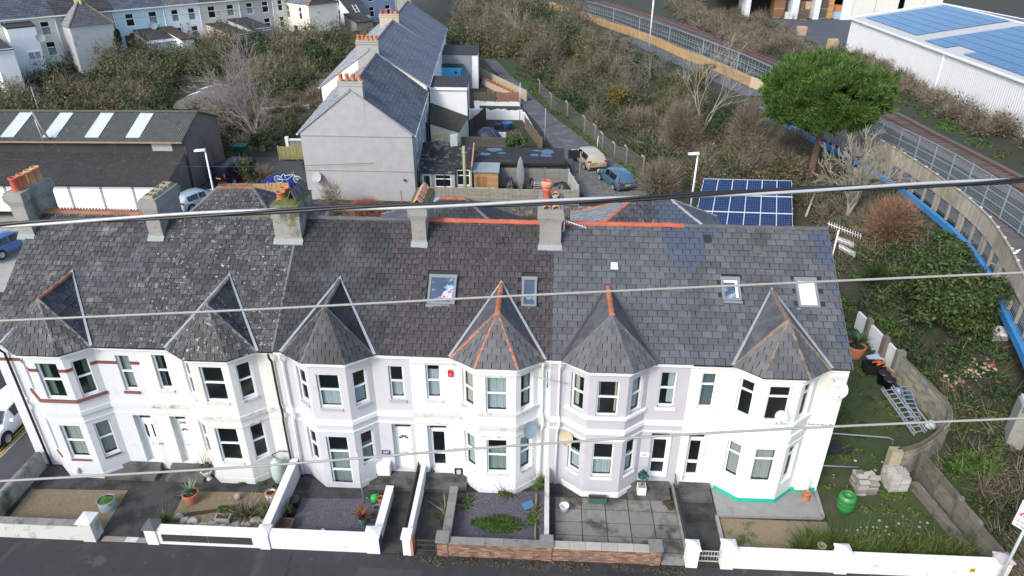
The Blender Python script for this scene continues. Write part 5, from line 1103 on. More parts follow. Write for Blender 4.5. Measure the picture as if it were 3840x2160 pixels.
# ---------------------------------------------------------------- yards: fences, shed, flat roofed garage
def panel_fence(label,p,q,z0,h,m,n,post=True,lean_=0,cat='fence',slat=8):
    """overlap fence: posts, rails and horizontal slats each a part"""
    t=thing('panel_fence',label,cat,((p[0]+q[0])/2,(p[1]+q[1])/2,z0)); P_,Q_=Vector((*p,0)),Vector((*q,0)); d=(Q_-P_)/n; sd=d.normalized().cross(Vector((0,0,1)))
    for i in range(n):
        a=P_+d*i+d.normalized()*.06; b=P_+d*(i+1)-d.normalized()*.06; dz=random.uniform(-.04,.04)
        for k in range(slat):
            z=z0+h*(k+.5)/slat+dz; w_=random.uniform(-.012,.012); G().bar(a+Vector((0,0,z+w_))+sd*.01*(k%2),b+Vector((0,0,z-w_))+sd*.01*(k%2),.02,h/slat*1.02-.01).build('slat',m,t)
        for k in range(4): c=a.lerp(b,(k+.5)/4)+sd*.03; G().bar(c+Vector((0,0,z0)),c+Vector((0,0,z0+h)),.04,.03,(0,1,0)).build('batten',m,t)
    for i in range(n+1): c=P_+d*i; G().bar(c+Vector((0,0,z0-.1)),c+Vector((0,0,z0+h+.08)),.1,.1,(0,1,0)).build('post',m,t)
    return t
STN=mat('stone_wall',(.17,.165,.15),.95,.25,5,rnd=.3,bump=.4,cols=((.14,.14,.13),(.21,.2,.17),(.12,.12,.115)),stains=(((.06,.075,.03),1,.6,.12),))
swl=thing('stone_wall','rubble stone wall below the yard fence behind the terrace','stone wall',(22,30.7,.4)); G().box(8,29.9,30.5,30.95,.2,1.32).build('core',mat('stone_joint',(.07,.068,.06),.95,.2),swl)
rs=random.Random(21); n_=0; gs=G()
for j in range(6):
    x=14.5
    while x<29.8:
        w_=rs.uniform(.18,.48); h_=rs.uniform(.15,.22); z=.35+j*.175
        V=[(x+rs.uniform(0,.03),30.5,z+rs.uniform(0,.03)),(x+w_-rs.uniform(0,.03),30.5,z+rs.uniform(0,.03)),(x+w_-rs.uniform(0,.04),30.5,z+h_),(x+rs.uniform(0,.04),30.5,z+h_-rs.uniform(0,.03))]
        G().prism(V,(0,-.04-rs.random()*.05,0)).build('stone',STN,swl); x+=w_+.02
for k in range(40): x=14.5+k*.385; G().obox((x,30.72,1.36),.36,.4,.13,rs.uniform(-.1,.1),rs.uniform(-.1,.1)).build('cope_stone',STN,swl)
f1=panel_fence('weathered grey panel fence standing on the stone wall',(15.4,31.1),(28.6,31.2),1.3,1.45,WOOD_G,7)
f2=panel_fence('grey panel fence at the back of the yard, behind the silver board',(21.6,35.1),(27.75,35.3),1.45,1.75,mat('timber_silver',(.2,.2,.185),.85,.15,5,rnd=.15),3)
f3=panel_fence('pale grey close boarded fence beside the cobbled lane',(27.85,35.3),(28.55,31.4),1.35,1.75,mat('timber_pale',(.38,.38,.36),.85,.1,5,rnd=.08),2)
f4=panel_fence('dark grey panel fence behind the flat roofed garage',(16.1,45.3),(22.2,45.3),1.45,1.55,mat('timber_dark',(.1,.09,.075),.9,.2,5,rnd=.15),4)
f5=panel_fence('dark brown panel fence beside the dome tent',(16.9,48.6),(18.6,56.8),1.45,1.7,mat('timber_brown',(.07,.045,.03),.9,.2,5,rnd=.15),4)
f6=panel_fence('weathered brown fence by the lane, behind the round shrub',(23.3,54),(25.3,45.6),1.45,1.5,mat('timber_brown2',(.15,.12,.09),.9,.2,5,rnd=.15),4)
wy=thing('white_wall','crumbling white garden wall across the middle yard','garden wall',(20,57.6,1.5)); g=G(); rs=random.Random(5); top=[(16.6+k*.42,2.65+rs.uniform(-.16,.12)) for k in range(16)]; g.prism([(16.6,57.5,1.3)]+[(22.9,57.5,1.3)]+[(x,57.5,z) for x,z in top[::-1]],(0,.25,0)); g.build('wall',BW,wy); G().bar((23.0,57.5,1.95),(24.9,48.2,1.75),.25,1.1).build('wall',BW,wy)
panel_fence('dark fence panels on the white dwarf wall of the upper yard',(16.6,64),(19.2,64),2.1,1.1,mat('timber_dark',(.1,.09,.075)),2); panel_fence('reddish brown fence panels on the dwarf wall of the upper yard',(19.5,64),(22.2,64),2.1,1.1,mat('timber_red',(.24,.13,.09),.9,.15,5,rnd=.12),2); tag(G().box(16.5,22.4,64.05,64.25,1.3,2.1).build('dwarf_wall',BW),'white dwarf wall under the fence panels of the upper yard','garden wall')
fcr=thing('panel_fence','cream horizontal board fence running down to the lane from the furthest yard','fence',(19.5,73,1.6))
for k in range(7): z=1.6+k*.21; G().bar((15.9,80.2,z),(23.05,66.4,z),.04,.195).build('board',mat('board_cream',(.45,.4,.28),.85,.12,4,rnd=.1),fcr)
for k in range(8): G().bar((lerp(15.95,23.1,k/7),lerp(80.2,66.4,k/7),1.4),(lerp(15.95,23.1,k/7),lerp(80.2,66.4,k/7),3.1),.1,.1).build('post',WOOD_G,fcr)
wcr=tag(G().bar((16.6,76,1.8),(22.2,66,1.8),.3,.9).build('raised_bed_wall',mat('wall_cream',(.5,.46,.38),.85,.1)),'cream retaining wall holding the row of flower pots','garden wall')
def pots_row(label,pts,r,h,m,grp,plant=True):
    for i,(x,y,z) in enumerate(pts): 
        t=thing('flower_pot',label if isinstance(label,str) else label[i],'flower pot',(x,y,z),group=grp); pot(t,(x,y,z),r,h,m,True,10); G().lathe([(0,.1),(r*.9,h*.88),(0,h*.88)],(x,y,z),8).build('soil',mat('soil',(.04,.03,.02)),t)
pots_row('terracotta flower pot in the row on the cream retaining wall',[(lerp(16.9,21.6,k/9),lerp(75.5,67.1,k/9),2.26) for k in range(10)],.24,.34,TERRA,'row of pots on the retaining wall')
pots_row(['left big terracotta pot on the patio below the retaining wall','middle big terracotta pot on the patio below the retaining wall','right big terracotta pot on the patio below the retaining wall'],[(18.0,70.5,1.5),(18.6,69.6,1.5),(19.3,69.2,1.5)],.36,.55,TERRA,'big pots on the patio')
ch=thing('garden_chair','white plastic garden chair in the middle yard','chair',(17.3,60,1.6)); CW=mat('plastic_white',(.7,.71,.7),.5,.05); G().box(16.95,17.55,59.8,60.35,2.05,2.1).build('seat',CW,ch); G().obox((17.25,60.4,2.55),.6,.06,.9,0,.15).build('backrest',CW,ch)
for x in (17.0,17.5):
    for y in (59.85,60.3): G().bar((x,y,1.55),(x,y,2.06),.05).build('leg',CW,ch)
tn=thing('dome_tent','dark blue dome tent pitched behind the panel fence','tent',(19.4,49.2,1.5)); V=[];F=[];n=18
for i in range(7):
    a=math.pi/2*i/6
    for k in range(n): t=2*math.pi*k/n; V.append((19.4+1.55*math.cos(a)*math.cos(t),49.2+1.2*math.cos(a)*math.sin(t),1.5+1.35*math.sin(a)))
F=[(i*n+k,i*n+(k+1)%n,(i+1)*n+(k+1)%n,(i+1)*n+k) for i in range(6) for k in range(n)]; G().add(V,F).build('canopy',mat('tent_navy',(.02,.025,.055),.6,.1),tn)
g=G(); 
for s in (0,1.57): g.tube([(19.4+1.57*math.cos(a)*math.cos(s+.8),49.2+1.22*math.cos(a)*math.sin(s+.8),1.5+1.37*math.sin(a)) for a in np.linspace(0,math.pi,12)],.025,5)
g.build('tent_pole',mat('tent_pole',(.1,.12,.2),.5),tn)
for lb,x,y,s,c in (('black storage box beside the blue tub',20.3,53.4,.7,(.02,.02,.02)),('silver lidded box behind the tent',21.0,49.8,.8,(.4,.45,.47))): 
    t=thing('storage_box',lb,'box',(x,y,1.5)); m_=mat('box_%d'%int(x*10),c,.5,.1); G().box(x-s/2,x+s/2,y-.3,y+.3,1.5,2.05).build('body',m_,t); G().box(x-s/2-.03,x+s/2+.03,y-.33,y+.33,2.05,2.13).build('lid',m_,t)
tb=thing('tub','big blue plastic tub in the middle yard','tub',(21.3,53.5,1.5)); G().lathe([(0,.02),(.5,.02),(.6,.75),(.64,.8),(.56,.8),(.5,.3),(0,.3)],(21.3,53.5,1.5),16).build('body',mat('tub_blue',(.05,.14,.35),.5,.1),tb)
# flat roofed garage with puddles
fg=thing('flat_garage','long flat roofed garage with rain puddles on its black felt roof','garage',(23.4,37.3,1.4)); G().box(19.6,27.2,35.5,39.6,1.2,3.45).build('wall',mat('pebble_dark',(.075,.06,.05),.95,.3,6,bump=.6,bscale=40),fg); FR2=G().box(19.4,27.45,35.3,39.75,3.45,3.66).build('roof',mat('felt_wet',(.02,.019,.018),.85,.3,1.2,stains=(((.07,.06,.05),.8,.58,.1),)),fg)
WATER=mat('rain_water',(.015,.04,.08),.03,.0,1,spec=.8)
def puddle(x,y,a,b,seed):
    r=random.Random(seed); G().poly([(x+a*(1+r.uniform(-.25,.2))*math.cos(t),y+b*(1+r.uniform(-.25,.2))*math.sin(t),3.666) for t in np.linspace(0,2*math.pi,22)[:-1]]).build('puddle',WATER,fg)
for k,(x,y,a,b) in enumerate(((21.0,39.0,.75,.55),(21.7,38.0,.4,.3),(20.2,37.6,.5,.4),(25.9,38.6,.6,.75),(25.8,37.5,.55,.45),(24.7,37.6,.4,.35),(24.9,38.9,.45,.25))): puddle(x,y,a,b,k)
for k in range(6): G().box(19.5+k*1.34,19.5+k*1.34+1.3,35.24,35.3,3.42,3.55).build('gutter',BLK,fg)
sh=thing('garden_shed','tan wooden shed with double door and grey felt roof','shed',(20.6,34.1,1.45)); SW2=mat('shed_wood',(.38,.22,.11),.75,.12,5,rnd=.12)
for k in range(13): z=1.5+k*.145; G().box(19.55,21.65,33.42-.012*(k%2),33.46,z,z+.138).build('board',SW2,sh)
G().box(19.55,21.65,33.46,34.8,1.45,3.42).build('body',SW2,sh); G().prism([(19.45,33.3,3.38),(19.45,34.9,3.72),(19.45,34.9,3.78),(19.45,33.3,3.44)],(2.3,0,0)).build('roof',mat('felt_grey',(.23,.28,.28),.85,.1,3),sh)
for k in range(6): G().box(19.85+k*.135,19.85+k*.135+.128,33.38,33.41,1.6,3.0).build('door_board',mat('shed_door',(.3,.15,.06),.75,.15,5,rnd=.2),sh)
kb=thing('board_bag','silver foil wrapped paddle board standing upright in the yard','paddle board',(23.55,34.6,1.45)); G().lathe([(0,0),(.2,.1),(.33,.5),(.37,1.1),(.33,1.9),(.2,2.6),(.06,3.0),(0,3.1)],(23.55,34.4,1.45),16,1,.22).build('cover',mat('silver_foil',(.62,.65,.68),.28,.15,4,metal=.7,bump=.5,bscale=9),kb); G().tube([(23.55,34.3,2.0),(23.9,34.3,2.0),(23.9,34.6,2.0)],.02,4).build('strap',BLK,kb)
dr=thing('drying_rack','white metal drying rack beside the silver board','drying rack',(25.2,33.4,1.5)); g=G()
for x in (24.8,25.65): g.bar((x,33.4,1.5),(x,33.5,2.6),.035)
g.build('frame',CW,dr)
for k in range(7): G().bar((24.8,33.4+k*.015,1.6+k*.16),(25.65,33.4+k*.015,1.6+k*.16),.022).build('rung',CW,dr)
for lb,x0,x1,hh in (('black tarpaulin over something bulky left of the silver board',22.2,23.1,1.25),('black tarpaulin draped low in the right corner of the yard',26.2,28.0,.9),('dark covered heap between the board and the drying rack',24.1,24.9,1.2)):
    g=G(); r=random.Random(int(x0)); V=[]; n=8
    for j in range(n+1):
        for i in range(n+1):
            e=min(i,n-i,j,n-j)/2.2; V.append((lerp(x0,x1,i/n),lerp(33.2,34.7,j/n),1.45+hh*min(1,e)**.6*(1+r.uniform(-.2,.1))))
    g.add(V,[(j*(n+1)+i,j*(n+1)+i+1,(j+1)*(n+1)+i+1,(j+1)*(n+1)+i) for j in range(n) for i in range(n)]); tag(g.build('tarpaulin',mat('tarp_black',(.02,.021,.024),.45,.2)),lb,'tarpaulin')
tt=thing('table_tennis_table','green table tennis table with white edge by the yard fence','table',(19.9,32.2,1.4)); G().box(18.2,21.4,31.6,32.7,2.16,2.2).build('top',mat('table_green',(.01,.28,.19),.5,.05),tt)
for a,b,c,d in ((18.17,21.43,31.57,31.62),(18.17,21.43,32.68,32.73),(18.17,18.22,31.62,32.68),(21.38,21.43,31.62,32.68)): G().box(a,b,c,d,2.17,2.21).build('edge_line',WHITE,tt)
for x in (18.4,21.2):
    for y in (31.8,32.5): G().bar((x,y,1.4),(x,y,2.16),.06).build('leg',BLK,tt)
tp=thing('telegraph_pole','mossy wooden telegraph pole rising beside the shed','pole',(18.95,32.0,1.3)); G().tube([(18.95,32.0,1.0),(18.93,32.0,3.0),(18.9,32.0,6.1)],[.15,.14,.12],10).build('pole',mat('pole_mossy',(.3,.31,.15),.9,.2,4),tp); G().bar((18.7,31.95,5.6),(19.15,31.95,5.6),.05).build('crossarm',GREYM,tp)
for k in range(6): G().bar((18.72,31.9,5.2+k*.12),(18.86,31.9,5.2+k*.12),.03).build('step_iron',GREYM,tp)
for lb,x,y,z0,z1,m_ in (('thin pale clothes post beside the round shrub and lane',25.6,46.9,1.4,5.6,WOOD_G),('pair of thin grey posts at the lane end of the white yard wall',22.6,56.9,1.5,6.0,GREYM),('thin wooden post on the cobbles by the cars',28.75,34.6,1.4,5.0,WOOD_G),('thin white post on the verge beside the cars',30.9,44.3,1.4,3.6,GREYM),('rusty thin post in the bushes below the gable',13.9,29.5,.4,3.0,mat('rusty_post',(.25,.1,.07),.8,.2))):
    tag(G().tube([(x,y,z0),(x+.02,y,z1)],.05,6).build('post',m_),lb,'post')
# ---------------------------------------------------------------- left: garages, fences, bins, netting
def gpt(x,y): return (x,y)
GS=.04
def GP(a,b,z): return Vector((-4.9+a-GS*b,28.0+b+GS*a,z))   # a: along the doors (negative to the left), b: depth
CORR=mat('fibre_cement_dark',(.05,.047,.042),.95,.3,1.5,bump=.3,stains=(((.09,.09,.075),2.5,.56,.14),((.05,.055,.02),1.2,.62,.1))); CORR2=mat('fibre_cement_grey',(.095,.1,.09),.95,.25,1.5,bump=.3,stains=(((.16,.17,.15),2.5,.56,.14),((.06,.065,.03),1.2,.6,.12)))
CLR=mat('clear_sheet',(.68,.72,.76),.4,.06,3,stains=(((.45,.5,.5),2,.62,.1),)); RST=mat('garage_render',(.17,.155,.135),.95,.25,.7,bump=.3,stains=(((.09,.085,.075),.5,.52,.14,(1,1,.5)),((.26,.21,.16),.6,.62,.12)))
ga=thing('garage_block','low garage building with corrugated roofs and white garage doors','garage block',(-13,28,1.5)); AL=-24
g=G()
for b in (4.2,11.8): pass
g.add([GP(0,0,1.2),GP(0,11.8,1.2),GP(0,11.8,6.2),GP(0,7.9,7.55),GP(0,4.15,6.2),GP(0,4.15,5.0),GP(0,.0,3.75)],[(0,1,2,3,4,5,6)])
g.add([GP(AL,0,1.2),GP(AL,11.8,1.2),GP(AL,11.8,6.2),GP(AL,7.9,7.55),GP(AL,4.15,6.2),GP(AL,4.15,5.0),GP(AL,.0,3.75)],[(6,5,4,3,2,1,0)]); g.add([GP(AL,11.8,1.2),GP(0,11.8,1.2),GP(0,11.8,6.2),GP(AL,11.8,6.2)],[(0,1,2,3)])
g.add([GP(AL,.25,1.2),GP(0,.25,1.2),GP(0,.25,3.7),GP(AL,.25,3.7)],[(0,1,2,3)])
g.build('wall',RST,ga); G().add([GP(AL,4.15,4.8),GP(0,4.15,4.8),GP(0,4.15,6.15),GP(AL,4.15,6.15)],[(0,1,2,3)]).build('clerestory_wall',mat('clerestory',(.035,.036,.037),.9,.3,1,stains=(((.1,.1,.1),1.5,.6,.1),)),ga)
G().add([GP(-2.7,4.13,5.2),GP(-1.0,4.13,5.2),GP(-1.0,4.13,6.0),GP(-2.7,4.13,6.0)],[(0,1,2,3)]).build('patch_board',mat('patch_pale',(.33,.33,.3),.9,.15,3),ga)
def corr(name,a0,a1,b0,z0,b1,z1,m,par,pitch=.19,amp=.035,skipr=()):
    n=int((a1-a0)/pitch*4); V=[]; 
    for i in range(n+1):
        a=lerp(a0,a1,i/n); h=amp*math.sin(2*math.pi*(a-a0)/pitch)
        V+= [GP(a,b0,z0+h),GP(a,lerp(b0,b1,.5),lerp(z0,z1,.5)+h),GP(a,b1,z1+h)]
    return G().add(V,[f for i in range(n) for f in ((3*i,3*i+3,3*i+4,3*i+1),(3*i+1,3*i+4,3*i+5,3*i+2))]).build(name,m,par)
def strips(a0,a1): 
    return [a0+k*(a1-a0)/1 for k in range(2)]
for k in range(8): corr('roof_sheet',AL+k*3,AL+k*3+2.99,-.25,3.7,4.15,5.02,CORR,ga,.19,.03)
sk=[(-19.2-.0,-18.0),(-15.6,-14.4),(-12.0,-10.8),(-8.4,-7.2),(-4.9,-3.7)]; cur=AL
for a,b in sk+[(.12,.12)]:
    corr('roof_sheet',cur,a-.01,3.9,6.1,7.9,7.56,CORR2,ga); 
    if b>a: corr('clear_sheet',a,b,4.35,6.28,7.7,7.49+.02,CLR,ga); corr('roof_sheet',a,b,3.9,6.1,4.35,6.26,CORR2,ga); corr('roof_sheet',a,b,7.7,7.48,7.9,7.56,CORR2,ga)
    cur=b+.01
corr('roof_sheet',AL,.12,12.0,6.1,7.9,7.56,CORR2,ga)
g=G(); g.bar(GP(AL,3.85,6.02),GP(.1,3.85,6.02),.2,.12); g.build('gutter',mat('gutter_buff',(.26,.2,.13),.8,.2,3),ga); g=G(); g.bar(GP(AL,7.9,7.62),GP(.15,7.9,7.62),.35,.1); g.build('ridge_cap',mat('ridge_moss',(.1,.1,.06),.95,.25,3),ga); g=G(); g.bar(GP(AL,-.28,3.66),GP(.1,-.28,3.66),.12,.1); g.build('gutter',BLK,ga)
g=G(); g.bar(GP(.05,3.9,6.1),GP(.05,7.9,7.6),.14,.1); g.bar(GP(.05,7.9,7.6),GP(.05,12,6.1),.14,.1); g.build('verge',CORR,ga); G().tube([GP(.08,4.2,6.0),GP(.1,4.2,5.0),GP(.1,4.0,1.3)],.09,7).build('downpipe',mat('pipe_dark',(.06,.055,.05),.8,.2),ga)
GDW=mat('garage_door_white',(.78,.8,.82),.5,.03)
for k in range(9):
    a1=-.35-k*2.62; a0=a1-2.42
    dd=G(); 
    for j in range(11): z=1.3+j*.2; dd.prism([GP(a0,0,z),GP(a1,0,z),GP(a1,0,z+.19),GP(a0,0,z+.19)],(0,-.03 if j%2 else -.02,0)); 
    dd.build('garage_door',GDW,ga)
    G().prism([GP(a0-.2,.0,1.2),GP(a0-.03,.0,1.2),GP(a0-.03,.0,3.6),GP(a0-.2,.0,3.6)],(0,-.05,0)).build('door_post',mat('post_grey',(.25,.27,.3),.6,.1),ga)
G().prism([GP(AL,.0,3.5),GP(0,.0,3.5),GP(0,.0,3.68),GP(AL,.0,3.68)],(0,-.03,0)).build('door_lintel',GDW,ga)
gp_=thing('pole','leaning wooden pole with a white stay rising from the garage roof','pole',tuple(GP(-11.2,4.2,6.2))); G().tube([GP(-11.2,4.0,6.0),GP(-11.9,4.0,8.6)],[.1,.08],7).build('pole',WOOD_G,gp_); G().tube([GP(-11.7,3.95,6.1),GP(-11.85,3.95,7.9)],.03,5).build('stay',CW,gp_)
ns=thing('corrugated_hut','low round roofed hut with two clear sheets behind the garages','hut',(-14.5,56,2.2)); V=[];n=14
for y in (52.5,60.5):
    for k in range(n+1): t=math.pi*(.08+.84*k/n); V.append((-13.2+3.4*math.cos(t),y,3.0+2.0*math.sin(t)))
G().add(V,[(k,k+1,n+2+k,n+1+k) for k in range(n)]+[tuple(range(n,-1,-1)),tuple(range(n+1,2*n+2))],True).build('roof',mat('hut_felt',(.1,.1,.095),.9,.2,2),ns)
for y0,y1 in ((53.6,54.9),(56.3,57.6)): 
    V=[]
    for y in (y0,y1):
        for k in range(7): t=math.pi*(.56+.28*k/6); V.append((-13.2+3.43*math.cos(t),y,3.0+2.03*math.sin(t)))
    G().add(V,[(k,k+1,8+k,7+k) for k in range(6)],True).build('clear_sheet',CLR,ns)
wb=thing('wheelie_bin','green wheelie bin against the rough garage wall','wheelie bin',(-4.3,41.3,1.6)); WBG=mat('bin_green',(.015,.075,.04),.5,.1); g=G(); g.prism([(-4.75,40.95,1.75),(-3.75,40.95,1.75),(-3.65,40.8,2.85),(-4.85,40.8,2.85)],(0,.85,0)); g.build('body',WBG,wb); G().obox((-4.25,41.2,2.95),1.25,1.05,.1,0,.08).build('lid',WBG,wb)
for x in (-4.7,-3.8): G().lathe([(0,0),(.13,0),(.13,.08),(0,.08)],(x,41.7,1.7),10).build('wheel',BLK,wb)
panel_fence('low tan panel fence between the van and the blue netting',(-1.9,32.0),(3.3,32.6),1.5,.85,mat('timber_new',(.42,.29,.14),.8,.12,5,rnd=.1),3,slat=1); panel_fence('mossy green panel fence left of the gable house',(-.3,40.6),(5.0,40.6),1.8,1.3,mat('timber_green',(.24,.23,.1),.9,.15,5,rnd=.1),3,slat=6)
pw=thing('retaining_wall','white topped concrete garden wall left of the gable house','garden wall',(1.5,43,2)); G().box(.0,4.4,43.0,43.2,1.6,3.0).build('wall',STK,pw); G().box(-.1,4.4,42.9,43.3,3.0,3.1).build('coping',COPW,pw); G().box(-.35,-.05,42.85,43.2,1.5,3.35).build('post',COPW,pw)
G_b=thing('white_wall','low pale rendered wall in the garden behind the gable','garden wall',(-4,62,2.6)); G().bar((-6.5,61,H(-7,61)+.2),(-1.5,62,H(-1.5,62)+.2),.25,.9).build('wall',mat('wall_pale_grey',(.24,.24,.22),.85,.1),G_b)
pf=thing('picket_fence','white picket fence in the garden behind the gable','fence',(-4.5,54.5,2))
for k in range(22): x=-6.8+k*.24; y=54+k*.05; G().bar((x,y,H(x,y)+.0),(x,y,H(x,y)+.65),.12,.03,(0,1,0)).build('picket',mat('picket_grey',(.4,.4,.38),.8,.15),pf)
for z in (.2,.5): G().bar((-6.9,53.98,H(-6.9,54)+z),(-1.6,55.1,H(-1.6,55)+z),.04,.06).build('rail',CW,pf)
g=G(); rs=random.Random(9); V=[];n=22
for k in range(420):
    r=rs.random()**.5; t=rs.uniform(0,6.283); x,y=2.2+2.0*r*math.cos(t),33.9+1.1*r*math.sin(t); z=1.5+.95*(1-r*r)+rs.uniform(-.05,.1); a=rs.uniform(0,6.28); L_=rs.uniform(.15,.4)
    g.tube([(x-L_*math.cos(a),y-L_*math.sin(a),z-.05),(x,y,z+.08),(x+L_*math.cos(a),y+L_*math.sin(a),z-.05)],.022,3,False)
V=[];nn=12
for i in range(6):
    for k in range(nn): t=2*math.pi*k/nn; r=math.cos(math.pi/2*i/5); V.append((2.2+1.9*r*math.cos(t),33.9+1.05*r*math.sin(t),1.45+.9*math.sin(math.pi/2*i/5)))
g.add(V,[(i*nn+k,i*nn+(k+1)%nn,(i+1)*nn+(k+1)%nn,(i+1)*nn+k) for i in range(5) for k in range(nn)],True)
tag(g.build('netting_heap',mat('net_blue',(.02,.04,.28),.6,.3,8,stains=(((.08,.14,.45),9,.6,.1),))),'heap of bright blue fishing net beside the gable house','netting',kind='stuff')
bk=thing('bicycle','pale blue bicycle lying propped on the blue netting','bicycle',(3.3,32.9,2.0)); BKM=mat('bike_paint',(.45,.65,.68),.4,.05)
for x in (2.4,4.1):
    for r,m_,nm in ((.36,BLK,'tyre'),): 
        wh=G().tube([(x+r*math.cos(a),32.9-.1*math.sin(a),2.55+r*math.sin(a)) for a in np.linspace(0,2*math.pi,19)],.035,5,False).build('wheel',BKM,bk); sp_=G()
        for a in np.linspace(0,math.pi,7)[:-1]: sp_.tube([(x+r*math.cos(a),32.9-.1*math.sin(a),2.55+r*math.sin(a)),(x-r*math.cos(a),32.9+.1*math.sin(a),2.55-r*math.sin(a))],.008,3)
        sp_.build('spokes',CW,wh)
g=G(); bb=(3.15,32.9,2.5); hd=(3.85,32.86,3.05); st2=(2.95,32.85,3.1)
for p,q in ((bb,hd),(bb,st2),((2.4,32.9,2.55),bb),((2.4,32.9,2.55),st2),(hd,(4.1,32.9,2.55)),((3.0,32.86,2.9),hd)): g.tube([p,q],.03,6)
g.build('frame',BKM,bk); G().obox((2.93,32.85,3.15),.26,.12,.06).build('saddle',BLK,bk); G().tube([(3.75,32.6,3.25),(3.86,32.86,3.2),(3.75,33.1,3.25)],.022,5).build('handlebar',GREYM,bk)
# ---------------------------------------------------------------- right: raised walkway, railway, warehouse, timber yard
BC=densify([(49.6,55.6),(50.4,49.5),(51.5,43.6),(53.0,37.8),(53.9,31.1),(54.1,24.6),(53.7,18.7),(52.3,13.4),(51.2,10.3),(49.9,6.2),(48.2,1.6),(46.2,-3.0)],200)
bl=np.cumsum(np.r_[0,np.hypot(*np.diff(BC,axis=0).T)])
def bw(s,o=0):
    x,y=np.interp(s,bl,BC[:,0]),np.interp(s,bl,BC[:,1]); e=.2; dx=np.interp(s+e,bl,BC[:,0])-np.interp(s-e,bl,BC[:,0]); dy=np.interp(s+e,bl,BC[:,1])-np.interp(s-e,bl,BC[:,1]); L=math.hypot(dx,dy) or 1
    return x+dy/L*o, y-dx/L*o, math.atan2(dy,dx)
BL=bl[-1]
wk=thing('raised_walkway','curved raised walkway with a blue steel beam and a silvered board parapet','walkway',(54,24,3))
BLUE=mat('beam_blue',(.05,.24,.52),.55,.1,2,stains=(((.3,.42,.55),2.5,.66,.08),((.03,.1,.2),1.6,.68,.08)))
nb=9
for k in range(nb):
    g=G(); n=9; s0,s1=BL*k/nb+.02,BL*(k+1)/nb-.02
    for i in range(n):
        a=bw(lerp(s0,s1,i/n),-.3); b=bw(lerp(s0,s1,(i+1)/n),-.3); a2=bw(lerp(s0,s1,i/n),.06); b2=bw(lerp(s0,s1,(i+1)/n),.06)
        for (p,q,u,v,z0,z1) in ((a,b,a2,b2,3.92,4.0),):
            g.add([(p[0],p[1],z0),(q[0],q[1],z0),(u and v[0],v[1],z0),(u[0],u[1],z0),(p[0],p[1],z1),(q[0],q[1],z1),(v[0],v[1],z1),(u[0],u[1],z1)],[(3,2,1,0),(4,5,6,7),(0,1,5,4),(2,3,7,6)])
        c=bw(lerp(s0,s1,i/n),.03); d=bw(lerp(s0,s1,(i+1)/n),.03); g.bar((c[0],c[1],3.76),(d[0],d[1],3.76),.05,.34)
        g.add([(a[0],a[1],3.6),(b[0],b[1],3.6),(b2[0],b2[1],3.6),(a2[0],a2[1],3.6)],[(0,1,2,3)])
    g.build('beam',BLUE,wk)
    x,y,t=bw(s1,.1); G().obox((x,y,3.0),.9,.55,.5,t).build('bearing_block',mat('pad_white',(.6,.6,.58),.8,.1,4),wk)
    if k>4: G().obox((x,y,1.4),.9,.7,3.4,t).build('pier',CONC,wk)
DKM=mat('deck_wood',(.12,.11,.1),.9,.2,4,rnd=.2,stains=(((.2,.2,.19),5,.66,.08),))
g=G(); s=0
while s<BL-.2:
    a=bw(s,-.38); b=bw(s,-3.75); a1=bw(s+.135,-.38); b1=bw(s+.135,-3.75)
    g.add([(a[0],a[1],4.22),(b[0],b[1],4.22),(b1[0],b1[1],4.22),(a1[0],a1[1],4.22)],[(0,1,2,3)]); s+=.148
tag(g.build('deck_plank',DKM,wk),kind='stuff')
g=G()
for i in range(60):
    a,b=bw(BL*i/60,-.38),bw(BL*(i+1)/60,-.38); c,d=bw(BL*i/60,-3.75),bw(BL*(i+1)/60,-3.75); g.add([(a[0],a[1],4.15),(b[0],b[1],4.15),(d[0],d[1],4.15),(c[0],c[1],4.15)],[(0,1,2,3)])
g.build('deck_base',DARK,wk)
SILV=mat('board_silver',(.36,.33,.27),.85,.12,2,rnd=.16,stains=(((.22,.2,.15),.4,.5,.2),((.48,.46,.42),3,.62,.1),((.2,.19,.1),.25,.6,.1)))
n_=int(BL/.15); rest=G(); lim=290; bmsh=G().box(-.068,.068,-.014,.014,0,1.22).mesh('board',SILV)
for k in range(n_):
    s=BL-.1-k*.15; x,y,t=bw(s,-.13+.012*(k%2)); z=5.28+random.uniform(-.02,.02)
    if k<lim: inst('board',bmsh,wk,(x,y,z),(0,0,t))
    else: rest.obox((x,y,z+.61),.136,.028,1.22,t)
rest.build('board',SILV,wk,kind='stuff')
PST=mat('post_wood',(.34,.29,.22),.85,.15,5,rnd=.12); k=0; s=BL-.4
pm_=G().box(-.06,.06,-.09,.09,0,2.2).mesh('post',PST)
while s>.3:
    x,y,t=bw(s,-.27); inst('post',pm_,wk,(x,y,4.0),(0,0,t)); s-= .42 if k%3==2 else 1.62; k+=1
g=G()
for z in (6.52,):
    for i in range(90):
        a,b=bw(BL*i/90,-.1),bw(BL*(i+1)/90,-.1); g.bar((a[0],a[1],z),(b[0],b[1],z),.13,.035)
g.build('top_rail',PST,wk)
g=G()
for z in np.arange(4.3,5.1,.13):
    for i in range(60):
        a,b=bw(BL*i/60,-.1),bw(BL*(i+1)/60,-.1); g.bar((a[0],a[1],z),(b[0],b[1],z),.014)
tag(g.build('wire_mesh',mat('wire_pale',(.3,.32,.3),.6),wk),kind='stuff')
g=G(); s=BL-1
for k in range(26):
    x,y,t=bw(s,-.12); g.obox((x,y,6.56),.16,.16,.07,t); s-=1.62
tag(g.build('post_cap',mat('cap_stone',(.5,.48,.42),.8,.1),wk))
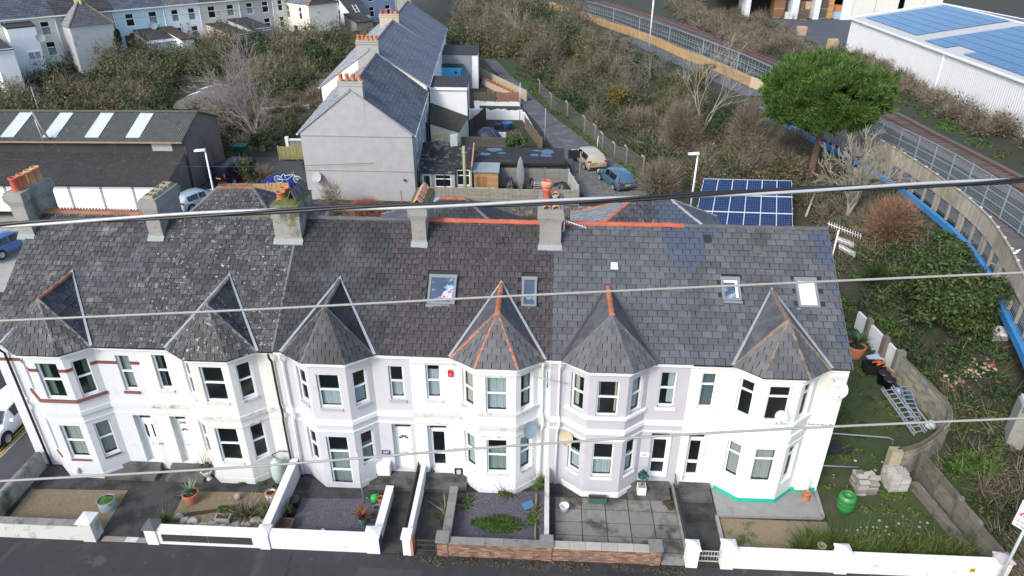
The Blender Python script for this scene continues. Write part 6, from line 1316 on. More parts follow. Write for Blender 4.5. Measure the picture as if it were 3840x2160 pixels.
g=G(); a,b=bw(BL*.665,-.38),bw(BL*.7,-3.7); g.bar((a[0],a[1],4.24),(b[0],b[1],4.24),.09,.03); g.build('deck_joint',mat('joint_pale',(.5,.5,.5),.6),wk)
gl=thing('seagull','grey backed seagull perched on the board parapet','bird',tuple(bw(BL*.73,-.1)[:2])+(6.54,)); x,y,t=bw(BL*.73,-.1)
bm_=bpy.data.meshes.new('body'); 
G().lathe([(0,-.22),(.05,-.2),(.085,-.08),(.09,.04),(.06,.13),(.035,.16),(.05,.2),(.052,.24),(.03,.28),(0,.29)],(0,0,0),10).build('body',mat('gull_white',(.7,.7,.7),.8,.1),gl)
gb=gl.children[0]; gb.matrix_parent_inverse=Matrix.Identity(4); gb.rotation_euler=(0,1.15,.4); gb.location=(0,0,.2)
g=G(); g.obox((x-.05,y,6.77),.3,.17,.06,.4,0,.3); g.build('wings',mat('gull_grey',(.25,.27,.3),.8),gl); g=G(); g.tube([(x,y-.03,6.54),(x,y-.03,6.68)],.008,4); g.tube([(x,y+.03,6.54),(x,y+.03,6.68)],.008,4); g.build('legs',mat('gull_leg',(.4,.25,.15),.7),gl); G().tube([(x+.24,y+.1,6.87),(x+.33,y+.14,6.85)],[.018,.004],5).build('beak',mat('gull_beak',(.55,.35,.03),.6),gl)
# galvanised mesh fence on the far side of the deck, carrying on beside the track
mf=thing('mesh_fence','tall galvanised mesh fence with four rails between walkway and railway','fence',(58,30,4.2)); PM=mat('galv_blue',(.33,.4,.46),.5,.1,4,metal=.4)
far=[PZ(u,v,0) for u,v in ()]
MP=[]; s=BL
while s>5: x,y,_=bw(s,-3.85); MP.append((x,y,4.22)); s-=2.3
for u,v in ((2905,256),(2772,199),(2640,149),(2513,103),(2400,66),(2302,33),(2200,5)):
    z=6.3
    for _ in range(5): p=PZ(u,v,z); z=H(p[0],p[1])+2.35
    MP.append((p[0],p[1],z-2.35))
for i,(a,b) in enumerate(zip(MP,MP[1:])):
    G().bar((a[0],a[1],a[2]),(a[0],a[1],a[2]+2.45),.07 if i<20 else .12,.07,(0,1,0)).build('post',PM,mf)
    for z in (.12,.75,1.4,2.4): 
        G().bar((a[0],a[1],a[2]+z),(b[0],b[1],b[2]+z),.045 if z!=2.4 else .06).build('rail',PM,mf)
g=G()
for a,b in list(zip(MP,MP[1:])):
    L=math.hypot(a[0]-b[0],a[1]-b[1]); n=int(L/.16) if L<4 else int(L/.9)
    for k in range(n): t=k/n; x,y,z=lerp(a[0],b[0],t),lerp(a[1],b[1],t),lerp(a[2],b[2],t); g.bar((x,y,z),(x,y,z+2.4),(.009 if L<4 else .02),None,(0,1,0))
    for z in np.arange(.2,2.4,.16 if L<4 else .75): g.bar((a[0],a[1],a[2]+z),(b[0],b[1],b[2]+z),.009 if L<4 else .02)
tag(g.build('wire_mesh',mat('wire_mesh',(.42,.47,.52),.5,metal=.4),mf),kind='stuff')
# plain board fence further along the path
pf2=thing('board_fence','new orange tan board fence following the path up the embankment','fence',(46,66,4.5)); FP=[]
for u,v in ((2960,340),(2890,312),(2818,286),(2732,248),(2640,212),(2547,177),(2444,132),(2370,106),(2295,83),(2210,53),(2129,25),(2060,4)):
    z=5.5
    for _ in range(6): p=PZ(u,v,z); z=H(p[0],p[1])+1.5
    FP.append((p[0],p[1],z-1.5))
TANB=mat('board_orange',(.46,.29,.13),.8,.1,4,rnd=.14); TANC=mat('board_cream2',(.5,.42,.27),.8,.1,4,rnd=.1); cnt=0; rest=G(); s_=0
for i,(a,b) in enumerate(zip(FP,FP[1:])):
    L=math.hypot(b[0]-a[0],b[1]-a[1]); sp=.19 if i<2 else .3; n=int(L/sp); ang=math.atan2(b[1]-a[1],b[0]-a[0])
    for k in range(n):
        t=(k+.5)/n; p=(lerp(a[0],b[0],t),lerp(a[1],b[1],t),lerp(a[2],b[2],t)+.85); cnt+=1
        if cnt<280: G().obox(p,sp*(.96 if i<2 else .68),.03,1.3,ang).build('board',TANC if i<2 else TANB,pf2)
        else: rest.obox(p,sp*.68,.03,1.3,ang)
    for z in (.45,1.25): G().bar((a[0],a[1]+.06,a[2]+z),(b[0],b[1]+.06,b[2]+z),.05,.1).build('rail',TANB,pf2)
    G().bar((a[0],a[1]+.1,a[2]-.1),(a[0],a[1]+.1,a[2]+1.5),.1).build('post',TANB,pf2)
rest.build('board',TANB,pf2,kind='stuff')
PTH=mat('path_tar',(.09,.1,.115),.85,.15,2)
ribbon('embankment_path',[(p[0]-2.6,p[1]-.4) for p in FP[1:8]],[(p[0]+.3,p[1]+.1) for p in FP[1:8]],PTH,lambda x,y:H(x,y)+.06)
fl=thing('street_lamp','white lamp column on the embankment, its top cut off by the picture','street lamp',(41.4,90,5)); G().tube([(41.4,90,4.6),(41.45,90,13.8)],.11,8).build('column',mat('lamp_white',(.75,.77,.8),.5,.04),fl); G().obox((41.3,89.5,13.85),.35,.9,.14).build('lantern',mat('lamp_white',(.75,.77,.8)),fl)
# railway
RP=[(64.9,22),(64.75,28),(64.5,33.7),(64.2,38.5),(63.5,47),(62.7,57)]
for u,v in ((2900,240),(2720,168),(2547,99),(2440,63),(2351,38),(2250,8)):
    p=on(u,v); RP.append((p[0]-.3,p[1]))
RPd=densify(RP,90)
rwy=thing('railway_track','single railway track with rusty rails beside the walkway','railway track',(64,36,3.4)); RUST=mat('rail_rust',(.13,.055,.035),.7,.2,6)
def trk(i,o):
    p,q=RPd[max(i-1,0)],RPd[min(i+1,len(RPd)-1)]; d=np.array(q)-p; d/=np.hypot(*d); return RPd[i][0]+d[1]*o,RPd[i][1]-d[0]*o
for o in (-.82,.82):
    g=G(); pts=[trk(i,o) for i in range(len(RPd))]
    for a,b in zip(pts,pts[1:]): g.bar((a[0],a[1],H(*a)+.3),(b[0],b[1],H(*b)+.3),.1,.2)
    g.build('rail',RUST,rwy)
ribbon('ballast',[trk(i,-2.2) for i in range(len(RPd))],[trk(i,2.0) for i in range(len(RPd))],mat('ballast',(.11,.105,.1),.95,.35,6,bump=.8,bscale=25,stains=(((.08,.09,.04),1,.6,.14),((.2,.2,.19),14,.62,.1))),lambda x,y:H(x,y)+.1)
sl=np.cumsum(np.r_[0,np.hypot(*np.diff(RPd,axis=0).T)]); s=.3; SLP_M=mat('sleeper',(.1,.085,.07),.9,.2,5,rnd=.2)
while s<60:
    x,y=np.interp(s,sl,RPd[:,0]),np.interp(s,sl,RPd[:,1]); x2,y2=np.interp(s+.3,sl,RPd[:,0]),np.interp(s+.3,sl,RPd[:,1]); G().obox((x,y,H(x,y)+.16),2.6,.25,.14,math.atan2(y2-y,x2-x)+math.pi/2).build('sleeper',SLP_M,rwy); s+=.78
# warehouse
wh=thing('warehouse','big white ribbed warehouse with blue solar panels on its shallow roof','warehouse',(86,60,3.4)); CLAD=mat('cladding_white',(.6,.61,.62),.45,.04,.5,stains=(((.6,.62,.62),.5,.6,.2,(1,1,.4)),))
g=G(); y=94.; V=[];F=[]; 
while y>22:
    V+= [(73,y,3),(73,y,8.5),(73,y-.24,3),(73,y-.24,8.5),(72.94,y-.28,3),(72.94,y-.28,8.5),(72.94,y-.36,3),(72.94,y-.36,8.5)]; y-=.4
n=len(V)//2; g.add(V,[(2*i,2*i+2,2*i+3,2*i+1) for i in range(n-1)])
g.build('cladding',CLAD,wh); G().add([(73,94,3),(99,94,3),(99,94,8.55),(86,94,10.7),(73,94,8.55)],[(4,3,2,1,0)]).build('end_wall',CLAD,wh)
RFW=mat('roof_sheet_grey',(.42,.42,.41),.7,.12,1,stains=(((.28,.28,.26),1.5,.58,.15),)); RFD=mat('roof_sheet_dark',(.1,.13,.14),.6,.15,1)
def whz(x): return 8.55+(x-73)*2.15/13
g=G(); y=94.2; V=[]
while y>22: V+=[(72.8,y,whz(72.8)+.03*(len(V)//2%2)),(86,y,whz(86)+.03*(len(V)//2%2))]; y-=.2
g.add(V,[(2*i,2*i+2,2*i+3,2*i+1) for i in range(len(V)//2-1)]); g.build('roof',RFW,wh)
V=[];y=94.2; g=G()
while y>22: V+=[(86,y,10.7+.04*(len(V)//2%2)),(99.2,y,8.5+.04*(len(V)//2%2))]; y-=.3
g.add(V,[(2*i,2*i+2,2*i+3,2*i+1) for i in range(len(V)//2-1)]); g.build('roof',RFD,wh)
g=G(); g.bar((72.75,94.3,8.5),(72.75,22,8.5),.25,.2); g.build('gutter',WHITE,wh); g=G(); g.bar((72.7,94.3,whz(72.7)),(86,94.3,10.75),.25,.25); g.bar((86,94.3,10.75),(99.3,94.3,8.5),.25,.25); g.bar((86,94.3,10.78),(86,22,10.78),.5,.12); g.build('roof_trim',mat('trim_white',(.75,.76,.77),.5,.05),wh); G().bar((72.85,64.5,3),(72.85,64.5,8.4),.14,.14,(0,1,0)).build('downpipe',WHITE,wh)
PV=mat('pv_far_blue',(.035,.11,.22),.25,.1,.7,rnd=.06,spec=.6); PVF=mat('pv_frame',(.35,.45,.55),.4,.05,metal=.3)
SVW=Vector((13,0,2.15)).normalized(); nW=Vector((-2.15,0,13)).normalized(); cnt=0; pvm=G().box(.03,1.6,.03,1.0,.0,.05); 
pm1=pvm.mesh('solar_panel',PV); rot=Matrix((SVW,Vector((0,1,0)),nW)).transposed().to_euler()
for x0,nx,y0,y1 in ((74.3,7,75.2,92.4),(73.7,7,44,73.6)):
    y=y0
    while y<y1-.9:
        for i in range(nx):
            if (x0<74.5 and i==0 and 62<y<66) or (x0>74.5 and i==0 and y<79) : continue
            p=Vector((x0,y,whz(x0)))+SVW*(1.66*i)+nW*.08; cnt+=1
            if cnt<=290: inst('solar_panel',pm1,wh,p,rot)
        y+=1.06
# timber yard
rect_sheet('timber_yard',68.5,112,97,131.5,mat('yard_tar',(.07,.075,.085),.9,.2,.6,bump=.2,stains=(((.1,.105,.11),.3,.55,.2),)),.06,2)
ts=thing('timber_shed','long open fronted timber store with white block piers','timber store',(86,134,3.5)); BLKW=mat('pier_white',(.6,.63,.66),.85,.06,1)
for x0,x1 in ((66,67),(75.4,76.8),(79.9,81.1)): 
    for k in range(5): G().box(x0,x1,131.2,137,3.4+k*1.0,3.4+k*1.0+.97).build('block',BLKW,ts)
G().box(60,106,140,140.3,3.4,9).build('back_wall',mat('shed_dark',(.03,.03,.03),.9,.2),ts); G().box(60,106,131,140.3,8.8,9.0).build('roof',mat('shed_roof',(.5,.52,.53),.6,.1),ts); G().box(60,90,131.3,140,3.35,3.52).build('floor',mat('shed_floor',(.05,.05,.05),.9,.2),ts)
DRW=mat('door_ribbed',(.62,.62,.56),.6,.06,1)
for x0,x1 in ((87.5,91.9),(92.0,96.6),(97.6,101.4),(101.5,105)):
    g=G(); x=x0
    while x<x1-.2: g.box(x,min(x+.3,x1),131.0-.03*(int((x-x0)/.32)%2),131.1,3.5,7.9); x+=.32
    g.build('door',DRW,ts)
G().box(85.4,87.4,130.9,131.3,3.4,8.8).build('pier_panel',BLKW,ts); G().box(85,106,130.9,131.2,7.95,8.8).build('lintel',mat('lintel_blue',(.45,.55,.62),.6,.08),ts)
def tstack(label,x,y,w_,d,layers,m,cat='timber stack',name='timber_stack',group='timber stacks in the yard'):
    t=thing(name,label,cat,(x,y,3.5),group=group); z=3.56
    for i,(h,mm) in enumerate(layers):
        G().box(x-w_/2,x+w_/2,y,y+.12,z,z+.12).build('bearer',WOOD_G,t); n=max(2,int(h/.18))
        for k in range(n): G().box(x-w_/2+random.uniform(-.04,.04),x+w_/2+random.uniform(-.04,.04),y,y+d,z+.12+k*h/n,z+.12+(k+1)*h/n-.02).build('plank_layer',mm,t)
        z+=.16+h
LB=mat('lumber_brown',(.2,.11,.055),.85,.2,3,rnd=.15); LO=mat('lumber_orange',(.5,.27,.1),.8,.15,3,rnd=.1); LD=mat('lumber_dark',(.09,.075,.06),.9,.2,3,rnd=.2); LP=mat('lumber_pale',(.5,.36,.22),.8,.1,3,rnd=.08); SB=mat('shrink_blue',(.3,.45,.6),.35,.15,3)
tstack('brown timber stack left of the first white pier',73.2,132.2,2.2,3,[(1.6,LB),(1.6,LB)],0); tstack('brown double timber stack right of the first white pier',77.6,132.5,1.3,3,[(1.5,LB),(1.6,LB)],0); tstack('pale timber stack beside the second white pier',79.2,133,1.2,2,[(1.5,LB),(1.4,LP)],0); tstack('dark wrapped timber stack just right of the second pier',82.1,132,1.3,2,[(1.7,LD),(1.7,LD)],0); tstack('tall orange timber stack of three packs',83.6,132.6,1.3,2,[(1.1,LO),(1.1,LO),(1.1,LO)],0); tstack('orange pack on a blue wrapped pack beside the ribbed door',84.9 if 0 else 85.0,131.4,1.4,1.5,[(1.3,SB),(1.1,mat('lumber_red',(.4,.16,.06),.8,.15,3,rnd=.1))],0); tstack('dark stack of rough boards standing out in the yard',77.5,129.5,1.6,1.4,[(1.8,LD)],0)
bgt=thing('sack_stack','stack of white sacks on a pallet in the timber yard','sacks',(75,131,3.5))
for k in range(6):
    for i in range(2): G().obox((74.4+i*.75+.05*(k%2),130.6,3.75+k*.22),.72,.9,.19,random.uniform(-.06,.06)).build('sack',mat('sack_white',(.55,.57,.58),.7,.2,5,rnd=.15),bgt)
def pallets(label,x,y,n):
    t=thing('pallet_stack',label,'pallets',(x,y,3.5),group='stacks of old pallets'); 
    for k in range(n):
        for j in range(3): G().obox((x+random.uniform(-.1,.1),y-.5+j*.5,H(x,y)+.1+k*.17),1.5,.14,.12,random.uniform(-.15,.15)).build('pallet_board',LP,t)
pallets('pallet stack beside the near corner of the white warehouse',71.9,96.8,9); pallets('pallet stack half hidden in scrub at the left of the yard',71.2,110.5,9)
# solar array on the bank
sa=thing('solar_array','eighteen dark blue solar panels in a tilted white framed array on the bank','solar array',(41.5,28,1.5)); P0,P1=Vector((37.3,26.2,1.7)),Vector((44.85,25.9,1.7)); T0,T1=Vector((38.55,30.2,4.3)),Vector((45.5,30.1,4.3))
def sp_(a,b): return (P0.lerp(P1,a)).lerp(T0.lerp(T1,a),b)
nS=(P1-P0).cross(T0-P0).normalized(); PVN=mat('pv_blue',(.008,.023,.08),.18,.15,2,rnd=.12,spec=.7,stains=(((.014,.036,.13),.8,.5,.3),)); PVW=mat('pv_white_frame',(.72,.75,.78),.4,.03)
for j in range(3):
    for i in range(6):
        a0,a1,b0,b1=(i+.008)/6,(i+.992)/6,(j+.006)/3,(j+.994)/3; fr_=G(); e=.03
        Q=[sp_(a0,b0),sp_(a1,b0),sp_(a1,b1),sp_(a0,b1)]; fr_.prism(Q,nS*.04); f=fr_.build('solar_panel',PVW,sa)
        c=G(); 
        for r in range(9):
            for q in range(6):
                u0,u1=lerp(a0,a1,(.02+.96*q/6+.004)),lerp(a0,a1,(.02+.96*(q+1)/6-.004)); v0,v1=lerp(b0,b1,.025+.95*r/9+.003),lerp(b0,b1,.025+.95*(r+1)/9-.003)
                c.add([sp_(u0,v0)+nS*.046,sp_(u1,v0)+nS*.046,sp_(u1,v1)+nS*.046,sp_(u0,v1)+nS*.046],[(0,1,2,3)])
        c.add([sp_(lerp(a0,a1,.018),lerp(b0,b1,.02))+nS*.043,sp_(lerp(a0,a1,.982),lerp(b0,b1,.02))+nS*.043,sp_(lerp(a0,a1,.982),lerp(b0,b1,.98))+nS*.043,sp_(lerp(a0,a1,.018),lerp(b0,b1,.98))+nS*.043],[(0,1,2,3)])
        c.m[-1]=1; tag(c.build('cells',[PVN,mat('pv_gridline',(.16,.21,.32),.4,.05)],f),kind='stuff')
for i in range(7):
    p=sp_(i/6,.85); G().bar((p.x,p.y,H(p.x,p.y)-.2),p,.08).build('leg',GREYM,sa); p=sp_(i/6,.1); G().bar((p.x,p.y,H(p.x,p.y)-.2),p,.08).build('leg',GREYM,sa)
for b in (.12,.35,.45,.68,.78,.95): G().bar(sp_(-.01,b)-nS*.05,sp_(1.015,b)-nS*.05,.06).build('mounting_rail',GREYM,sa)
def lamp(label,x,y,z0,z1,hx):
    t=thing('street_lamp',label,'street lamp',(x,y,z0)); m_=mat('lamp_white',(.75,.77,.8)); G().tube([(x,y,z0-.3),(x+.03,y,z1)],[.09,.065],8).build('column',m_,t); G().obox((x+hx*.55,y-.1,z1+.05),.85,.34,.12,0,0,.08*(-1 if hx<0 else 1)).build('lantern',m_,t)
lamp('white street lamp rising behind the grey hipped roof, by the garages',-1.15,28,1.2,6.62,-.6); lamp('white street lamp on the bank left of the solar panels',37.75,30,1.4,6.42,-.6)
# ---------------------------------------------------------------- vegetation
def leafmat(name,cols,var=.25,**k): return mat(name,cols[0],.7,var,.6,rnd=.32,cols=cols[1:],spec=.25,**k)
LM={'olive':leafmat('leaf_olive',[(.055,.082,.024),(.038,.06,.018),(.08,.096,.032),(.046,.074,.021),(.1,.1,.042),(.028,.042,.014)]),
 'tan':leafmat('leaf_tan',[(.155,.138,.062),(.12,.112,.052),(.2,.168,.088),(.09,.095,.036),(.075,.085,.03)]),
 'brown':leafmat('leaf_brown',[(.085,.066,.042),(.1,.078,.052),(.06,.053,.033),(.115,.095,.066),(.05,.055,.025)]),
 'ivy':leafmat('leaf_ivy',[(.026,.05,.017),(.04,.07,.022),(.018,.034,.012),(.055,.085,.028)]),
 'green':leafmat('leaf_green',[(.045,.098,.019),(.064,.116,.022),(.034,.071,.015),(.079,.124,.026)]),
 'laurel':leafmat('leaf_laurel',[(.03,.058,.016),(.05,.082,.02),(.02,.038,.012),(.075,.095,.024)]),
 'pine':leafmat('leaf_pine',[(.052,.115,.024),(.08,.155,.032),(.03,.07,.016),(.115,.19,.042)],.3),
 'gorse':leafmat('leaf_gorse',[(.210,.150,.011),(.075,.075,.015),(.150,.120,.015),(.045,.056,.015)]),
 'pink':leafmat('leaf_pinkish',[(.186,.136,.105),(.155,.118,.087),(.124,.105,.068),(.223,.174,.143),(.087,.087,.040)]),
 'red':leafmat('leaf_redtwig',[(.391,.170,.102),(.289,.153,.093),(.323,.196,.119)]),
 'grass':leafmat('leaf_grass',[(.07,.115,.02),(.1,.13,.032),(.05,.085,.017),(.12,.135,.045)]),
 'cord':leafmat('leaf_cordyline',[(.187,.064,.025),(.111,.043,.025),(.238,.111,.034),(.102,.085,.025)])}
BARK=mat('bark_grey',(.19,.17,.14),.95,.25,6,bump=.4); BARKP=mat('bark_pale',(.34,.31,.24),.9,.2,6,bump=.3); BARKD=mat('bark_dark',(.09,.07,.055),.95,.25,6,bump=.5); BARKPINE=mat('bark_pine',(.13,.085,.06),.95,.3,7,bump=.8,bscale=14); TWIG=mat('twig_tan',(.19,.16,.115),.9,.2,3,rnd=.3)
def leaves(C,R,n,sz,rng,asp=.55,shell=2.0,up=.35,vert=0.,la=1.):
    """n leaf quads per clump: C centres (k,3), R radii (k,3)"""
    C=np.asarray(C,float); R=np.asarray(R,float); k=len(C); N=k*n
    d=rng.normal(size=(N,3)); d/=np.linalg.norm(d,axis=1)[:,None]; d[:,2]=np.where(d[:,2]<-.25,-d[:,2],d[:,2])
    r=rng.random(N)**(1/shell); ph=np.repeat(rng.random(k)*6,n); lump=.92+la*.34*np.sin(d[:,0]*6.5+ph)*np.sin(d[:,1]*6.5+1.7*ph)+la*.2*np.sin(d[:,2]*9+ph*2.3)*np.cos(d[:,0]*8-ph)
    P=np.repeat(C,n,0)+d*(r*lump)[:,None]*np.repeat(R,n,0)
    nr=d+rng.normal(size=(N,3))*.7; nr[:,2]+=up; nr/=np.linalg.norm(nr,axis=1)[:,None]
    t=np.cross(nr,rng.normal(size=(N,3))); t/=np.linalg.norm(t,axis=1)[:,None]+1e-9
    if vert: t=t*(1-vert)+np.array([0,0,1.])*vert; t/=np.linalg.norm(t,axis=1)[:,None]
    b=np.cross(nr,t); s=sz*(.6+.8*rng.random(N))[:,None]
    V=np.stack([P-t*s,P-b*s*asp,P+t*s,P+b*s*asp],1).reshape(-1,3); F=np.arange(4*N).reshape(-1,4); return V,F
def twigs(C,R,n,ln,w,rng,fan=True):
    """thin blades fanning out of each clump base"""
    C=np.asarray(C,float); R=np.asarray(R,float); k=len(C); N=k*n
    d=rng.normal(size=(N,3))*np.array([.6,.6,.4])+np.array([0,0,.75]); d/=np.linalg.norm(d,axis=1)[:,None]
    f=rng.random(N)**.7
    P=np.repeat(C,n,0)+d*np.repeat(R,n,0)*f[:,None]; q=d+rng.normal(size=(N,3))*.35; q/=np.linalg.norm(q,axis=1)[:,None]
    L=ln*(.5+rng.random(N))[:,None]; s=np.cross(q,rng.normal(size=(N,3))); s/=np.linalg.norm(s,axis=1)[:,None]
    V=np.stack([P-s*w,P+s*w,P+q*L],1).reshape(-1,3); return V,np.arange(3*N).reshape(-1,3)
def thicket(name,label,cat,pts,rr,hh,kinds,rng,n=260,sz=.16,tw=90,twm=None):
    """ground cover nobody could count: one object per kind of foliage"""
    pts=np.array(pts); w_=np.sin(pts[:,0]*.31+1.3*np.sin(pts[:,1]*.17))+np.cos(pts[:,1]*.27+pts[:,0]*.11)+rng.normal(size=len(pts))*.45; w_=np.argsort(np.argsort(w_))/len(pts)
    for j,(kd,a,b) in enumerate(kinds):
        sel=pts[(w_>=a)&(w_<b)]
        if len(sel)==0: continue
        r=rr[0]+(rr[1]-rr[0])*rng.random(len(sel)); h=hh[0]+(hh[1]-hh[0])*rng.random(len(sel)); R=np.stack([r,r,h],1)
        C=np.array([(p[0],p[1],H(p[0],p[1])) for p in sel]); V,F=leaves(C,R,n,sz,rng,shell=2.6)
        o=tag(obj(name,npmesh(name,V,F,LM[kd])),label[j] if isinstance(label,(list,tuple)) else label,cat,None,'stuff')
        if tw:
            V2,F2=twigs(C,R*1.05,int(tw*{'olive':.3,'ivy':.1,'green':.1,'grass':.6}.get(kd,1.25)),.9,.018,rng); tag(obj('twigs',npmesh('twigs',V2,F2,twm or TWIG),o),kind='stuff')
R7=np.random.default_rng(11)
def region(n,fx,fy,ok): 
    out=[]
    while len(out)<n:
        x,y=R7.uniform(*fx),R7.uniform(*fy)
        if ok(x,y): out.append((x,y))
    return out
def bankok(x,y): 
    lx,fx=itp(LYS,LXS,y),itp(FYS,FXS,y); return lx+1.0<x<fx-3.0 and not (36<x<47 and y<33)
thicket('embankment_scrub',['tangled olive bramble over the embankment above the lane','pale tan dead stems over the embankment above the lane','dark ivy and bramble low on the embankment','brown leafless scrub over the embankment'],'scrub',region(330,(20,56),(33,118),bankok),(.7,2.3),(.4,3.0),[('olive',0,.4),('tan',.4,.58),('ivy',.7,1),('brown',.58,.7)],R7,620,.11,260)
def fieldok(x,y): return not (x>-7 and y<59) and not (-17.5<x<-9.5 and 51<y<62) and y>41 and y<78+(x+40)*.12
thicket('bramble_field',['olive bramble thicket behind the garages','yellowish tan scrub crowning the thicket behind the garages','dark green bramble low in the thicket behind the garages'],'scrub',region(400,(-66,-2.5),(41,84),fieldok),(1.2,3.0),(1.3,4.0),[('olive',0,.5),('tan',.5,.8),('ivy',.8,1)],R7,900,.13,420)
thicket('meadow_scrub','rough pale grass and low scrub on the slope behind the gable','scrub',region(110,(-13,6),(64,98),lambda x,y:x<3.6-.085*(y-50) and not(y<66 and x>-7)),(1.0,2.2),(.3,.8),[('tan',0,.6),('olive',.6,1)],R7,260,.18,90)
thicket('garden_scrub','rough brown and green growth in the gardens left of the gable house','scrub',region(70,(-6.5,4),(45,60),lambda x,y: not(-.8<x<5.5 and y<44.5) and x<4.0-.085*(y-45)),(.5,1.2),(.2,1.0),[('brown',0,.4),('olive',.4,.8),('ivy',.8,1)],R7,260,.11,120)
thicket('willow_scrub',['tall pale willow scrub beyond the end of the block','green ivy clad trees beyond the end of the lane','brown leafless trees beyond the end of the lane'],'scrub',region(150,(-2,33),(84,150),lambda x,y: x>9.5-.03*(y-84) and x<itp(FYS,FXS,y)-4 and not(13<x<24 and y<97)),(2.0,3.6),(3.0,6.5),[('tan',0,.36),('ivy',.36,.78),('brown',.78,1)],R7,800,.17,560)
thicket('trackside_scrub',['pinkish brown dead willowherb beside the railway','olive bramble mounds between railway and timber yard','brown bramble between railway and timber yard'],'scrub',region(230,(52,76),(62,150),lambda x,y: x>itp([p[1] for p in RPd][::1],[p[0] for p in RPd],y)+2.2 and (x<69.5 or y>133) and not(x>71 and y<97)),(1.0,2.2),(.5,2.2),[('pink',0,.45),('olive',.45,.8),('brown',.8,1)],R7,460,.13,180)
thicket('far_scrub','brown and green scrub on the slope above the timber yard','scrub',region(120,(22,100),(142,260),lambda x,y: x>itp([20,60],[22,60],x)),(3,5),(2,6),[('brown',0,.6),('olive',.6,1)],R7,260,.4,60)
thicket('warehouse_scrub',['brown dead bramble at the foot of the white warehouse','green bramble at the foot of the white warehouse','pinkish dead stems at the foot of the white warehouse'],'scrub',region(95,(67.6,72.6),(24,92),lambda x,y: x>72.2-3.8*R7.random()),(.8,1.5),(.6,2.2),[('brown',0,.5),('olive',.5,.8),('pink',.8,1)],R7,330,.13,160)
thicket('track_grass','low green weeds along the railway edge','weeds',region(60,(66.8,69.0),(22,92),lambda x,y:True),(.6,1.1),(.15,.4),[('green',0,.6),('olive',.6,1)],R7,150,.1,0)
thicket('bank_bramble',['dark green ground cover over the bank by the walkway','brown dead bramble over the bank by the side garden wall','olive bramble over the bank by the side garden wall'],'scrub',region(330,(45,56),(-7,33),lambda x,y: x<itp(FYS,FXS,y)-.6 and x>itp([-7,2,3.5,9,14,33],[45.2,44.6,46.9,46.9,46.6,47.5],y) and not(36<x<46.5 and y>24)),(.5,1.0),(.12,.5),[('ivy',0,.38),('brown',.88,1),('olive',.38,.88)],R7,330,.085,50)
thicket('bank_weeds','low green weeds on the bank around the solar panels','weeds',region(150,(38.6,55),(12,40),lambda x,y: x<itp(FYS,FXS,y)-1 and not(37<x<45.8 and 24<y<31)),(.5,1.1),(.1,.4),[('green',0,.5),('ivy',.5,.8),('brown',.8,1)],R7,260,.09,30)
thicket('verge_weeds','rough green verge grass along the lane fence','grass',[(itp([p[1] for p in LR],[p[0] for p in LR],y)+R7.uniform(.3,2.0),y) for y in R7.uniform(36,84,110)],(.4,.8),(.12,.35),[('grass',0,.75),('olive',.75,1)],R7,120,.09,0)
thicket('roadside_bramble','dark tangled bramble at the right beside the road sign','scrub',region(90,(45.2,56),(-8,-2),lambda x,y:True),(.7,1.3),(.5,1.1),[('brown',0,.55),('ivy',.55,1)],R7,420,.08,240)
thicket('leaf_litter','brown dead leaves blown along the foot of the brick walls','leaf litter',[(R7.uniform(20,32),-4.45-abs(R7.normal())*.15) for _ in range(60)],(.1,.35),(.02,.06),[('brown',0,1)],R7,50,.04,0)
thicket('lawn_tufts','uneven grass tufts in the side garden','grass',region(150,(38.8,44.6),(-4,13),lambda x,y: x<43.2 or y>3),(.25,.55),(.05,.16),[('grass',0,.7),('olive',.7,1)],R7,110,.055,0)
thicket('wall_foot_grass','long bright grass along the back of the ivory street wall','grass',[(R7.uniform(36.6,43.9),R7.uniform(-3.75,-2.9)) for _ in range(70)],(.2,.45),(.1,.42),[('grass',0,1)],R7,150,.06,60,LM['grass'])
def bush(name,label,cat,loc,R,kd,n=4000,sz=.1,tw=600,group=None,twm=None,lumps=9,stem=True,shell=2.4,tl=.7):
    """single shrub: lumpy crown of leaves on a few stems"""
    t=thing(name,label,cat,tuple(loc),group=group); rng=np.random.default_rng(int(abs(loc[0]*37+loc[1]*91))); C=[];RR=[]
    for k in range(lumps):
        a=rng.uniform(0,6.28); q=rng.uniform(.15,.62); C.append((loc[0]+R[0]*q*math.cos(a),loc[1]+R[1]*q*math.sin(a),loc[2]+R[2]*rng.uniform(.25,.95))); f=rng.uniform(.36,.56); RR.append((R[0]*f,R[1]*f,R[2]*f*.62))
    if n:
        V,F=leaves(C,RR,n//lumps,sz,rng,shell=shell,la=.45); obj('foliage',npmesh('foliage',V,F,LM[kd]),t,kind='stuff')
    if tw:
        V,F=twigs([loc],[(R[0]*.95,R[1]*.95,R[2]*1.3)],tw,tl,.016,rng); obj('twigs',npmesh('twigs',V,F,twm or TWIG),t,kind='stuff')
    if stem:
        g=G()
        for k in range(5): a=k*1.3; g.tube([(loc[0]+.06*math.cos(a),loc[1]+.06*math.sin(a),loc[2]-.1),(loc[0]+R[0]*.3*math.cos(a),loc[1]+R[1]*.3*math.sin(a),loc[2]+R[2]*.8)],[.05,.02],5)
        g.build('stem',BARK,t)
    return t
def hz(x,y): return (x,y,H(x,y))
bush('laurel_bush','large dark laurel bush between the side garden and the blue beam','bush',hz(49.2,12.2),(3.0,3.7,3.3),'laurel',30000,.105,200,lumps=30)
bush('laurel_bush','yellowish leafy end of the laurel reaching the blue beam','bush',hz(51.6,17.0),(1.5,1.9,2.2),'laurel',9000,.1,150,lumps=12)
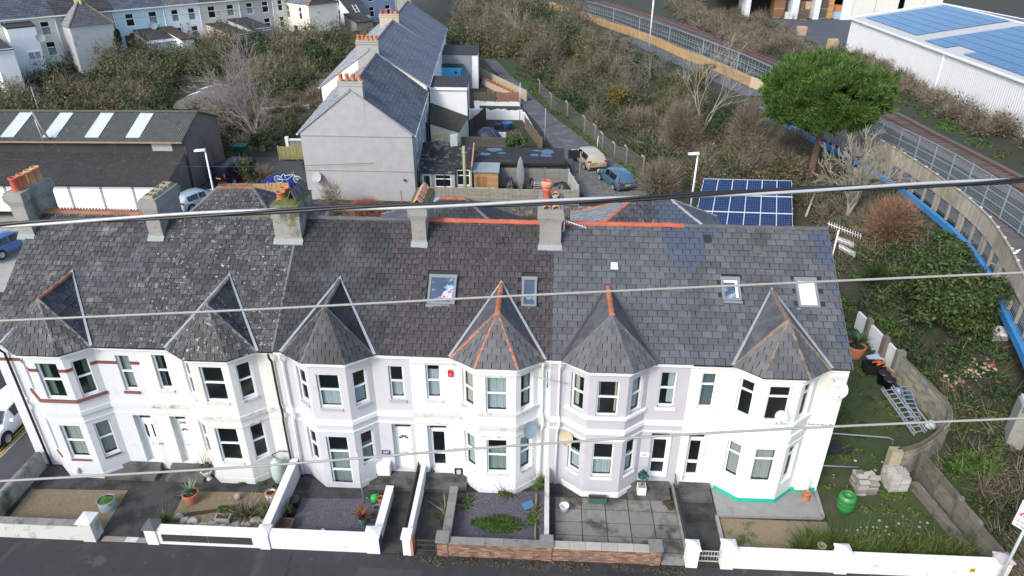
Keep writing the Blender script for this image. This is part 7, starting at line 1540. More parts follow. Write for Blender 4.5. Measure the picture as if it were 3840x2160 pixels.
bush('twiggy_shrub','reddish brown leafless shrub below the bare pale tree','shrub',hz(50.3,22.5),(1.9,2.0,2.3),'brown',1600,.06,6500,tl=.55,twm=mat('twig_brown',(.24,.14,.085),.9,.2,3,rnd=.35),shell=1.6)
bush('sedge_clump','dark green sedge clump at the left of the laurel','plant',hz(47.7,17.6),(.9,.9,.9),'ivy',300,.08,1500,twm=LM['ivy'],stem=False,tl=.6)
bush('bramble_patch','bright green leafy patch on the bank beyond the plank wall','plant',hz(46.6,1.9),(1.6,1.3,.6),'green',3500,.1,0,stem=False,lumps=12)
bush('green_shrub','round green shrub behind the flat roofed garage','shrub',hz(22.6,45.0),(1.35,1.2,1.7),'green',6000,.1,200)
bush('conifer','dark conifer on the slope left of the block','conifer',hz(-4.4,68.0),(2.3,2.3,3.0),'ivy',9000,.15,200,lumps=16)
bush('gorse_bush','yellow flowering gorse bush in the middle of the embankment','bush',tuple(on(2320,415)),(1.5,1.5,2.4),'gorse',6000,.11,250)
bush('gorse_bush','yellowish gorse bush just below the orange tan fence','bush',tuple(on(2640,300)),(1.6,1.5,1.8),'gorse',4500,.12,250)
bush('garden_shrub','dark green shrub in a pot beside the blue van','shrub',hz(-1.6,35.0),(1.2,1.2,1.7),'ivy',5500,.1,200)
bush('dead_shrub','brown dead shrubbery between the pot plant and the blue netting','shrub',hz(-.2,35.2),(1.5,1.0,.9),'brown',3000,.1,900)
bush('garden_weeds','green stems before the mossy panel fence','plant',hz(3.6,38.6),(1.3,.7,1.1),'ivy',2200,.1,400,twm=LM['ivy'])
bush('red_shrub','orange red leafless shrub below the pebbledashed gable','shrub',(11.2,28.6,.5),(2.0,1.2,1.5),'red',500,.06,6500,twm=LM['red'],tl=.5,shell=1.6)
bush('pale_shrub','pale leafless sapling left of the orange red shrub','shrub',(8.3,28.9,.5),(1.3,.9,2.6),'tan',200,.05,1500,tl=.6)
bush('twiggy_shrub','tall orange brown twig fan on the embankment below the ivy clad tree','shrub',tuple(on(2545,560)),(2.4,2.2,3.6),'tan',700,.08,6500,tl=.9)
bush('twiggy_shrub','upright tan stems right of the ivy clad tree','shrub',tuple(on(2790,560)),(1.7,1.6,3.6),'tan',500,.08,4500,tl=1.0)
bush('twiggy_shrub','low leafless shrub left of the lamp on the bank','shrub',tuple(on(2470,725)),(2.0,1.8,2.2),'tan',500,.07,4000,tl=.8)
bush('twiggy_shrub','leafless brown scrub below the left of the pine','shrub',tuple(on(2960,600)),(2.0,1.8,2.2),'brown',500,.07,3500,tl=.8)
# bare trees and the pine
def bare_tree(label,loc,h,spread,m,seed,trunks=1,lean=(0,0),lev=5,r0=.2,name='bare_tree',group=None,droop=0,tw=1.0,sub=3):
    t=thing(name,label,'tree',tuple(loc),group=group); rn=random.Random(seed); gt=G(); gb=G(); stack=[]
    for k in range(trunks):
        a=rn.uniform(0,6.28); d=Vector((lean[0]+.35*math.cos(a)*(trunks>1),lean[1]+.35*math.sin(a)*(trunks>1),1)).normalized(); stack.append((Vector(loc)-Vector((0,0,.1)),d,h*.36,r0*(1 if trunks==1 else .75),0))
    while stack:
        p,d,L,r,lv=stack.pop(); pts=[p]; q=p.copy(); dd=d.copy(); ns=4 if lv<2 else 3
        for i in range(ns):
            dd=(dd+Vector((rn.gauss(0,.13),rn.gauss(0,.13),rn.gauss(.03-droop*.06*lv,.1)))).normalized(); q=q+dd*L/ns; pts.append(q.copy())
        rs=[max(.014,r*(1-.42*i/ns)) for i in range(ns+1)]
        (gt if lv==0 else gb).tube(pts,rs,7 if lv==0 else (5 if lv<2 else 3),False)
        if lv<lev:
            nch=sub if lv<2 else rn.choice((2,3,3))
            for c in range(nch):
                i=rn.choice(range(1,ns+1)) if c else ns; a=rn.uniform(0,6.28); o=dd.orthogonal().normalized(); o=(Matrix.Rotation(a,3,dd)@o)
                k=rn.uniform(.45,.95)*spread; nd=(dd+o*k+Vector((0,0,.12-droop*.12))).normalized(); stack.append((pts[i],nd,L*rn.uniform(.62,.88),rs[i]*.68,lv+1))
    gt.build('trunk',m,t); gb.build('branches',m,t,kind='stuff'); return t
bare_tree('big bare spreading tree between the garages and the gable house',hz(-3.3,44.0),9.0,.72,mat('bark_lilac',(.27,.235,.215),.95,.2,6),5,1,(0,0),6,.34,sub=5)
bush('ivy','dark ivy wrapped round the foot of the big bare tree','ivy',hz(-3.3,43.8),(1.3,1.0,1.7),'ivy',2600,.12,200,stem=False)
bare_tree('pale grey bare tree with curved stems beside the walkway',tuple(on(3180,812)),5.7,.62,BARKP,14,3,(0,0),6,.2)
bare_tree('pale ivy clad bare tree on the embankment below the fence',hz(41.6,48.0),8.8,.6,BARKP,8,2,(.05,0),5,.17)
bush('ivy','ivy climbing the pale bare tree on the embankment','ivy',hz(41.6,47.8),(.55,.5,2.6),'ivy',2200,.11,60,stem=False)
bare_tree('sprawling grey bare tree leaning over the embankment scrub',tuple(on(2440,300)),7.5,1.0,BARK,21,3,(-.5,-.3),5,.16,droop=.7)
bare_tree('leaning bare tree left of the sprawling grey one',tuple(on(2290,250)),6.0,1.0,BARK,31,2,(-.7,0),4,.12,droop=.8)
bare_tree('small pale bare sapling against the white warehouse',hz(71.2,37.0),4.0,.9,BARKP,17,2,(0,0),4,.07)
bare_tree('thin bare tree far beyond the block beside the willow scrub',hz(21,100),9,.6,BARKP,41,2,(0,0),4,.15)
pb0=on(3042,677); px_,py_=pb0[0],pb0[1]; zb=pb0[2]; pc=PY(3104,352,py_); kk=float((pc-CAM)@_F)/67.5
pn=thing('pine_tree','umbrella pine with a broad dense green crown and bare leaning trunk','pine',tuple(pb0)); fk=Vector(PY(3086,470,py_))
g=G().tube([(px_,py_,zb-.2),(px_-.15,py_,lerp(zb,fk.z,.3)),(px_-.1,py_,lerp(zb,fk.z,.65)),tuple(fk)],[.4*kk,.36*kk,.33*kk,.3*kk],10); g.build('trunk',BARKPINE,pn)
g=G(); rn=random.Random(4)
for k in range(22):
    a=k*2.4; r=rn.uniform(2,5)*kk; e=Vector((pc[0]+r*math.cos(a),py_+r*.85*math.sin(a),pc[2]+rn.uniform(-1.5,.6))); g.tube([fk,fk.lerp(e,.45)+Vector((0,0,.3)),e],[.17,.1,.04],5,False)
g.build('limbs',BARKPINE,pn)
rp=np.random.default_rng(3); nc=300; nt=nc*13; a=rp.uniform(0,2*np.pi,nc); zc=rp.uniform(-.78,1,nc); rad=np.clip(1-np.where(zc>0,zc,zc*1.05)**2,0,1)**.42; u=np.where(zc>.6,rp.random(nc)**.5,.82+.18*rp.random(nc)); lump=1+.06*np.sin(a*4+1)+.05*np.sin(a*7+zc*5)
a,zc,rad,u,lump=[np.repeat(v_,13) for v_ in (a,zc,rad,u,lump)]
TC=np.stack([pc[0]+5.45*kk*u*rad*lump*np.cos(a),py_+4.7*kk*u*rad*lump*np.sin(a),pc[2]+kk*np.where(zc>0,2.95*zc**.9*np.ones(nt) if 0 else 2.95*np.sign(zc)*np.abs(zc)**.85,3.1*zc)*(1-.1*np.cos(a))+.22*np.sin(a*5+zc*7)],1); TC=TC+rp.normal(size=TC.shape)*np.array([.36,.36,.24])*kk
ON=(TC-np.array([pc[0],py_,pc[2]-1.2]))/np.array([5.45,4.7,3.0]); ON/=np.linalg.norm(ON,axis=1)[:,None]; ON[:,2]+=.45
nn=52; P=np.repeat(TC,nn,0); q=np.repeat(ON,nn,0)+rp.normal(size=(nt*nn,3))*.62; q/=np.linalg.norm(q,axis=1)[:,None]; L=.5*kk*(.6+.6*rp.random(nt*nn))[:,None]; sd_=np.cross(q,rp.normal(size=(nt*nn,3))); sd_/=np.linalg.norm(sd_,axis=1)[:,None]; P=P+rp.normal(size=P.shape)*.1
V=np.stack([P-sd_*.022,P+sd_*.022,P+q*L+sd_*.012,P+q*L-sd_*.012],1).reshape(-1,3); obj('crown',npmesh('crown',V,np.arange(len(V)).reshape(-1,4),LM['pine']),pn,kind='stuff')
# small garden plants
def tuftplant(name,label,loc,n,ln,w,m,cat='plant',up=.6,droop=.5,seed=1):
    t=thing(name,label,cat,tuple(loc)); rn=random.Random(seed); 
    me=None
    for k in range(n):
        a=rn.uniform(0,6.28); e=rn.uniform(.1,1.0)*up; L=ln*rn.uniform(.7,1.1); d=Vector((math.cos(a),math.sin(a),0)); s=Vector((-math.sin(a),math.cos(a),0)); P=[]
        for i in range(5): f=i/4; P.append(Vector(loc)+d*L*f*math.cos(e)+Vector((0,0,L*(f*math.sin(e+.35)-droop*f*f*.5))))
        V=[]
        for i,p in enumerate(P): ww=w*(1-abs(i/4-.35)*1.2); ww=max(ww,.004); V+=[p-s*ww,p+s*ww]
        G().add(V,[(2*i,2*i+1,2*i+3,2*i+2) for i in range(4)],True).build('leaf',m,t)
    return t
def potted(name,label,x,y,r,h,m,z=.03,flare=True,soil=True,cat='plant pot'):
    t=thing(name,label,cat,(x,y,z)); g=G().lathe([(r*.7,0),(r*.98,h*.55),(r,h*.9),(r*1.06,h),(r*.9,h),(r*.88,h*.85)] if flare else [(r,0),(r,h),(r*.93,h),(r*.92,h*.85)],(x,y,z),18); g.lathe([(0,.0),(r*.7 if flare else r,.0)],(x,y,z),18); g.build('pot',m,t); G().lathe([(0,h*.85),(r*.9,h*.85)],(x,y,z),14).build('soil',mat('soil',(.04,.03,.02)),t); return t
BPOT=mat('pot_bluegrey',(.2,.24,.26),.6,.15,4)
potted('planter','round grey planter with moss on the left gravel bed',6.75,-2.55,.36,.5,BPOT,.04,False); moss_cap(bpy.data.objects['planter.001'] if 0 else thing('moss_cushion','green moss filling the round grey planter','moss',(6.75,-2.55,.47)),6.45,7.05,-2.85,-2.25,.5,.08,31,LM['green'])
potted('plant_pot','big terracotta pot holding a spiky agave',10.3,-2.0,.34,.55,TERRA); tuftplant('agave','spiky blue green agave in the big terracotta pot',(10.3,-2.0,.58),26,.6,.045,mat('agave_leaf',(.13,.2,.13),.6,.15,5),up=1.2,droop=.2,seed=3)
ur=thing('garden_urn','white garden urn with a little clipped bush by the cream bay','urn',(10.4,-.55,.0)); G().lathe([(.15,0),(.16,.05),(.07,.11),(.06,.2),(.15,.26),(.22,.4),(.25,.5),(.27,.55),(.22,.55),(.21,.47),(0,.47)],(10.4,-.55,0),18).build('urn',mat('urn_white',(.66,.66,.63),.7,.08,4),ur); bush('clipped_bush','small clipped yellow green bush in the white urn','plant',(10.4,-.55,.45),(.22,.22,.42),'laurel',900,.05,60,stem=False)
potted('plant_pot','small terracotta pot behind the white urn',10.0,-.3,.14,.25,TERRA)
gc=thing('gas_cylinder','weathered pale gas cylinder by the black downpipe','cylinder',(13.75,-.5,0)); G().lathe([(.2,0),(.22,.05),(.22,.15),(.26,.22),(.28,.3),(.28,1.05),(.24,1.2),(.12,1.28),(.08,1.3),(.08,1.4),(0,1.4)],(13.75,-.5,0),18).build('body',mat('cylinder_paint',(.42,.5,.47),.5,.2,4,stains=(((.05,.05,.05),5,.66,.04),)),gc); G().tube([(13.75,-.5,1.4),(13.6,-.4,1.5),(13.9,-.2,1.55),(14.25,-.15,1.5)],.025,6).build('hose',BLK,gc)
tag(G().lathe([(0,0),(.12,.03),(.17,.15),(.12,.28),(0,.31)],(12.3,-1.75,.04),14).build('stone_ball',mat('stone_ball',(.3,.27,.22),.9,.15,5)),'round pale stone ball on the gravel behind the rockery','stone ball')
potted('plant_pot','white pot with an orange rim by the lilac dividing wall',13.85,-1.75,.25,.45,mat('pot_whiteblue',(.6,.66,.7),.6,.08),.04)
tag(G().lathe([(.25,0),(.27,.03),(.25,.07),(.2,.07)],(13.85,-1.75,.49),18).build('terracotta_ring',TERRA),'orange terracotta rim standing in the white pot','ring')
rk=thing('rockery','line of pale rockery stones edging the planted gravel bed','rockery',(12,-3.2,.04)); rs=random.Random(12)
for k in range(20):
    x=10.1+k*.2; y=-2.9-.5*math.sin((x-10)*.8)+rs.uniform(-.1,.1); s=rs.uniform(.1,.2); V=[]
    g=G().lathe([(0,0),(s,.01),(s*1.1,s*.5),(s*.7,s*.9),(0,s)],(0,0,0),6,1.2,.8,False); g.v=[(a+rs.uniform(-.03,.03),b+rs.uniform(-.03,.03),c) for a,b,c in g.v]; o=g.build('stone',mat('rock_pale',(.33,.31,.27),.9,.2,5,rnd=.25),None); o.parent=rk; o.location=(x-12,y+3.2,.0); o.rotation_euler=(0,0,rs.uniform(0,3))
G().poly([(10.1,-3.0,.05),(11.6,-2.6,.05),(11.7,-2.35,.05),(10.4,-2.65,.05)]).build('bark_soil',mat('soil',(.04,.03,.02)),rk)
tg=thing('planter_trough','small stone trough among the rockery plants','trough',(12.15,-3.05,.04)); G().box(11.85,12.5,-3.2,-2.9,.05,.32).build('trough',mat('trough_stone',(.34,.34,.31),.85,.1),tg); G().box(11.9,12.45,-3.17,-2.93,.3,.325).build('soil',mat('soil',(.04,.03,.02)),tg)
bush('rockery_shrub','low heather mound behind the stone trough','plant',(13.0,-2.75,.04),(.75,.4,.35),'laurel',2200,.05,300,stem=False); bush('rockery_shrub','bright green plant left of the stone trough','plant',(12.0,-2.65,.04),(.35,.3,.3),'green',900,.05,0,stem=False); bush('rockery_shrub','green shrub against the lilac dividing wall','plant',(14.0,-2.6,.04),(.35,.4,.45),'green',1200,.06,50,stem=False); bush('fern','small green fern at the edge of the drive','plant',(9.75,-3.4,.04),(.28,.28,.35),'green',600,.06,100,twm=LM['green'],stem=False)
for x,y,z,q_ in ((12.1,-.85,.0,'left'),(13.0,-.8,.0,'middle'),(13.6,-.9,0,'right')): bush('weed',q_+' clump of weeds along the foot of the cream bay','plant',(x,y,z),(.25,.12,.14),'green',260,.05,0,group='weeds under the cream bay',stem=False)
potted('plant_pot','round dark pot nearest the lilac house, left of the slate chips',15.0,-2.0,.22,.4,BLK,.04); potted('plant_pot','dark pot with a leafy plant below the first one',14.98,-2.55,.2,.35,BLK,.04); bush('pot_plant','leafy plant in the lower dark pot','plant',(14.98,-2.55,.35),(.22,.22,.25),'laurel',500,.05,0,stem=False)
bx=thing('planter_box','square brown planter box in the corner of the slate chips','planter',(15.0,-3.35,.04)); g=G()
for a,b,c,d in ((14.72,15.35,-3.6,-3.55),(14.72,15.35,-3.1,-3.05),(14.72,14.77,-3.55,-3.1),(15.3,15.35,-3.55,-3.1)): g.box(a,b,c,d,.04,.4)
g.build('box',mat('box_wood',(.1,.06,.04),.85,.15,5),bx); G().box(14.77,15.3,-3.55,-3.1,.2,.34).build('soil',mat('soil',(.04,.03,.02)),bx)
tuftplant('cordyline','red and orange cordyline bursting out by the white block wall',(18.25,-2.85,.35),60,.62,.03,LM['cord'],up=1.25,droop=.35,seed=5); potted('plant_pot','teal pot under the red cordyline',18.25,-2.85,.2,.36,mat('pot_teal',(.06,.2,.2),.5,.1),.04)
wc=thing('watering_can','bright green watering can by the white block wall','watering can',(18.45,-1.55,.04)); GC=mat('can_green',(.04,.36,.06),.4,.05); G().lathe([(0,0),(.15,0),(.17,.1),(.15,.3),(.06,.34),(0,.34)],(18.45,-1.55,.04),14).build('body',GC,wc); G().tube([(18.33,-1.62,.12),(18.15,-1.7,.4)],[.03,.02],6).build('spout',GC,wc); G().tube([(18.52,-1.5,.12),(18.68,-1.45,.25),(18.6,-1.47,.42),(18.47,-1.54,.38)],.02,6).build('handle',GC,wc)
potted('plant_pot','terracotta rimmed pot right of the green watering can',18.75,-1.6,.14,.28,TERRA,.04); potted('plant_pot','glazed teal pot below the terracotta rimmed one',18.72,-2.2,.17,.32,BPOT,.04); potted('plant_pot','dark blue pot at the foot of the cordyline',18.7,-2.75,.2,.35,mat('pot_navy',(.03,.06,.1),.4,.1),.04)
on_=thing('garden_ornament','small white and black ornament on the slate chips','ornament',(16.75,-3.45,.05)); G().lathe([(0,0),(.08,.02),(.09,.12),(.05,.2),(0,.22)],(16.68,-3.45,.05),10).build('body',CW,on_); G().lathe([(0,0),(.07,.02),(.08,.1),(0,.16)],(16.88,-3.42,.05),10).build('body',BLK,on_)
tag(G().tube([(18.0,-1.7,.02),(18.0,-1.7,3.0)],.03,7).build('pole',GREYM),'thin white aerial pole standing in the slate chip garden','pole')
bush('weed_mat','patch of grass spreading over the slate bed of the white house','grass patch',(24.0,-2.6,.04),(1.2,.6,.1),'green',7000,.045,150,twm=LM['green'],stem=False,lumps=22,tl=.2)
for lb,x,y,R_ in (('weeds at the foot of the white bay','24.4',-.95,(.6,.15,.2)),('leafy bush beside the white downpipe of the white house','25.85',-.45,(.35,.3,.6)),('fern growing on the doorstep of the white house','20.75',.05,(.22,.2,.4)),('green weeds along the low grey coped wall','21.75',-2.4,(.18,.9,.2)),('weeds in the left of the slate bed','22.5',-1.4,(.45,.5,.12)),('weeds in the right of the slate bed','25.6',-2.2,(.3,.9,.25))): bush('weeds',lb,'weeds',(float(x),y,.03),R_,'green',1100,.055,40,stem=False)
pl=thing('timber_edging','mossy timber edging board in the right of the slate bed','edging',(25.75,-2.2,.05)); G().box(25.66,25.74,-3.9,-.9,.04,.22).build('board',mat('edging_wood',(.2,.17,.09),.9,.2,4),pl)
tag(G().obox((25.35,-1.55,.15),.5,.35,.03,.5,.3).build('plastic_scrap',mat('scrap_blue',(.06,.17,.32),.5,.1)),'scrap of blue plastic sheet on the slate bed','plastic')
tp_=thing('topiary_pot','white square pot with a ball topped topiary by the lilac grey door','topiary',(30.45,-.55,.2)); G().prism([(30.26,-.74,.2),(30.64,-.74,.2),(30.64,-.36,.2),(30.26,-.36,.2)],(0,0,.42)).build('pot',mat('pot_white',(.7,.7,.68),.6,.05),tp_); G().box(30.29,30.61,-.71,-.39,.6,.63).build('pebbles',mat('pebbles',(.25,.25,.24),.9,.6,20),tp_); G().tube([(30.45,-.55,.6),(30.45,-.55,1.05)],.025,6).build('stem',BARKD,tp_); V,F=leaves([(30.45,-.55,1.2)],[(.23,.23,.23)],1100,.045,R7,shell=4); obj('ball',npmesh('ball',V,F,leafmat('leaf_teal',[(.03,.11,.1),(.04,.15,.13),(.02,.07,.065)])),tp_,kind='stuff')
bu=thing('bucket','white bucket on the dark corner of the paved yard','bucket',(26.95,-1.75,.05)); G().lathe([(0,.02),(.16,.02),(.21,.38),(.22,.4),(.19,.4),(.17,.1),(0,.1)],(26.95,-1.75,.05),16).build('bucket',CW,bu); G().tube([(26.95+.21*math.cos(a),-1.75-.1*math.sin(a),.42-.12*math.sin(a)) for a in np.linspace(0,math.pi,8)],.008,4).build('handle',GREYM,bu)
tw_=thing('window_trough','dark green plastic trough below the lilac grey bay','trough',(28.4,-1.05,.05)); g=G(); m_=mat('trough_green',(.05,.11,.09),.5,.1)
for a,b,c,d in ((28.05,28.85,-1.2,-1.16),(28.05,28.85,-.94,-.9),(28.05,28.09,-1.16,-.94),(28.81,28.85,-1.16,-.94)): g.box(a,b,c,d,.05,.3)
g.build('tub',m_,tw_); G().box(28.09,28.81,-1.16,-.94,.15,.25).build('soil',mat('soil',(.04,.03,.02)),tw_)
bush('leaf_litter','heap of brown dead leaves against the railing kerb','leaf litter',(31.6,-1.1,.03),(.4,.5,.08),'brown',700,.05,0,stem=False,lumps=6)
tuftplant('palm','fan palm in a large terracotta pot beside the white side wall',(44.4,11.4,.95),90,.95,.035,mat('palm_leaf',(.06,.12,.04),.6,.2,4,rnd=.2),up=1.2,droop=.45,seed=8,cat='palm'); potted('plant_pot','large terracotta pot holding the fan palm',44.4,11.4,.55,.8,mat('terracotta_bright',(.5,.2,.1),.75,.1,4),.02)
cn=thing('chimney_pot','old terracotta chimney pot standing on the concrete apron corner','chimney pot',(37.85,-.45,.09)); G().lathe([(.17,0),(.15,.1),(.14,.3),(.17,.34),(.17,.4),(.12,.4),(.11,.15)],(37.85,-.45,.09),14).build('pot',TERRA,cn)
cn=thing('chimney_pot','weathered buff chimney pot behind the ivory street wall','chimney pot',(37.4,-3.6,.05)); G().lathe([(.16,0),(.15,.55),(.19,.6),(.19,.66),(.13,.66),(.12,.3)],(37.4,-3.6,.05),14).build('pot',mat('pot_weathered',(.24,.2,.14),.85,.2,5),cn)
for lb,x,c in (('small red and white cone, leftmost behind the ivory wall',34.28,(.6,.1,.03)),('dull red cone, middle of the three behind the ivory wall',34.82,(.25,.07,.04)),('orange cone, rightmost of the three behind the ivory wall',35.3,(.55,.14,.04))):
    t=thing('traffic_cone',lb,'cone',(x,-3.7,.06),group='three small cones'); mm=mat('cone_%d'%int(x*100),c,.5,.1); G().box(x-.12,x+.12,-3.82,-3.58,.06,.1).build('base',mm,t); G().lathe([(.1,0),(.03,.5),(0,.5)],(x,-3.7,.1),12).build('cone',mm,t); G().lathe([(.083,.12),(.06,.28)],(x,-3.7,.1),12).build('band',WHITE,t) if x<34.5 else None
lg=thing('log','broken pale branch lying on the bank behind the solar panels','log',hz(47.6,31)); a=on(3020,820); b=on(3060,720); G().tube([a+np.array([0,0,.2]),b+np.array([0,0,.35])],[.1,.06],6).build('branch',BARKP,lg); a=on(3050,780); b=on(3085,690); G().tube([a+np.array([0,0,.15]),b+np.array([0,0,.3])],[.06,.05],6).build('branch',mat('wood_rotten',(.3,.19,.08),.9,.2),lg)
# ---------------------------------------------------------------- vehicles
def car(name,label,loc,rz,col,L=4.3,W_=1.78,Hh=1.48,style='hatch',plate='YELLOW',door_open=False,metal=.3):
    t=thing(name,label,'van' if style=='van' else 'car',loc,rz,group=None,local=True); P=mat('paint_'+label[:14].replace(' ','_'),col,.28,.03,2,spec=.6,metal=metal); GL=mat('car_glass',(.012,.016,.022),.06,.1,spec=.7); RUB=mat('tyre_rubber',(.02,.02,.02),.8,.1); w2=W_/2
    # stations along x (front is +x): x, z_bottom, z_belt, z_roof, half width at belt, half width at roof
    if style=='van': st=[(-.5,.35,.95,1.0,.93,.93),(-.495,.3,1.05,1.0,.99,.9),(-.47,.28,1.08,1.0,1,.9),(.12,.28,1.08,1.02,1,.9),(.24,.28,1.08,.98,1,.86),(.37,.28,1.05,.66,.98,.8),(.46,.3,.9,.56,.93,.8),(.5,.38,.7,.4,.8,.75)]
    elif style=='estate': st=[(-.5,.4,.8,.55,.86,.75),(-.485,.3,.92,.66,.96,.78),(-.4,.28,.95,.97,1,.74),(-.1,.27,.94,1.0,1,.76),(.1,.27,.93,.97,1,.76),(.26,.27,.92,.63,.99,.8),(.42,.3,.8,.53,.93,.76),(.5,.4,.6,.42,.78,.7)]
    else: st=[(-.5,.4,.8,.55,.86,.75),(-.48,.3,.92,.64,.96,.8),(-.36,.28,.95,.95,1,.72),(-.08,.27,.94,1.0,1,.75),(.1,.27,.93,.96,1,.75),(.27,.27,.92,.64,.99,.8),(.42,.3,.8,.55,.93,.76),(.5,.4,.6,.42,.78,.7)]
    rows=[]
    for x,zb,zt,rf,wb,wr in st:
        X=x*L; ZB=zt*(.62*Hh if style=='van' else .64*Hh); RZ_=max(rf*Hh,ZB+.0); cab=RZ_>ZB+.12; b=w2*wb; r=w2*wr if cab else b*.9
        rows.append([(X,0,zb*.75),(X,b*.9,zb*.75),(X,b,zb+.18),(X,b,ZB*.8),(X,b*.97,ZB),(X,r,RZ_-.06 if cab else ZB+.02),(X,r*.8,RZ_ if cab else ZB+.05),(X,0,RZ_+.02 if cab else ZB+.07)])
    g=G(); k=len(rows[0])
    for s in (1,-1):
        V=[(p[0],p[1]*s,p[2]) for r in rows for p in r]; F=[]
        for i in range(len(rows)-1):
            for j in range(k-1): q=(i*k+j,(i+1)*k+j,(i+1)*k+j+1,i*k+j+1); F.append(q if s<0 else q[::-1])
        for i in (0,len(rows)-1): q=tuple(i*k+j for j in range(k)); F.append(q)
        g.add(V,F,True)
    body=g.build('body',P,t); body.data.shade_smooth() if 0 else None
    m_=body.modifiers.new('bevel','BEVEL'); m_.width=.03; m_.segments=2; m_.limit_method='ANGLE'; m_.angle_limit=.6
    cabs=[i for i in range(len(rows)) if rows[i][7][2]>rows[i][4][2]+.2]; a,b=cabs[0],cabs[-1]
    for s in (1,-1):   # side windows
        for i in range(a,b):
            q=[rows[i][4],rows[i+1][4],rows[i+1][5],rows[i][5]]; 
            if style=='van' and i<b-2: continue
            c=[sum(p[e] for p in q)/4 for e in range(3)]; V=[(c[0]+(p[0]-c[0])*.9,(c[1]+(p[1]-c[1])*.86+.012)*s,c[2]+(p[2]-c[2])*.84+.0) for p in q]; G().add(V,[(0,1,2,3)]).build('side_window',GL,t)
    def cross(i0,i1,nm,sh=.82,o=.015):
        A,B=rows[i0],rows[i1]; V=[]
        for r,f in ((A,.12),(B,.88)):
            pass
        lo=A if A[7][2]<B[7][2] else B; hi=B if lo is A else A
        pl=[Vector((lerp(lo[4][0],hi[5][0],f),lerp(lo[4][1]*.86,hi[5][1]*.9,f)*s,lerp(lo[4][2]+.06,hi[6][2]-.02,f)+o)) for f in (.1,.88) for s in (-1,1)]
        d=o*(1 if i0 else -1)
        G().add([p+Vector((d*3,0,o)) for p in pl],[(0,1,3,2)]).build(nm,GL,t)
    nose=[i for i in range(b+1,len(rows))][0]; cross(b,nose,'windscreen')
    if style!='van': cross(a,max(a-1,0),'rear_window')
    else:
        for s in (-1,1): G().add([(-.502*L,s*.08,.68*Hh),(-.502*L,s*.72*w2,.68*Hh),(-.498*L,s*.68*w2,.92*Hh),(-.498*L,s*.08,.92*Hh)],[(0,1,2,3)]).build('rear_window',GL,t)
    for x in (-.31*L,.3*L):
        for s in (1,-1):
            wv=G().tube([(x,s*(w2-.2),.32),(x,s*(w2+.01),.32)],.32,18).build('wheel',RUB,t); G().lathe([(0,0),(.2,.0),(.22,.02)],(0,0,0),10).build('rim',GREYM,wv); r_=wv.children[0]; r_.rotation_euler=(-s*math.pi/2,0,0); r_.location=(x,s*(w2+.015),.32)
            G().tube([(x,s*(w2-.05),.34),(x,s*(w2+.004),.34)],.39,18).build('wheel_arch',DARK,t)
    RED=mat('tail_red',(.45,.015,.02),.25,.05); HL=mat('headlamp',(.6,.63,.66),.15,.05)
    zt=.62*Hh
    for s in (1,-1): G().obox((-.485*L,s*w2*.82,zt if style!='van' else .6*Hh),.14,.3 if style!='van' else .14,.16 if style!='van' else .4,-s*.25).build('tail_light',RED,t); G().obox((.455*L,s*w2*.72,.44*Hh),.3,.34,.14,-s*.5).build('headlight',HL,t); G().obox((.17*L,s*(w2+.09),.66*Hh),.12,.18,.13).build('wing_mirror',P,t)
    G().obox((-.505*L,0,.42*Hh),.02,.52,.12).build('number_plate',mat('plate_yellow',(.6,.42,.03),.5,.03),t); G().obox((.503*L,0,.3*Hh),.02,.52,.11).build('number_plate',WHITE,t)
    G().obox((-.5*L,0,.24*Hh),.06,W_*.8,.16).build('bumper',mat('bumper_dark',(.03,.03,.032),.6,.1),t)
    if door_open:
        G().obox((.04*L+.3,w2+.42,.55*Hh),.06,.9,.75*Hh*.7,-.25).build('open_door',DARK,t); G().obox((.04*L-.1,w2+.0,.6*Hh),1.0,.02,.7).build('door_opening',DARK,t)
    return t
def yaw(a,b): return math.atan2(b[1]-a[1],b[0]-a[0])
car('parked_car','metallic blue hatchback parked on the cobbles, tail towards the terrace',(32.15,36.3,1.5),math.radians(112),(.08,.165,.23),4.5,1.95,1.55)
car('parked_car','pale gold estate car with an open front door, ahead of the blue hatchback',(29.9,41.9,1.52),math.radians(108),(.5,.46,.33),5.1,2.0,1.6,'estate',door_open=True)
car('parked_van','dark navy van parked against the rough garage wall',(-2.65,35.6,1.5),math.radians(72),(.012,.014,.035),4.3,1.85,1.85,'van')
car('parked_car','silver blue rounded hatchback beside the white garage doors',(-3.3,29.2,1.45),math.radians(62),(.38,.48,.56),3.9,1.7,1.45)
car('parked_car','blue car at the left edge behind the first chimney',(-14.6,21.6,.62),math.radians(75),(.08,.17,.38),4.2,1.75,1.5)
car('parked_car','white car parked in the side street facing the road',(-1.5,2.6,.02),math.radians(-88),(.75,.76,.78),4.4,1.85,1.55,metal=0)
wb2=thing('wheelie_bin','green wheelie bin in the garage court at the left edge','wheelie bin',(-14.6,25.2,.7)); G().prism([(-15.1,24.9,.9),(-14.1,24.9,.9),(-14.0,24.8,2.0),(-15.2,24.8,2.0)],(0,.8,0)).build('body',WBG,wb2); G().obox((-14.6,25.2,2.08),1.25,1.0,.1).build('lid',WBG,wb2)
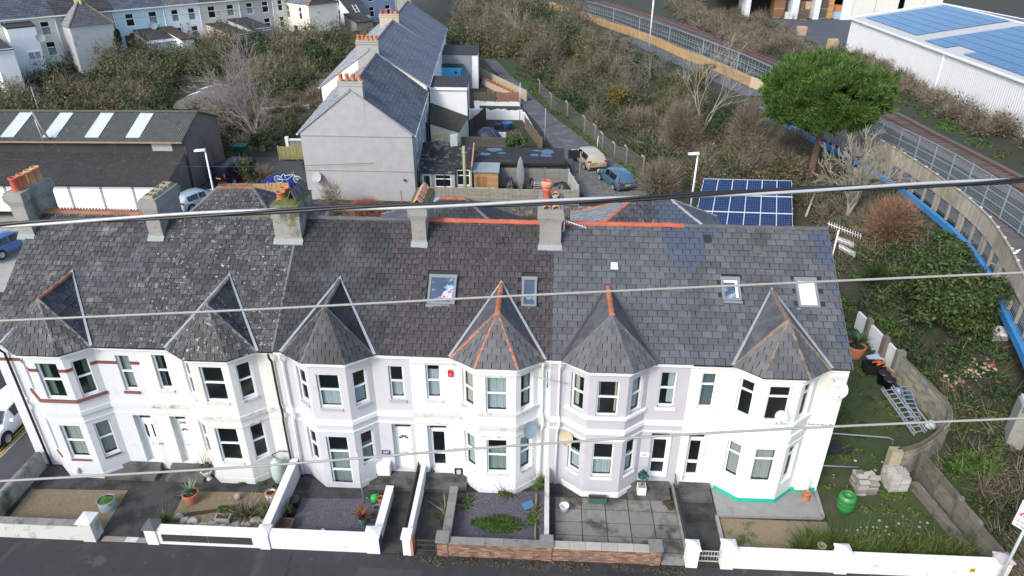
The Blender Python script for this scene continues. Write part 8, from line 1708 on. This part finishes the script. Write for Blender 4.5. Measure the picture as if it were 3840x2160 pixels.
# ---------------------------------------------------------------- lane fence with concrete posts
cf=thing('chainlink_fence','chain link fence on cranked concrete posts along the lane','fence',(31,50,1.6)); fp=[on(u,v) for u,v in ((2410,660),(2347,620),(2302,606),(2258,566),(2230,534),(2191,500),(2127,442),(2067,408),(2023,354))]
g=G()
for i,p in enumerate(fp):
    x,y,z=p; G().tube([(x,y,z-.2),(x,y,z+1.75),(x-.28,y-.1,z+2.05)],.085,5).build('post',mat('post_conc',(.3,.29,.26),.9,.15,4),cf)
    if i<len(fp)-1:
        q=fp[i+1]
        for k in range(9): zz=.1+k*.2; g.bar((x,y,z+zz),(q[0],q[1],q[2]+zz),.016)
        n=22
        for k in range(n): 
            a=lerp(x,q[0],k/n),lerp(y,q[1],k/n),lerp(z,q[2],k/n); b=lerp(x,q[0],(k+1.5)/n),lerp(y,q[1],(k+1.5)/n),lerp(z,q[2],(k+1.5)/n); g.bar((a[0],a[1],a[2]+.05),(b[0],b[1],b[2]+1.7),.012); g.bar((b[0],b[1],b[2]+.05),(a[0],a[1],a[2]+1.7),.012)
tag(g.build('wire_mesh',mat('wire_rusty',(.16,.15,.14),.7),cf),kind='stuff')
# ---------------------------------------------------------------- the far terrace
FRC=dict(cream=render('far_cream',(.62,.62,.54)),grey=render('far_grey',(.42,.44,.44),stains=(((.2,.2,.2),.6,.58,.15),)),blue=render('far_blue',(.5,.66,.72)),white=render('far_white',(.76,.78,.78)),peach=render('far_peach',(.64,.58,.49)),stain=render('far_stained',(.42,.42,.4),stains=(((.16,.16,.16),.4,.6,.12),)),ivory=render('far_ivory',(.7,.68,.58)),slate=render('far_bluegrey',(.25,.3,.4)))
FA=PZ(0,74,11.6); FB=PZ(745,9,11.6)   # two points of the eaves line
fd=np.array([FB[0]-FA[0],FB[1]-FA[1]]); fd/=np.hypot(*fd); fn=np.array([fd[1],-fd[0]])  # outward (towards us)
def eave(u): 
    d=ray(u,0); best=None
    # point of the eaves line seen at column u
    lo,hi=-60.,110.
    for _ in range(40):
        m_=(lo+hi)/2; p=np.array([FA[0]+fd[0]*m_,FA[1]+fd[1]*m_,11.6])-CAM; uu=1920+FPX*(p@_R2)/(p@_F)
        if uu<u: lo=m_
        else: hi=m_
    return m_
def FPt(s,o=0,z=0): return Vector((FA[0]+fd[0]*s+fn[0]*o,FA[1]+fd[1]*s+fn[1]*o,z))
FROOF=[mat('far_slate_a',(.08,.095,.115),.7,.2,1,rnd=.25,stains=(((.05,.06,.07),.5,.5,.2),)),mat('far_slate_b',(.05,.05,.052),.75,.2,1,rnd=.25),mat('far_slate_c',(.12,.12,.125),.75,.2,1,rnd=.2)]
hsd=[('cream',-40,18,0,'cream rear with a white two storey wing at the far left','farther'),('cream',18,205,0,'cream rear beside the white wing',''),('grey',205,425,1,'dull grey rear partly behind the hipped roof wing',''),('blue',425,612,0,'pale blue painted rear with two sash windows',''),('white',612,745,2,'white rear with a narrow window',''),('peach',745,895,1,'peach rear with a small white framed window',''),('stain',895,1020,2,'grey rear streaked with black stains',''),('ivory',1020,1110,1,'ivory rear next to the projecting gable wing',''),('white',1240,1350,0,'white rear behind the ladder',''),('slate',1350,1480,0,'blue grey rear at the right end of the far row','')]
for i,(c,u0,u1,rm,lb,_) in enumerate(hsd):
    s0,s1=eave(u0),eave(u1); t=thing('far_house','far terraced house, '+lb,'house',tuple(FPt((s0+s1)/2,0,6)),group='far row of terraced houses'); D=-7.5; zg=5.0
    # wall with openings
    p,q=FPt(s0),FPt(s1); L=(q-p).length; hol=[]; W_=min(1.15,L*.2); ws=[L*.27,L*.74]
    for a in ws: hol.append((a-W_/2,a+W_/2,9.35,11.0,.12))
    for a in ws: hol.append((a-W_/2,a+W_/2,6.9,8.6,.12))
    g=G(); panel(g,(p.x,p.y),(q.x,q.y),zg,11.6,hol); g.add([FPt(s0,0,zg),FPt(s0,0,11.6),FPt(s0,D,11.6),FPt(s0,D,zg)],[(0,1,2,3)]); g.add([FPt(s1,0,zg),FPt(s1,D,zg),FPt(s1,D,11.6),FPt(s1,0,11.6)],[(0,1,2,3)]); g.build('wall',FRC[c],t)
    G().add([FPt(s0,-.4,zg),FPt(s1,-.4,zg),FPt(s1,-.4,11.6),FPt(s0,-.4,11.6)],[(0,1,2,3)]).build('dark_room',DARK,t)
    for a in ws:
        for z,h in ((9.35,1.65),(6.9,1.7)):
            m_=p+(q-p).normalized()*a; window(t,(m_.x,m_.y,z),(q-p),W_,h,.08,half('net',.5) if (i+int(a))%2 else None,fr=.09)
    rf=G().add([FPt(s0,.25,11.55),FPt(s1,.25,11.55),FPt(s1,-3.8,14.6),FPt(s0,-3.8,14.6)],[(0,1,2,3)]).build('roof',mat('roof_felt',(.03,.03,.03)),t)
    rp_=[FPt(s0,.25,11.55),FPt(s1,.25,11.55),FPt(s1,-3.8,14.6),FPt(s0,-3.8,14.6)]; slate_facet(rf,rp_,.55,.4,FROOF[rm],[0],rnd=random.Random(i),th=.02)
    G().bar(FPt(s0,.32,11.5),FPt(s1,.32,11.5),.14,.14).build('gutter',WHITE,t); G().tube([FPt(s1-.2,.1,11.4),FPt(s1-.2,.1,6.5)],.06,5).build('downpipe',WHITE,t)
def farwing(name,label,cat,u,zb,w_,d,z0,h0,h1,wm,rm_,fas=None,o=0,win=None):
    """outbuilding in front of the far row: u = pixel column of its middle at the wall, h0 eave height nearest us, h1 height at the house"""
    s=eave(u); q=[FPt(s-w_/2,d+o,h0),FPt(s+w_/2,d+o,h0),FPt(s+w_/2,o+.02,h1),FPt(s-w_/2,o+.02,h1)]
    t=thing(name,label,cat,tuple(FPt(s,d/2,z0)),group='wings and sheds of the far row'); g=G()
    for a,b in zip(q,q[1:]+q[:1]): g.add([(a.x,a.y,z0),(b.x,b.y,z0),b-Vector((0,0,.05)),a-Vector((0,0,.05))],[(0,1,2,3)])
    g.build('wall',wm,t); c=sum(q,Vector())/4; n=(q[1]-q[0]).cross(q[3]-q[0]).normalized(); n=n if n.z>0 else -n; G().prism([c+(p-c)*1.06 for p in q],n*.12).build('roof',rm_,t)
    if fas: G().bar(q[0]+Vector((0,0,-.02))+Vector((fn[0],fn[1],0))*.15,q[1]+Vector((0,0,-.02))+Vector((fn[0],fn[1],0))*.15,.08,.35).build('fascia',WHITE,t)
    for k,(f,z,ww,hh) in enumerate(win or ()):
        p=q[0].lerp(q[1],f); window(t,(p.x+fn[0]*.03,p.y+fn[1]*.03,z),q[1]-q[0],ww,hh,0,None,fr=.1,style='mullion',top=.05)
    return t
DKR=mat('felt_dark2',(.035,.036,.04),.8,.2,1)
def so(p): q=np.array([p[0]-FA[0],p[1]-FA[1]]); return float(q@fd),float(q@fn)
def farfit(name,label,cat,l,r,zf,rise,wm,rm_,fas=None,win=None,z0=4.5):
    s0,o0=so(PZ(*l,zf)); s1,o1=so(PZ(*r,zf)); o=max(1.5,(o0+o1)/2); u=None; w_=s1-s0; sm_=(s0+s1)/2
    q=[FPt(s0,o,zf),FPt(s1,o,zf),FPt(s1,.02,zf+rise),FPt(s0,.02,zf+rise)]; t=thing(name,label,cat,tuple(FPt(sm_,o/2,z0)),group='wings and sheds of the far row'); g=G()
    for a,b in zip(q,q[1:]+q[:1]): g.add([(a.x,a.y,z0),(b.x,b.y,z0),b-Vector((0,0,.05)),a-Vector((0,0,.05))],[(0,1,2,3)])
    g.build('wall',wm,t); c=sum(q,Vector())/4; n=(q[1]-q[0]).cross(q[3]-q[0]).normalized(); n=n if n.z>0 else -n; G().prism([c+(p-c)*1.05 for p in q],n*.12).build('roof',rm_,t)
    if fas: G().bar(q[0]+Vector((fn[0],fn[1],0))*.12,q[1]+Vector((fn[0],fn[1],0))*.12,.08,.35).build('fascia',WHITE,t)
    for f,z,ww,hh in (win or ()): p=q[0].lerp(q[1],f); window(t,(p.x+fn[0]*.03,p.y+fn[1]*.03,z),q[1]-q[0],ww,hh,0,None,fr=.1,style='mullion',top=.05)
    return t
farfit('rear_wing','white two storey flat roofed wing with black felt, far left','wing',(22,108),(132,99),10.7,.35,FRC['white'],DKR,win=((.68,6.9,1.5,1.0),))
farfit('rear_shed','low white shed with a dark sloping roof at the left edge','shed',(-30,192),(55,188),9.2,.9,FRC['white'],DKR,True)
farfit('rear_shed','blue grey lean to shed with a broad white fascia','shed',(563,160),(654,146),7.8,1.0,render('far_shed_blue',(.4,.47,.5)),DKR,True)
farfit('rear_shed','brown roofed lean to right of the blue grey shed','shed',(664,146),(743,149),7.9,.9,FRC['white'],mat('felt_brown2',(.05,.035,.03),.85,.2,1))
farfit('rear_shed','black roofed lean to with pink side wall, left of a pair','shed',(872,135),(944,130),7.8,.8,FRC['peach'],DKR,True)
farfit('rear_shed','black roofed lean to with grey walls, right of a pair','shed',(948,113),(1024,105),8.2,.7,FRC['stain'],DKR,True)
# hipped roof wing
s0_,o0_=so(PZ(243,97,10.4)); s1_,o1_=so(PZ(428,88,10.4)); oo_=max(3,(o0_+o1_)/2); t=thing('hipped_wing','grey rendered wing with a hipped slate roof and stubby chimney','wing',tuple(FPt(s0_,3,5))); q=[FPt(s0_,oo_,10.4),FPt(s1_,oo_,10.4),FPt(s1_,0,10.4),FPt(s0_,0,10.4)]; g=G()
for a,b in zip(q,q[1:]+q[:1]): g.add([(a.x,a.y,4.5),(b.x,b.y,4.5),b,a],[(0,1,2,3)])
g.build('wall',FRC['grey'],t); c=sum(q,Vector())/4; e=[c+(p-c)*1.07 for p in q]; ap=FPt((s0_+s1_)/2,oo_*.3,13.3); rf=G().add([*e,ap],[(0,1,4),(1,2,4),(2,3,4),(3,0,4)]).build('roof',mat('roof_felt',(.03,.03,.03)),t)
slate_facet(rf,[e[0],e[1],ap],.5,.38,mat('far_slate_d',(.09,.09,.1),.75,.2,1,rnd=.2),[0],th=.02); slate_facet(rf,[e[3],e[0],ap],.5,.38,mat('far_slate_e',(.2,.21,.22),.75,.2,1,rnd=.15),[0],th=.02); slate_facet(rf,[e[1],e[2],ap],.5,.38,mat('far_slate_d',(.09,.09,.1)),[0],th=.02)
for p,m_ in ((e[0],MORT),(e[1],CLAYB)): hip_tiles(rf,p,ap,.14,.6,m_,lift=.03,objs=False)
G().box(ap.x-.45,ap.x+.45,ap.y-.4,ap.y+.4,12.7,14.0).build('chimney',mat('chimney_yellow',(.35,.31,.16),.9,.2,2),t); G().lathe([(.26,0),(.3,.35),(.2,.45),(0,.45)],(ap.x,ap.y,14.0),10).build('chimney_pot',mat('pot_mossy',(.3,.3,.12),.9,.2),t)
bush('ivy_wall','ivy covering the right corner of the hipped wing','ivy',tuple(FPt(s1_,oo_-.3,5.4)),(.8,.8,3.6),'ivy',3000,.16,150,stem=False)
tag(G().prism([FPt(eave(460)-.6,.06,5.6),FPt(eave(460)+.6,.06,5.6),FPt(eave(460)+.6,.06,8.3),FPt(eave(460)-.6,.06,8.3)],(fn[0]*.08,fn[1]*.08,0)).build('back_door',mat('door_brown',(.13,.035,.025),.6,.15,3)),'dark red back door in the grey far house','door')
# projecting gable wing at the right of the row
s=so(PZ(1158,20,10.6))[0]+1.7; t=thing('gable_wing','ivory wing projecting from the far row with a dark hipped roof','wing',tuple(FPt(s,4,5))); q=[FPt(s-1.7,6.2,10.6),FPt(s+3.4,6.2,10.6),FPt(s+3.4,-1.5,10.6),FPt(s-1.7,-1.5,10.6)]; g=G(); panel(g,(q[0].x,q[0].y),(q[1].x,q[1].y),4.5,10.6)
LL_=(q[3]-q[0]).length; panel(g,(q[3].x,q[3].y),(q[0].x,q[0].y),4.5,10.6,[(1.3,2.2,8.3,10.2,.1),(4.8,5.7,8.3,10.2,.1),(5.6,6.6,5.6,7.4,.1)]); panel(g,(q[1].x,q[1].y),(q[2].x,q[2].y),4.5,10.6); g.build('wall',FRC['ivory'],t)
ud_=(q[0]-q[3]).normalized()
for a,z,w1_,h_ in ((1.75,8.3,.88,1.9),(5.25,8.3,.88,1.9),(6.1,5.6,.98,1.8)): p=q[3]+ud_*a; window(t,(p.x,p.y,z),ud_,w1_,h_,.06,None,fr=.1)
tag(G().prism([q[3]+ud_*3.0+Vector((0,0,4.8-10.6)),q[3]+ud_*3.9+Vector((0,0,4.8-10.6)),q[3]+ud_*3.9+Vector((0,0,7.3-10.6)),q[3]+ud_*3.0+Vector((0,0,7.3-10.6))],Vector((-fd[0],-fd[1],0))*.04).build('side_door',DARK,t))
c=sum(q,Vector())/4; e=[c+(p-c)*1.05 for p in q]; r0,r1=FPt(s+.95,5.4,12.6),FPt(s+.95,-2,12.6); rf=G().add([*e,r0,r1],[(0,1,4),(1,2,5,4),(3,0,4,5)]).build('roof',mat('roof_felt',(.03,.03,.03)),t); slate_facet(rf,[e[0],e[1],r0],.5,.38,FROOF[1],[0],th=.02); slate_facet(rf,[e[3],e[0],r0,r1],.5,.38,mat('far_slate_f',(.13,.15,.19),.7,.2,1,rnd=.15),[0],th=.02); slate_facet(rf,[e[1],e[2],r1,r0],.5,.38,FROOF[1],[0],th=.02); hip_tiles(rf,e[0],r0,.14,.6,CLAYR,lift=.03,objs=False)
farwing('rear_shed','small mossy stone shed right of the projecting ivory wing','shed',1258,0,3.2,3.2,5,7.4,8.4,STK,MOSSR,o=4.0)
farwing('rear_shed','dark slate roofed lean to behind the mossy stone shed','shed',1300,0,3.6,3.4,5,8.0,10.4,FRC['white'],FROOF[1])
ldr=thing('ladder','white ladder leaning on the far lean to','ladder',tuple(FPt(eave(1290),4,6)),group=None); a0,b0=FPt(eave(1285),6.0,6.0),FPt(eave(1278),3.2,9.6); sd=Vector((fd[0],fd[1],0))*.35
for sg_ in (-1,1): G().bar(a0+sd*sg_,b0+sd*sg_,.09).build('stile',CW,ldr)
for k in range(9): c=a0.lerp(b0,(k+.5)/9); G().bar(c-sd,c+sd,.07).build('rung',CW,ldr)
wl2=thing('stone_wall','long dark rubble wall below the far terrace yards','stone wall',tuple(FPt(eave(900),8,5.5))); s0,s1=eave(640),eave(1330); g=G(); g.prism([FPt(s0,9.0,4),FPt(s1,9.0,4),FPt(s1,9.4,4),FPt(s0,9.4,4)],(0,0,2.6)); g.build('core',mat('far_stone',(.1,.09,.075),.95,.35,2.2,bump=.8,bscale=5,stains=(((.17,.16,.13),2.4,.58,.1),)),wl2)
rs=random.Random(2); me=G().obox((0,0,0),1,.3,1).mesh('stone',mat('far_stone_piece',(.12,.11,.095),.95,.3,2,rnd=.4)); a=s0
for k in range(200): 
    o=inst('stone',me,wl2,FPt(lerp(s0,s1,rs.random()),9.45,4.6+rs.random()*2.0)); o.scale=(rs.uniform(.3,.9),.5,rs.uniform(.18,.35)); o.rotation_euler=(0,0,math.atan2(fd[1],fd[0]))
for lb,u0,v0,u1,v1,m_ in (('rusty leaning pole before the hipped wing of the far row',327,27,378,198,mat('pole_rusty',(.16,.07,.05),.8,.2)),('thin dark pole before the pale blue far house',520,70,545,160,BARKD),('thin grey pole in the bramble behind the garages',115,325,142,405,GREYM)):
    b=on(u1,v1) if u0>200 and 0 else PZ(u1,v1,6.0 if v1<300 else 4.0); k=np.linalg.norm(b-CAM); tpt=CAM+ray(u0,v0)*(k/np.linalg.norm(ray(u1,v1)))*1.0; tag(G().tube([tuple(b-np.array([0,0,1.5])),tuple(b),tuple(tpt)],.1 if v1<300 else .05,6).build('pole',m_),lb,'pole')
for lb,u,z in (('grey dish on the pale blue far house',552,9.2),('grey dish on the white far left wing',95,9.6)):
    s=eave(u); o=3.3 if u<200 else .1; c=FPt(s,o+.35,z); t=thing('satellite_dish',lb,'satellite dish',tuple(FPt(s,o,z))); q_=Vector((fn[0],fn[1],.4)).normalized().to_track_quat('Z','Y').to_matrix(); V=[c+q_@Vector((.5*i/3*math.cos(.393*j),.5*i/3*math.sin(.393*j),.1*(i/3)**2)) for i in range(4) for j in range(16)]; G().add(V,[(i*16+j,i*16+(j+1)%16,(i+1)*16+(j+1)%16,(i+1)*16+j) for i in range(3) for j in range(16)],True).build('reflector',mat('dish_grey',(.3,.32,.33)),t); G().tube([c,FPt(s,o,z)],.04,5).build('bracket',GREYM,t)
# ---------------------------------------------------------------- TV aerials and overhead cables
ta=thing('tv_aerial','tall white mast with three yagi aerials beyond the end gable','aerial',(38.6,4.6,7)); m_=mat('aerial_white',(.72,.72,.7),.5,.05); b=PY(3122,955,4.6); tt_=PY(3146,862,4.6)
G().tube([(38.55,4.6,6.5),tuple(b),tuple(tt_)],.035,7).build('mast',m_,ta)
for (u0,v0),(u1,v1) in (((3104,838),(3232,888)),((3140,895),(3202,920)),((3146,922),(3208,956))):
    p,q=Vector(PY(u0,v0,4.6)),Vector(PY(u1,v1,4.6)); g=G(); g.tube([p,q],.018,5); n=13
    for k in range(n): c=p.lerp(q,(k+.5)/n); g.tube([c-Vector((0,.05,.12)),c+Vector((0,.05,.12))],.011,4)
    g.build('yagi',m_,ta)
sa_=thing('tv_aerial','small white yagi aerial on the right of the potted chimney','aerial',(26.6,4.4,10.6)); g=G(); g.tube([(26.5,4.3,10.9),(26.62,4.25,10.9),(26.62,4.25,11.5)],.02,5); g.tube([(26.55,4.25,11.45),(27.6,4.1,11.15)],.02,5)
for k in range(8): x=26.7+k*.12; g.tube([(x,3.98,11.42-k*.035),(x,4.4,11.42-k*.035)],.01,4)
g.build('yagi',m_,sa_)
def D(u,v,d): return Vector(CAM+ray(u,v)*d)
def cable(name,label,pts,r,m,grp=None,n=8):
    P=np.array([tuple(p) for p in pts]); Q=densify(P,60); e0=Q[0]-(Q[1]-Q[0])*30; e1=Q[-1]+(Q[-1]-Q[-2])*30; return tag(G().tube([e0,*Q,e1],r,n).build(name,m),label,'cable',grp)
CBG=mat('cable_grey',(.3,.29,.27),.6,.1,3)
cable('overhead_cable','thin grey cable crossing in front of the bay roofs',[D(0,1203,9.0),D(960,1160,9.0),D(1920,1110,9.0),D(2880,1065,9.0),D(3840,1022,9.0)],.016,CBG,'thin grey overhead cables'); cable('overhead_cable','thin grey cable crossing in front of the doors and ground floor bays',[D(0,1804,9.0),D(960,1748,9.0),D(1920,1672,9.0),D(2880,1612,9.0),D(3840,1568,9.0)],.016,CBG,'thin grey overhead cables')
hc=thing('cable_bundle','thick silver cable with two black cables twisted round it, crossing before the ridges','cable',tuple(D(1920,768,7))); A=[D(0,846,7),D(960,793,7),D(1920,762,7),D(2880,720,7),D(3840,674,7)]; Q=densify(np.array([tuple(p) for p in A]),240); dn=Vector(Q[-1]-Q[0]).normalized(); sd=dn.cross(Vector((0,0,1))).normalized(); up=sd.cross(dn)
ext=[*[Q[0]-(Q[1]-Q[0])*k for k in range(60,0,-1)],*Q,*[Q[-1]+(Q[-1]-Q[-2])*k for k in range(1,61)]]
def strand(ph,R_,r,m,nm): G().tube([Vector(p)+(sd*math.cos(i*.075+ph)+up*math.sin(i*.075+ph))*R_ for i,p in enumerate(ext)],r,8).build(nm,m,hc)
strand(0,.013,.018,mat('cable_silver',(.4,.42,.43),.45,.1,4,metal=.2),'silver_cable'); strand(2.5,.022,.017,BLK,'black_cable'); strand(3.8,.024,.015,BLK,'black_cable')
tw=mat('phone_wire',(.05,.05,.05),.7)
for lb,p,q,sag in (('thin black telephone wire from the gable house to the left lamp',(11.5,31.0,4.85),(-20,30.2,4.9),.5),('thin pale telephone wire from the mossy pole over the cars',(18.9,32,5.9),(31,46,6.0),.3),('thin black telephone wire across the far terrace',tuple(FPt(eave(200),1,11)),tuple(FPt(eave(1150),9,11.5)),.5)):
    p,q=Vector(p),Vector(q); G_=[p.lerp(q,i/16)-Vector((0,0,sag*4*(i/16)*(1-i/16))) for i in range(17)]; tag(G().tube(G_,.018,4).build('telephone_wire',tw),lb,'wire')
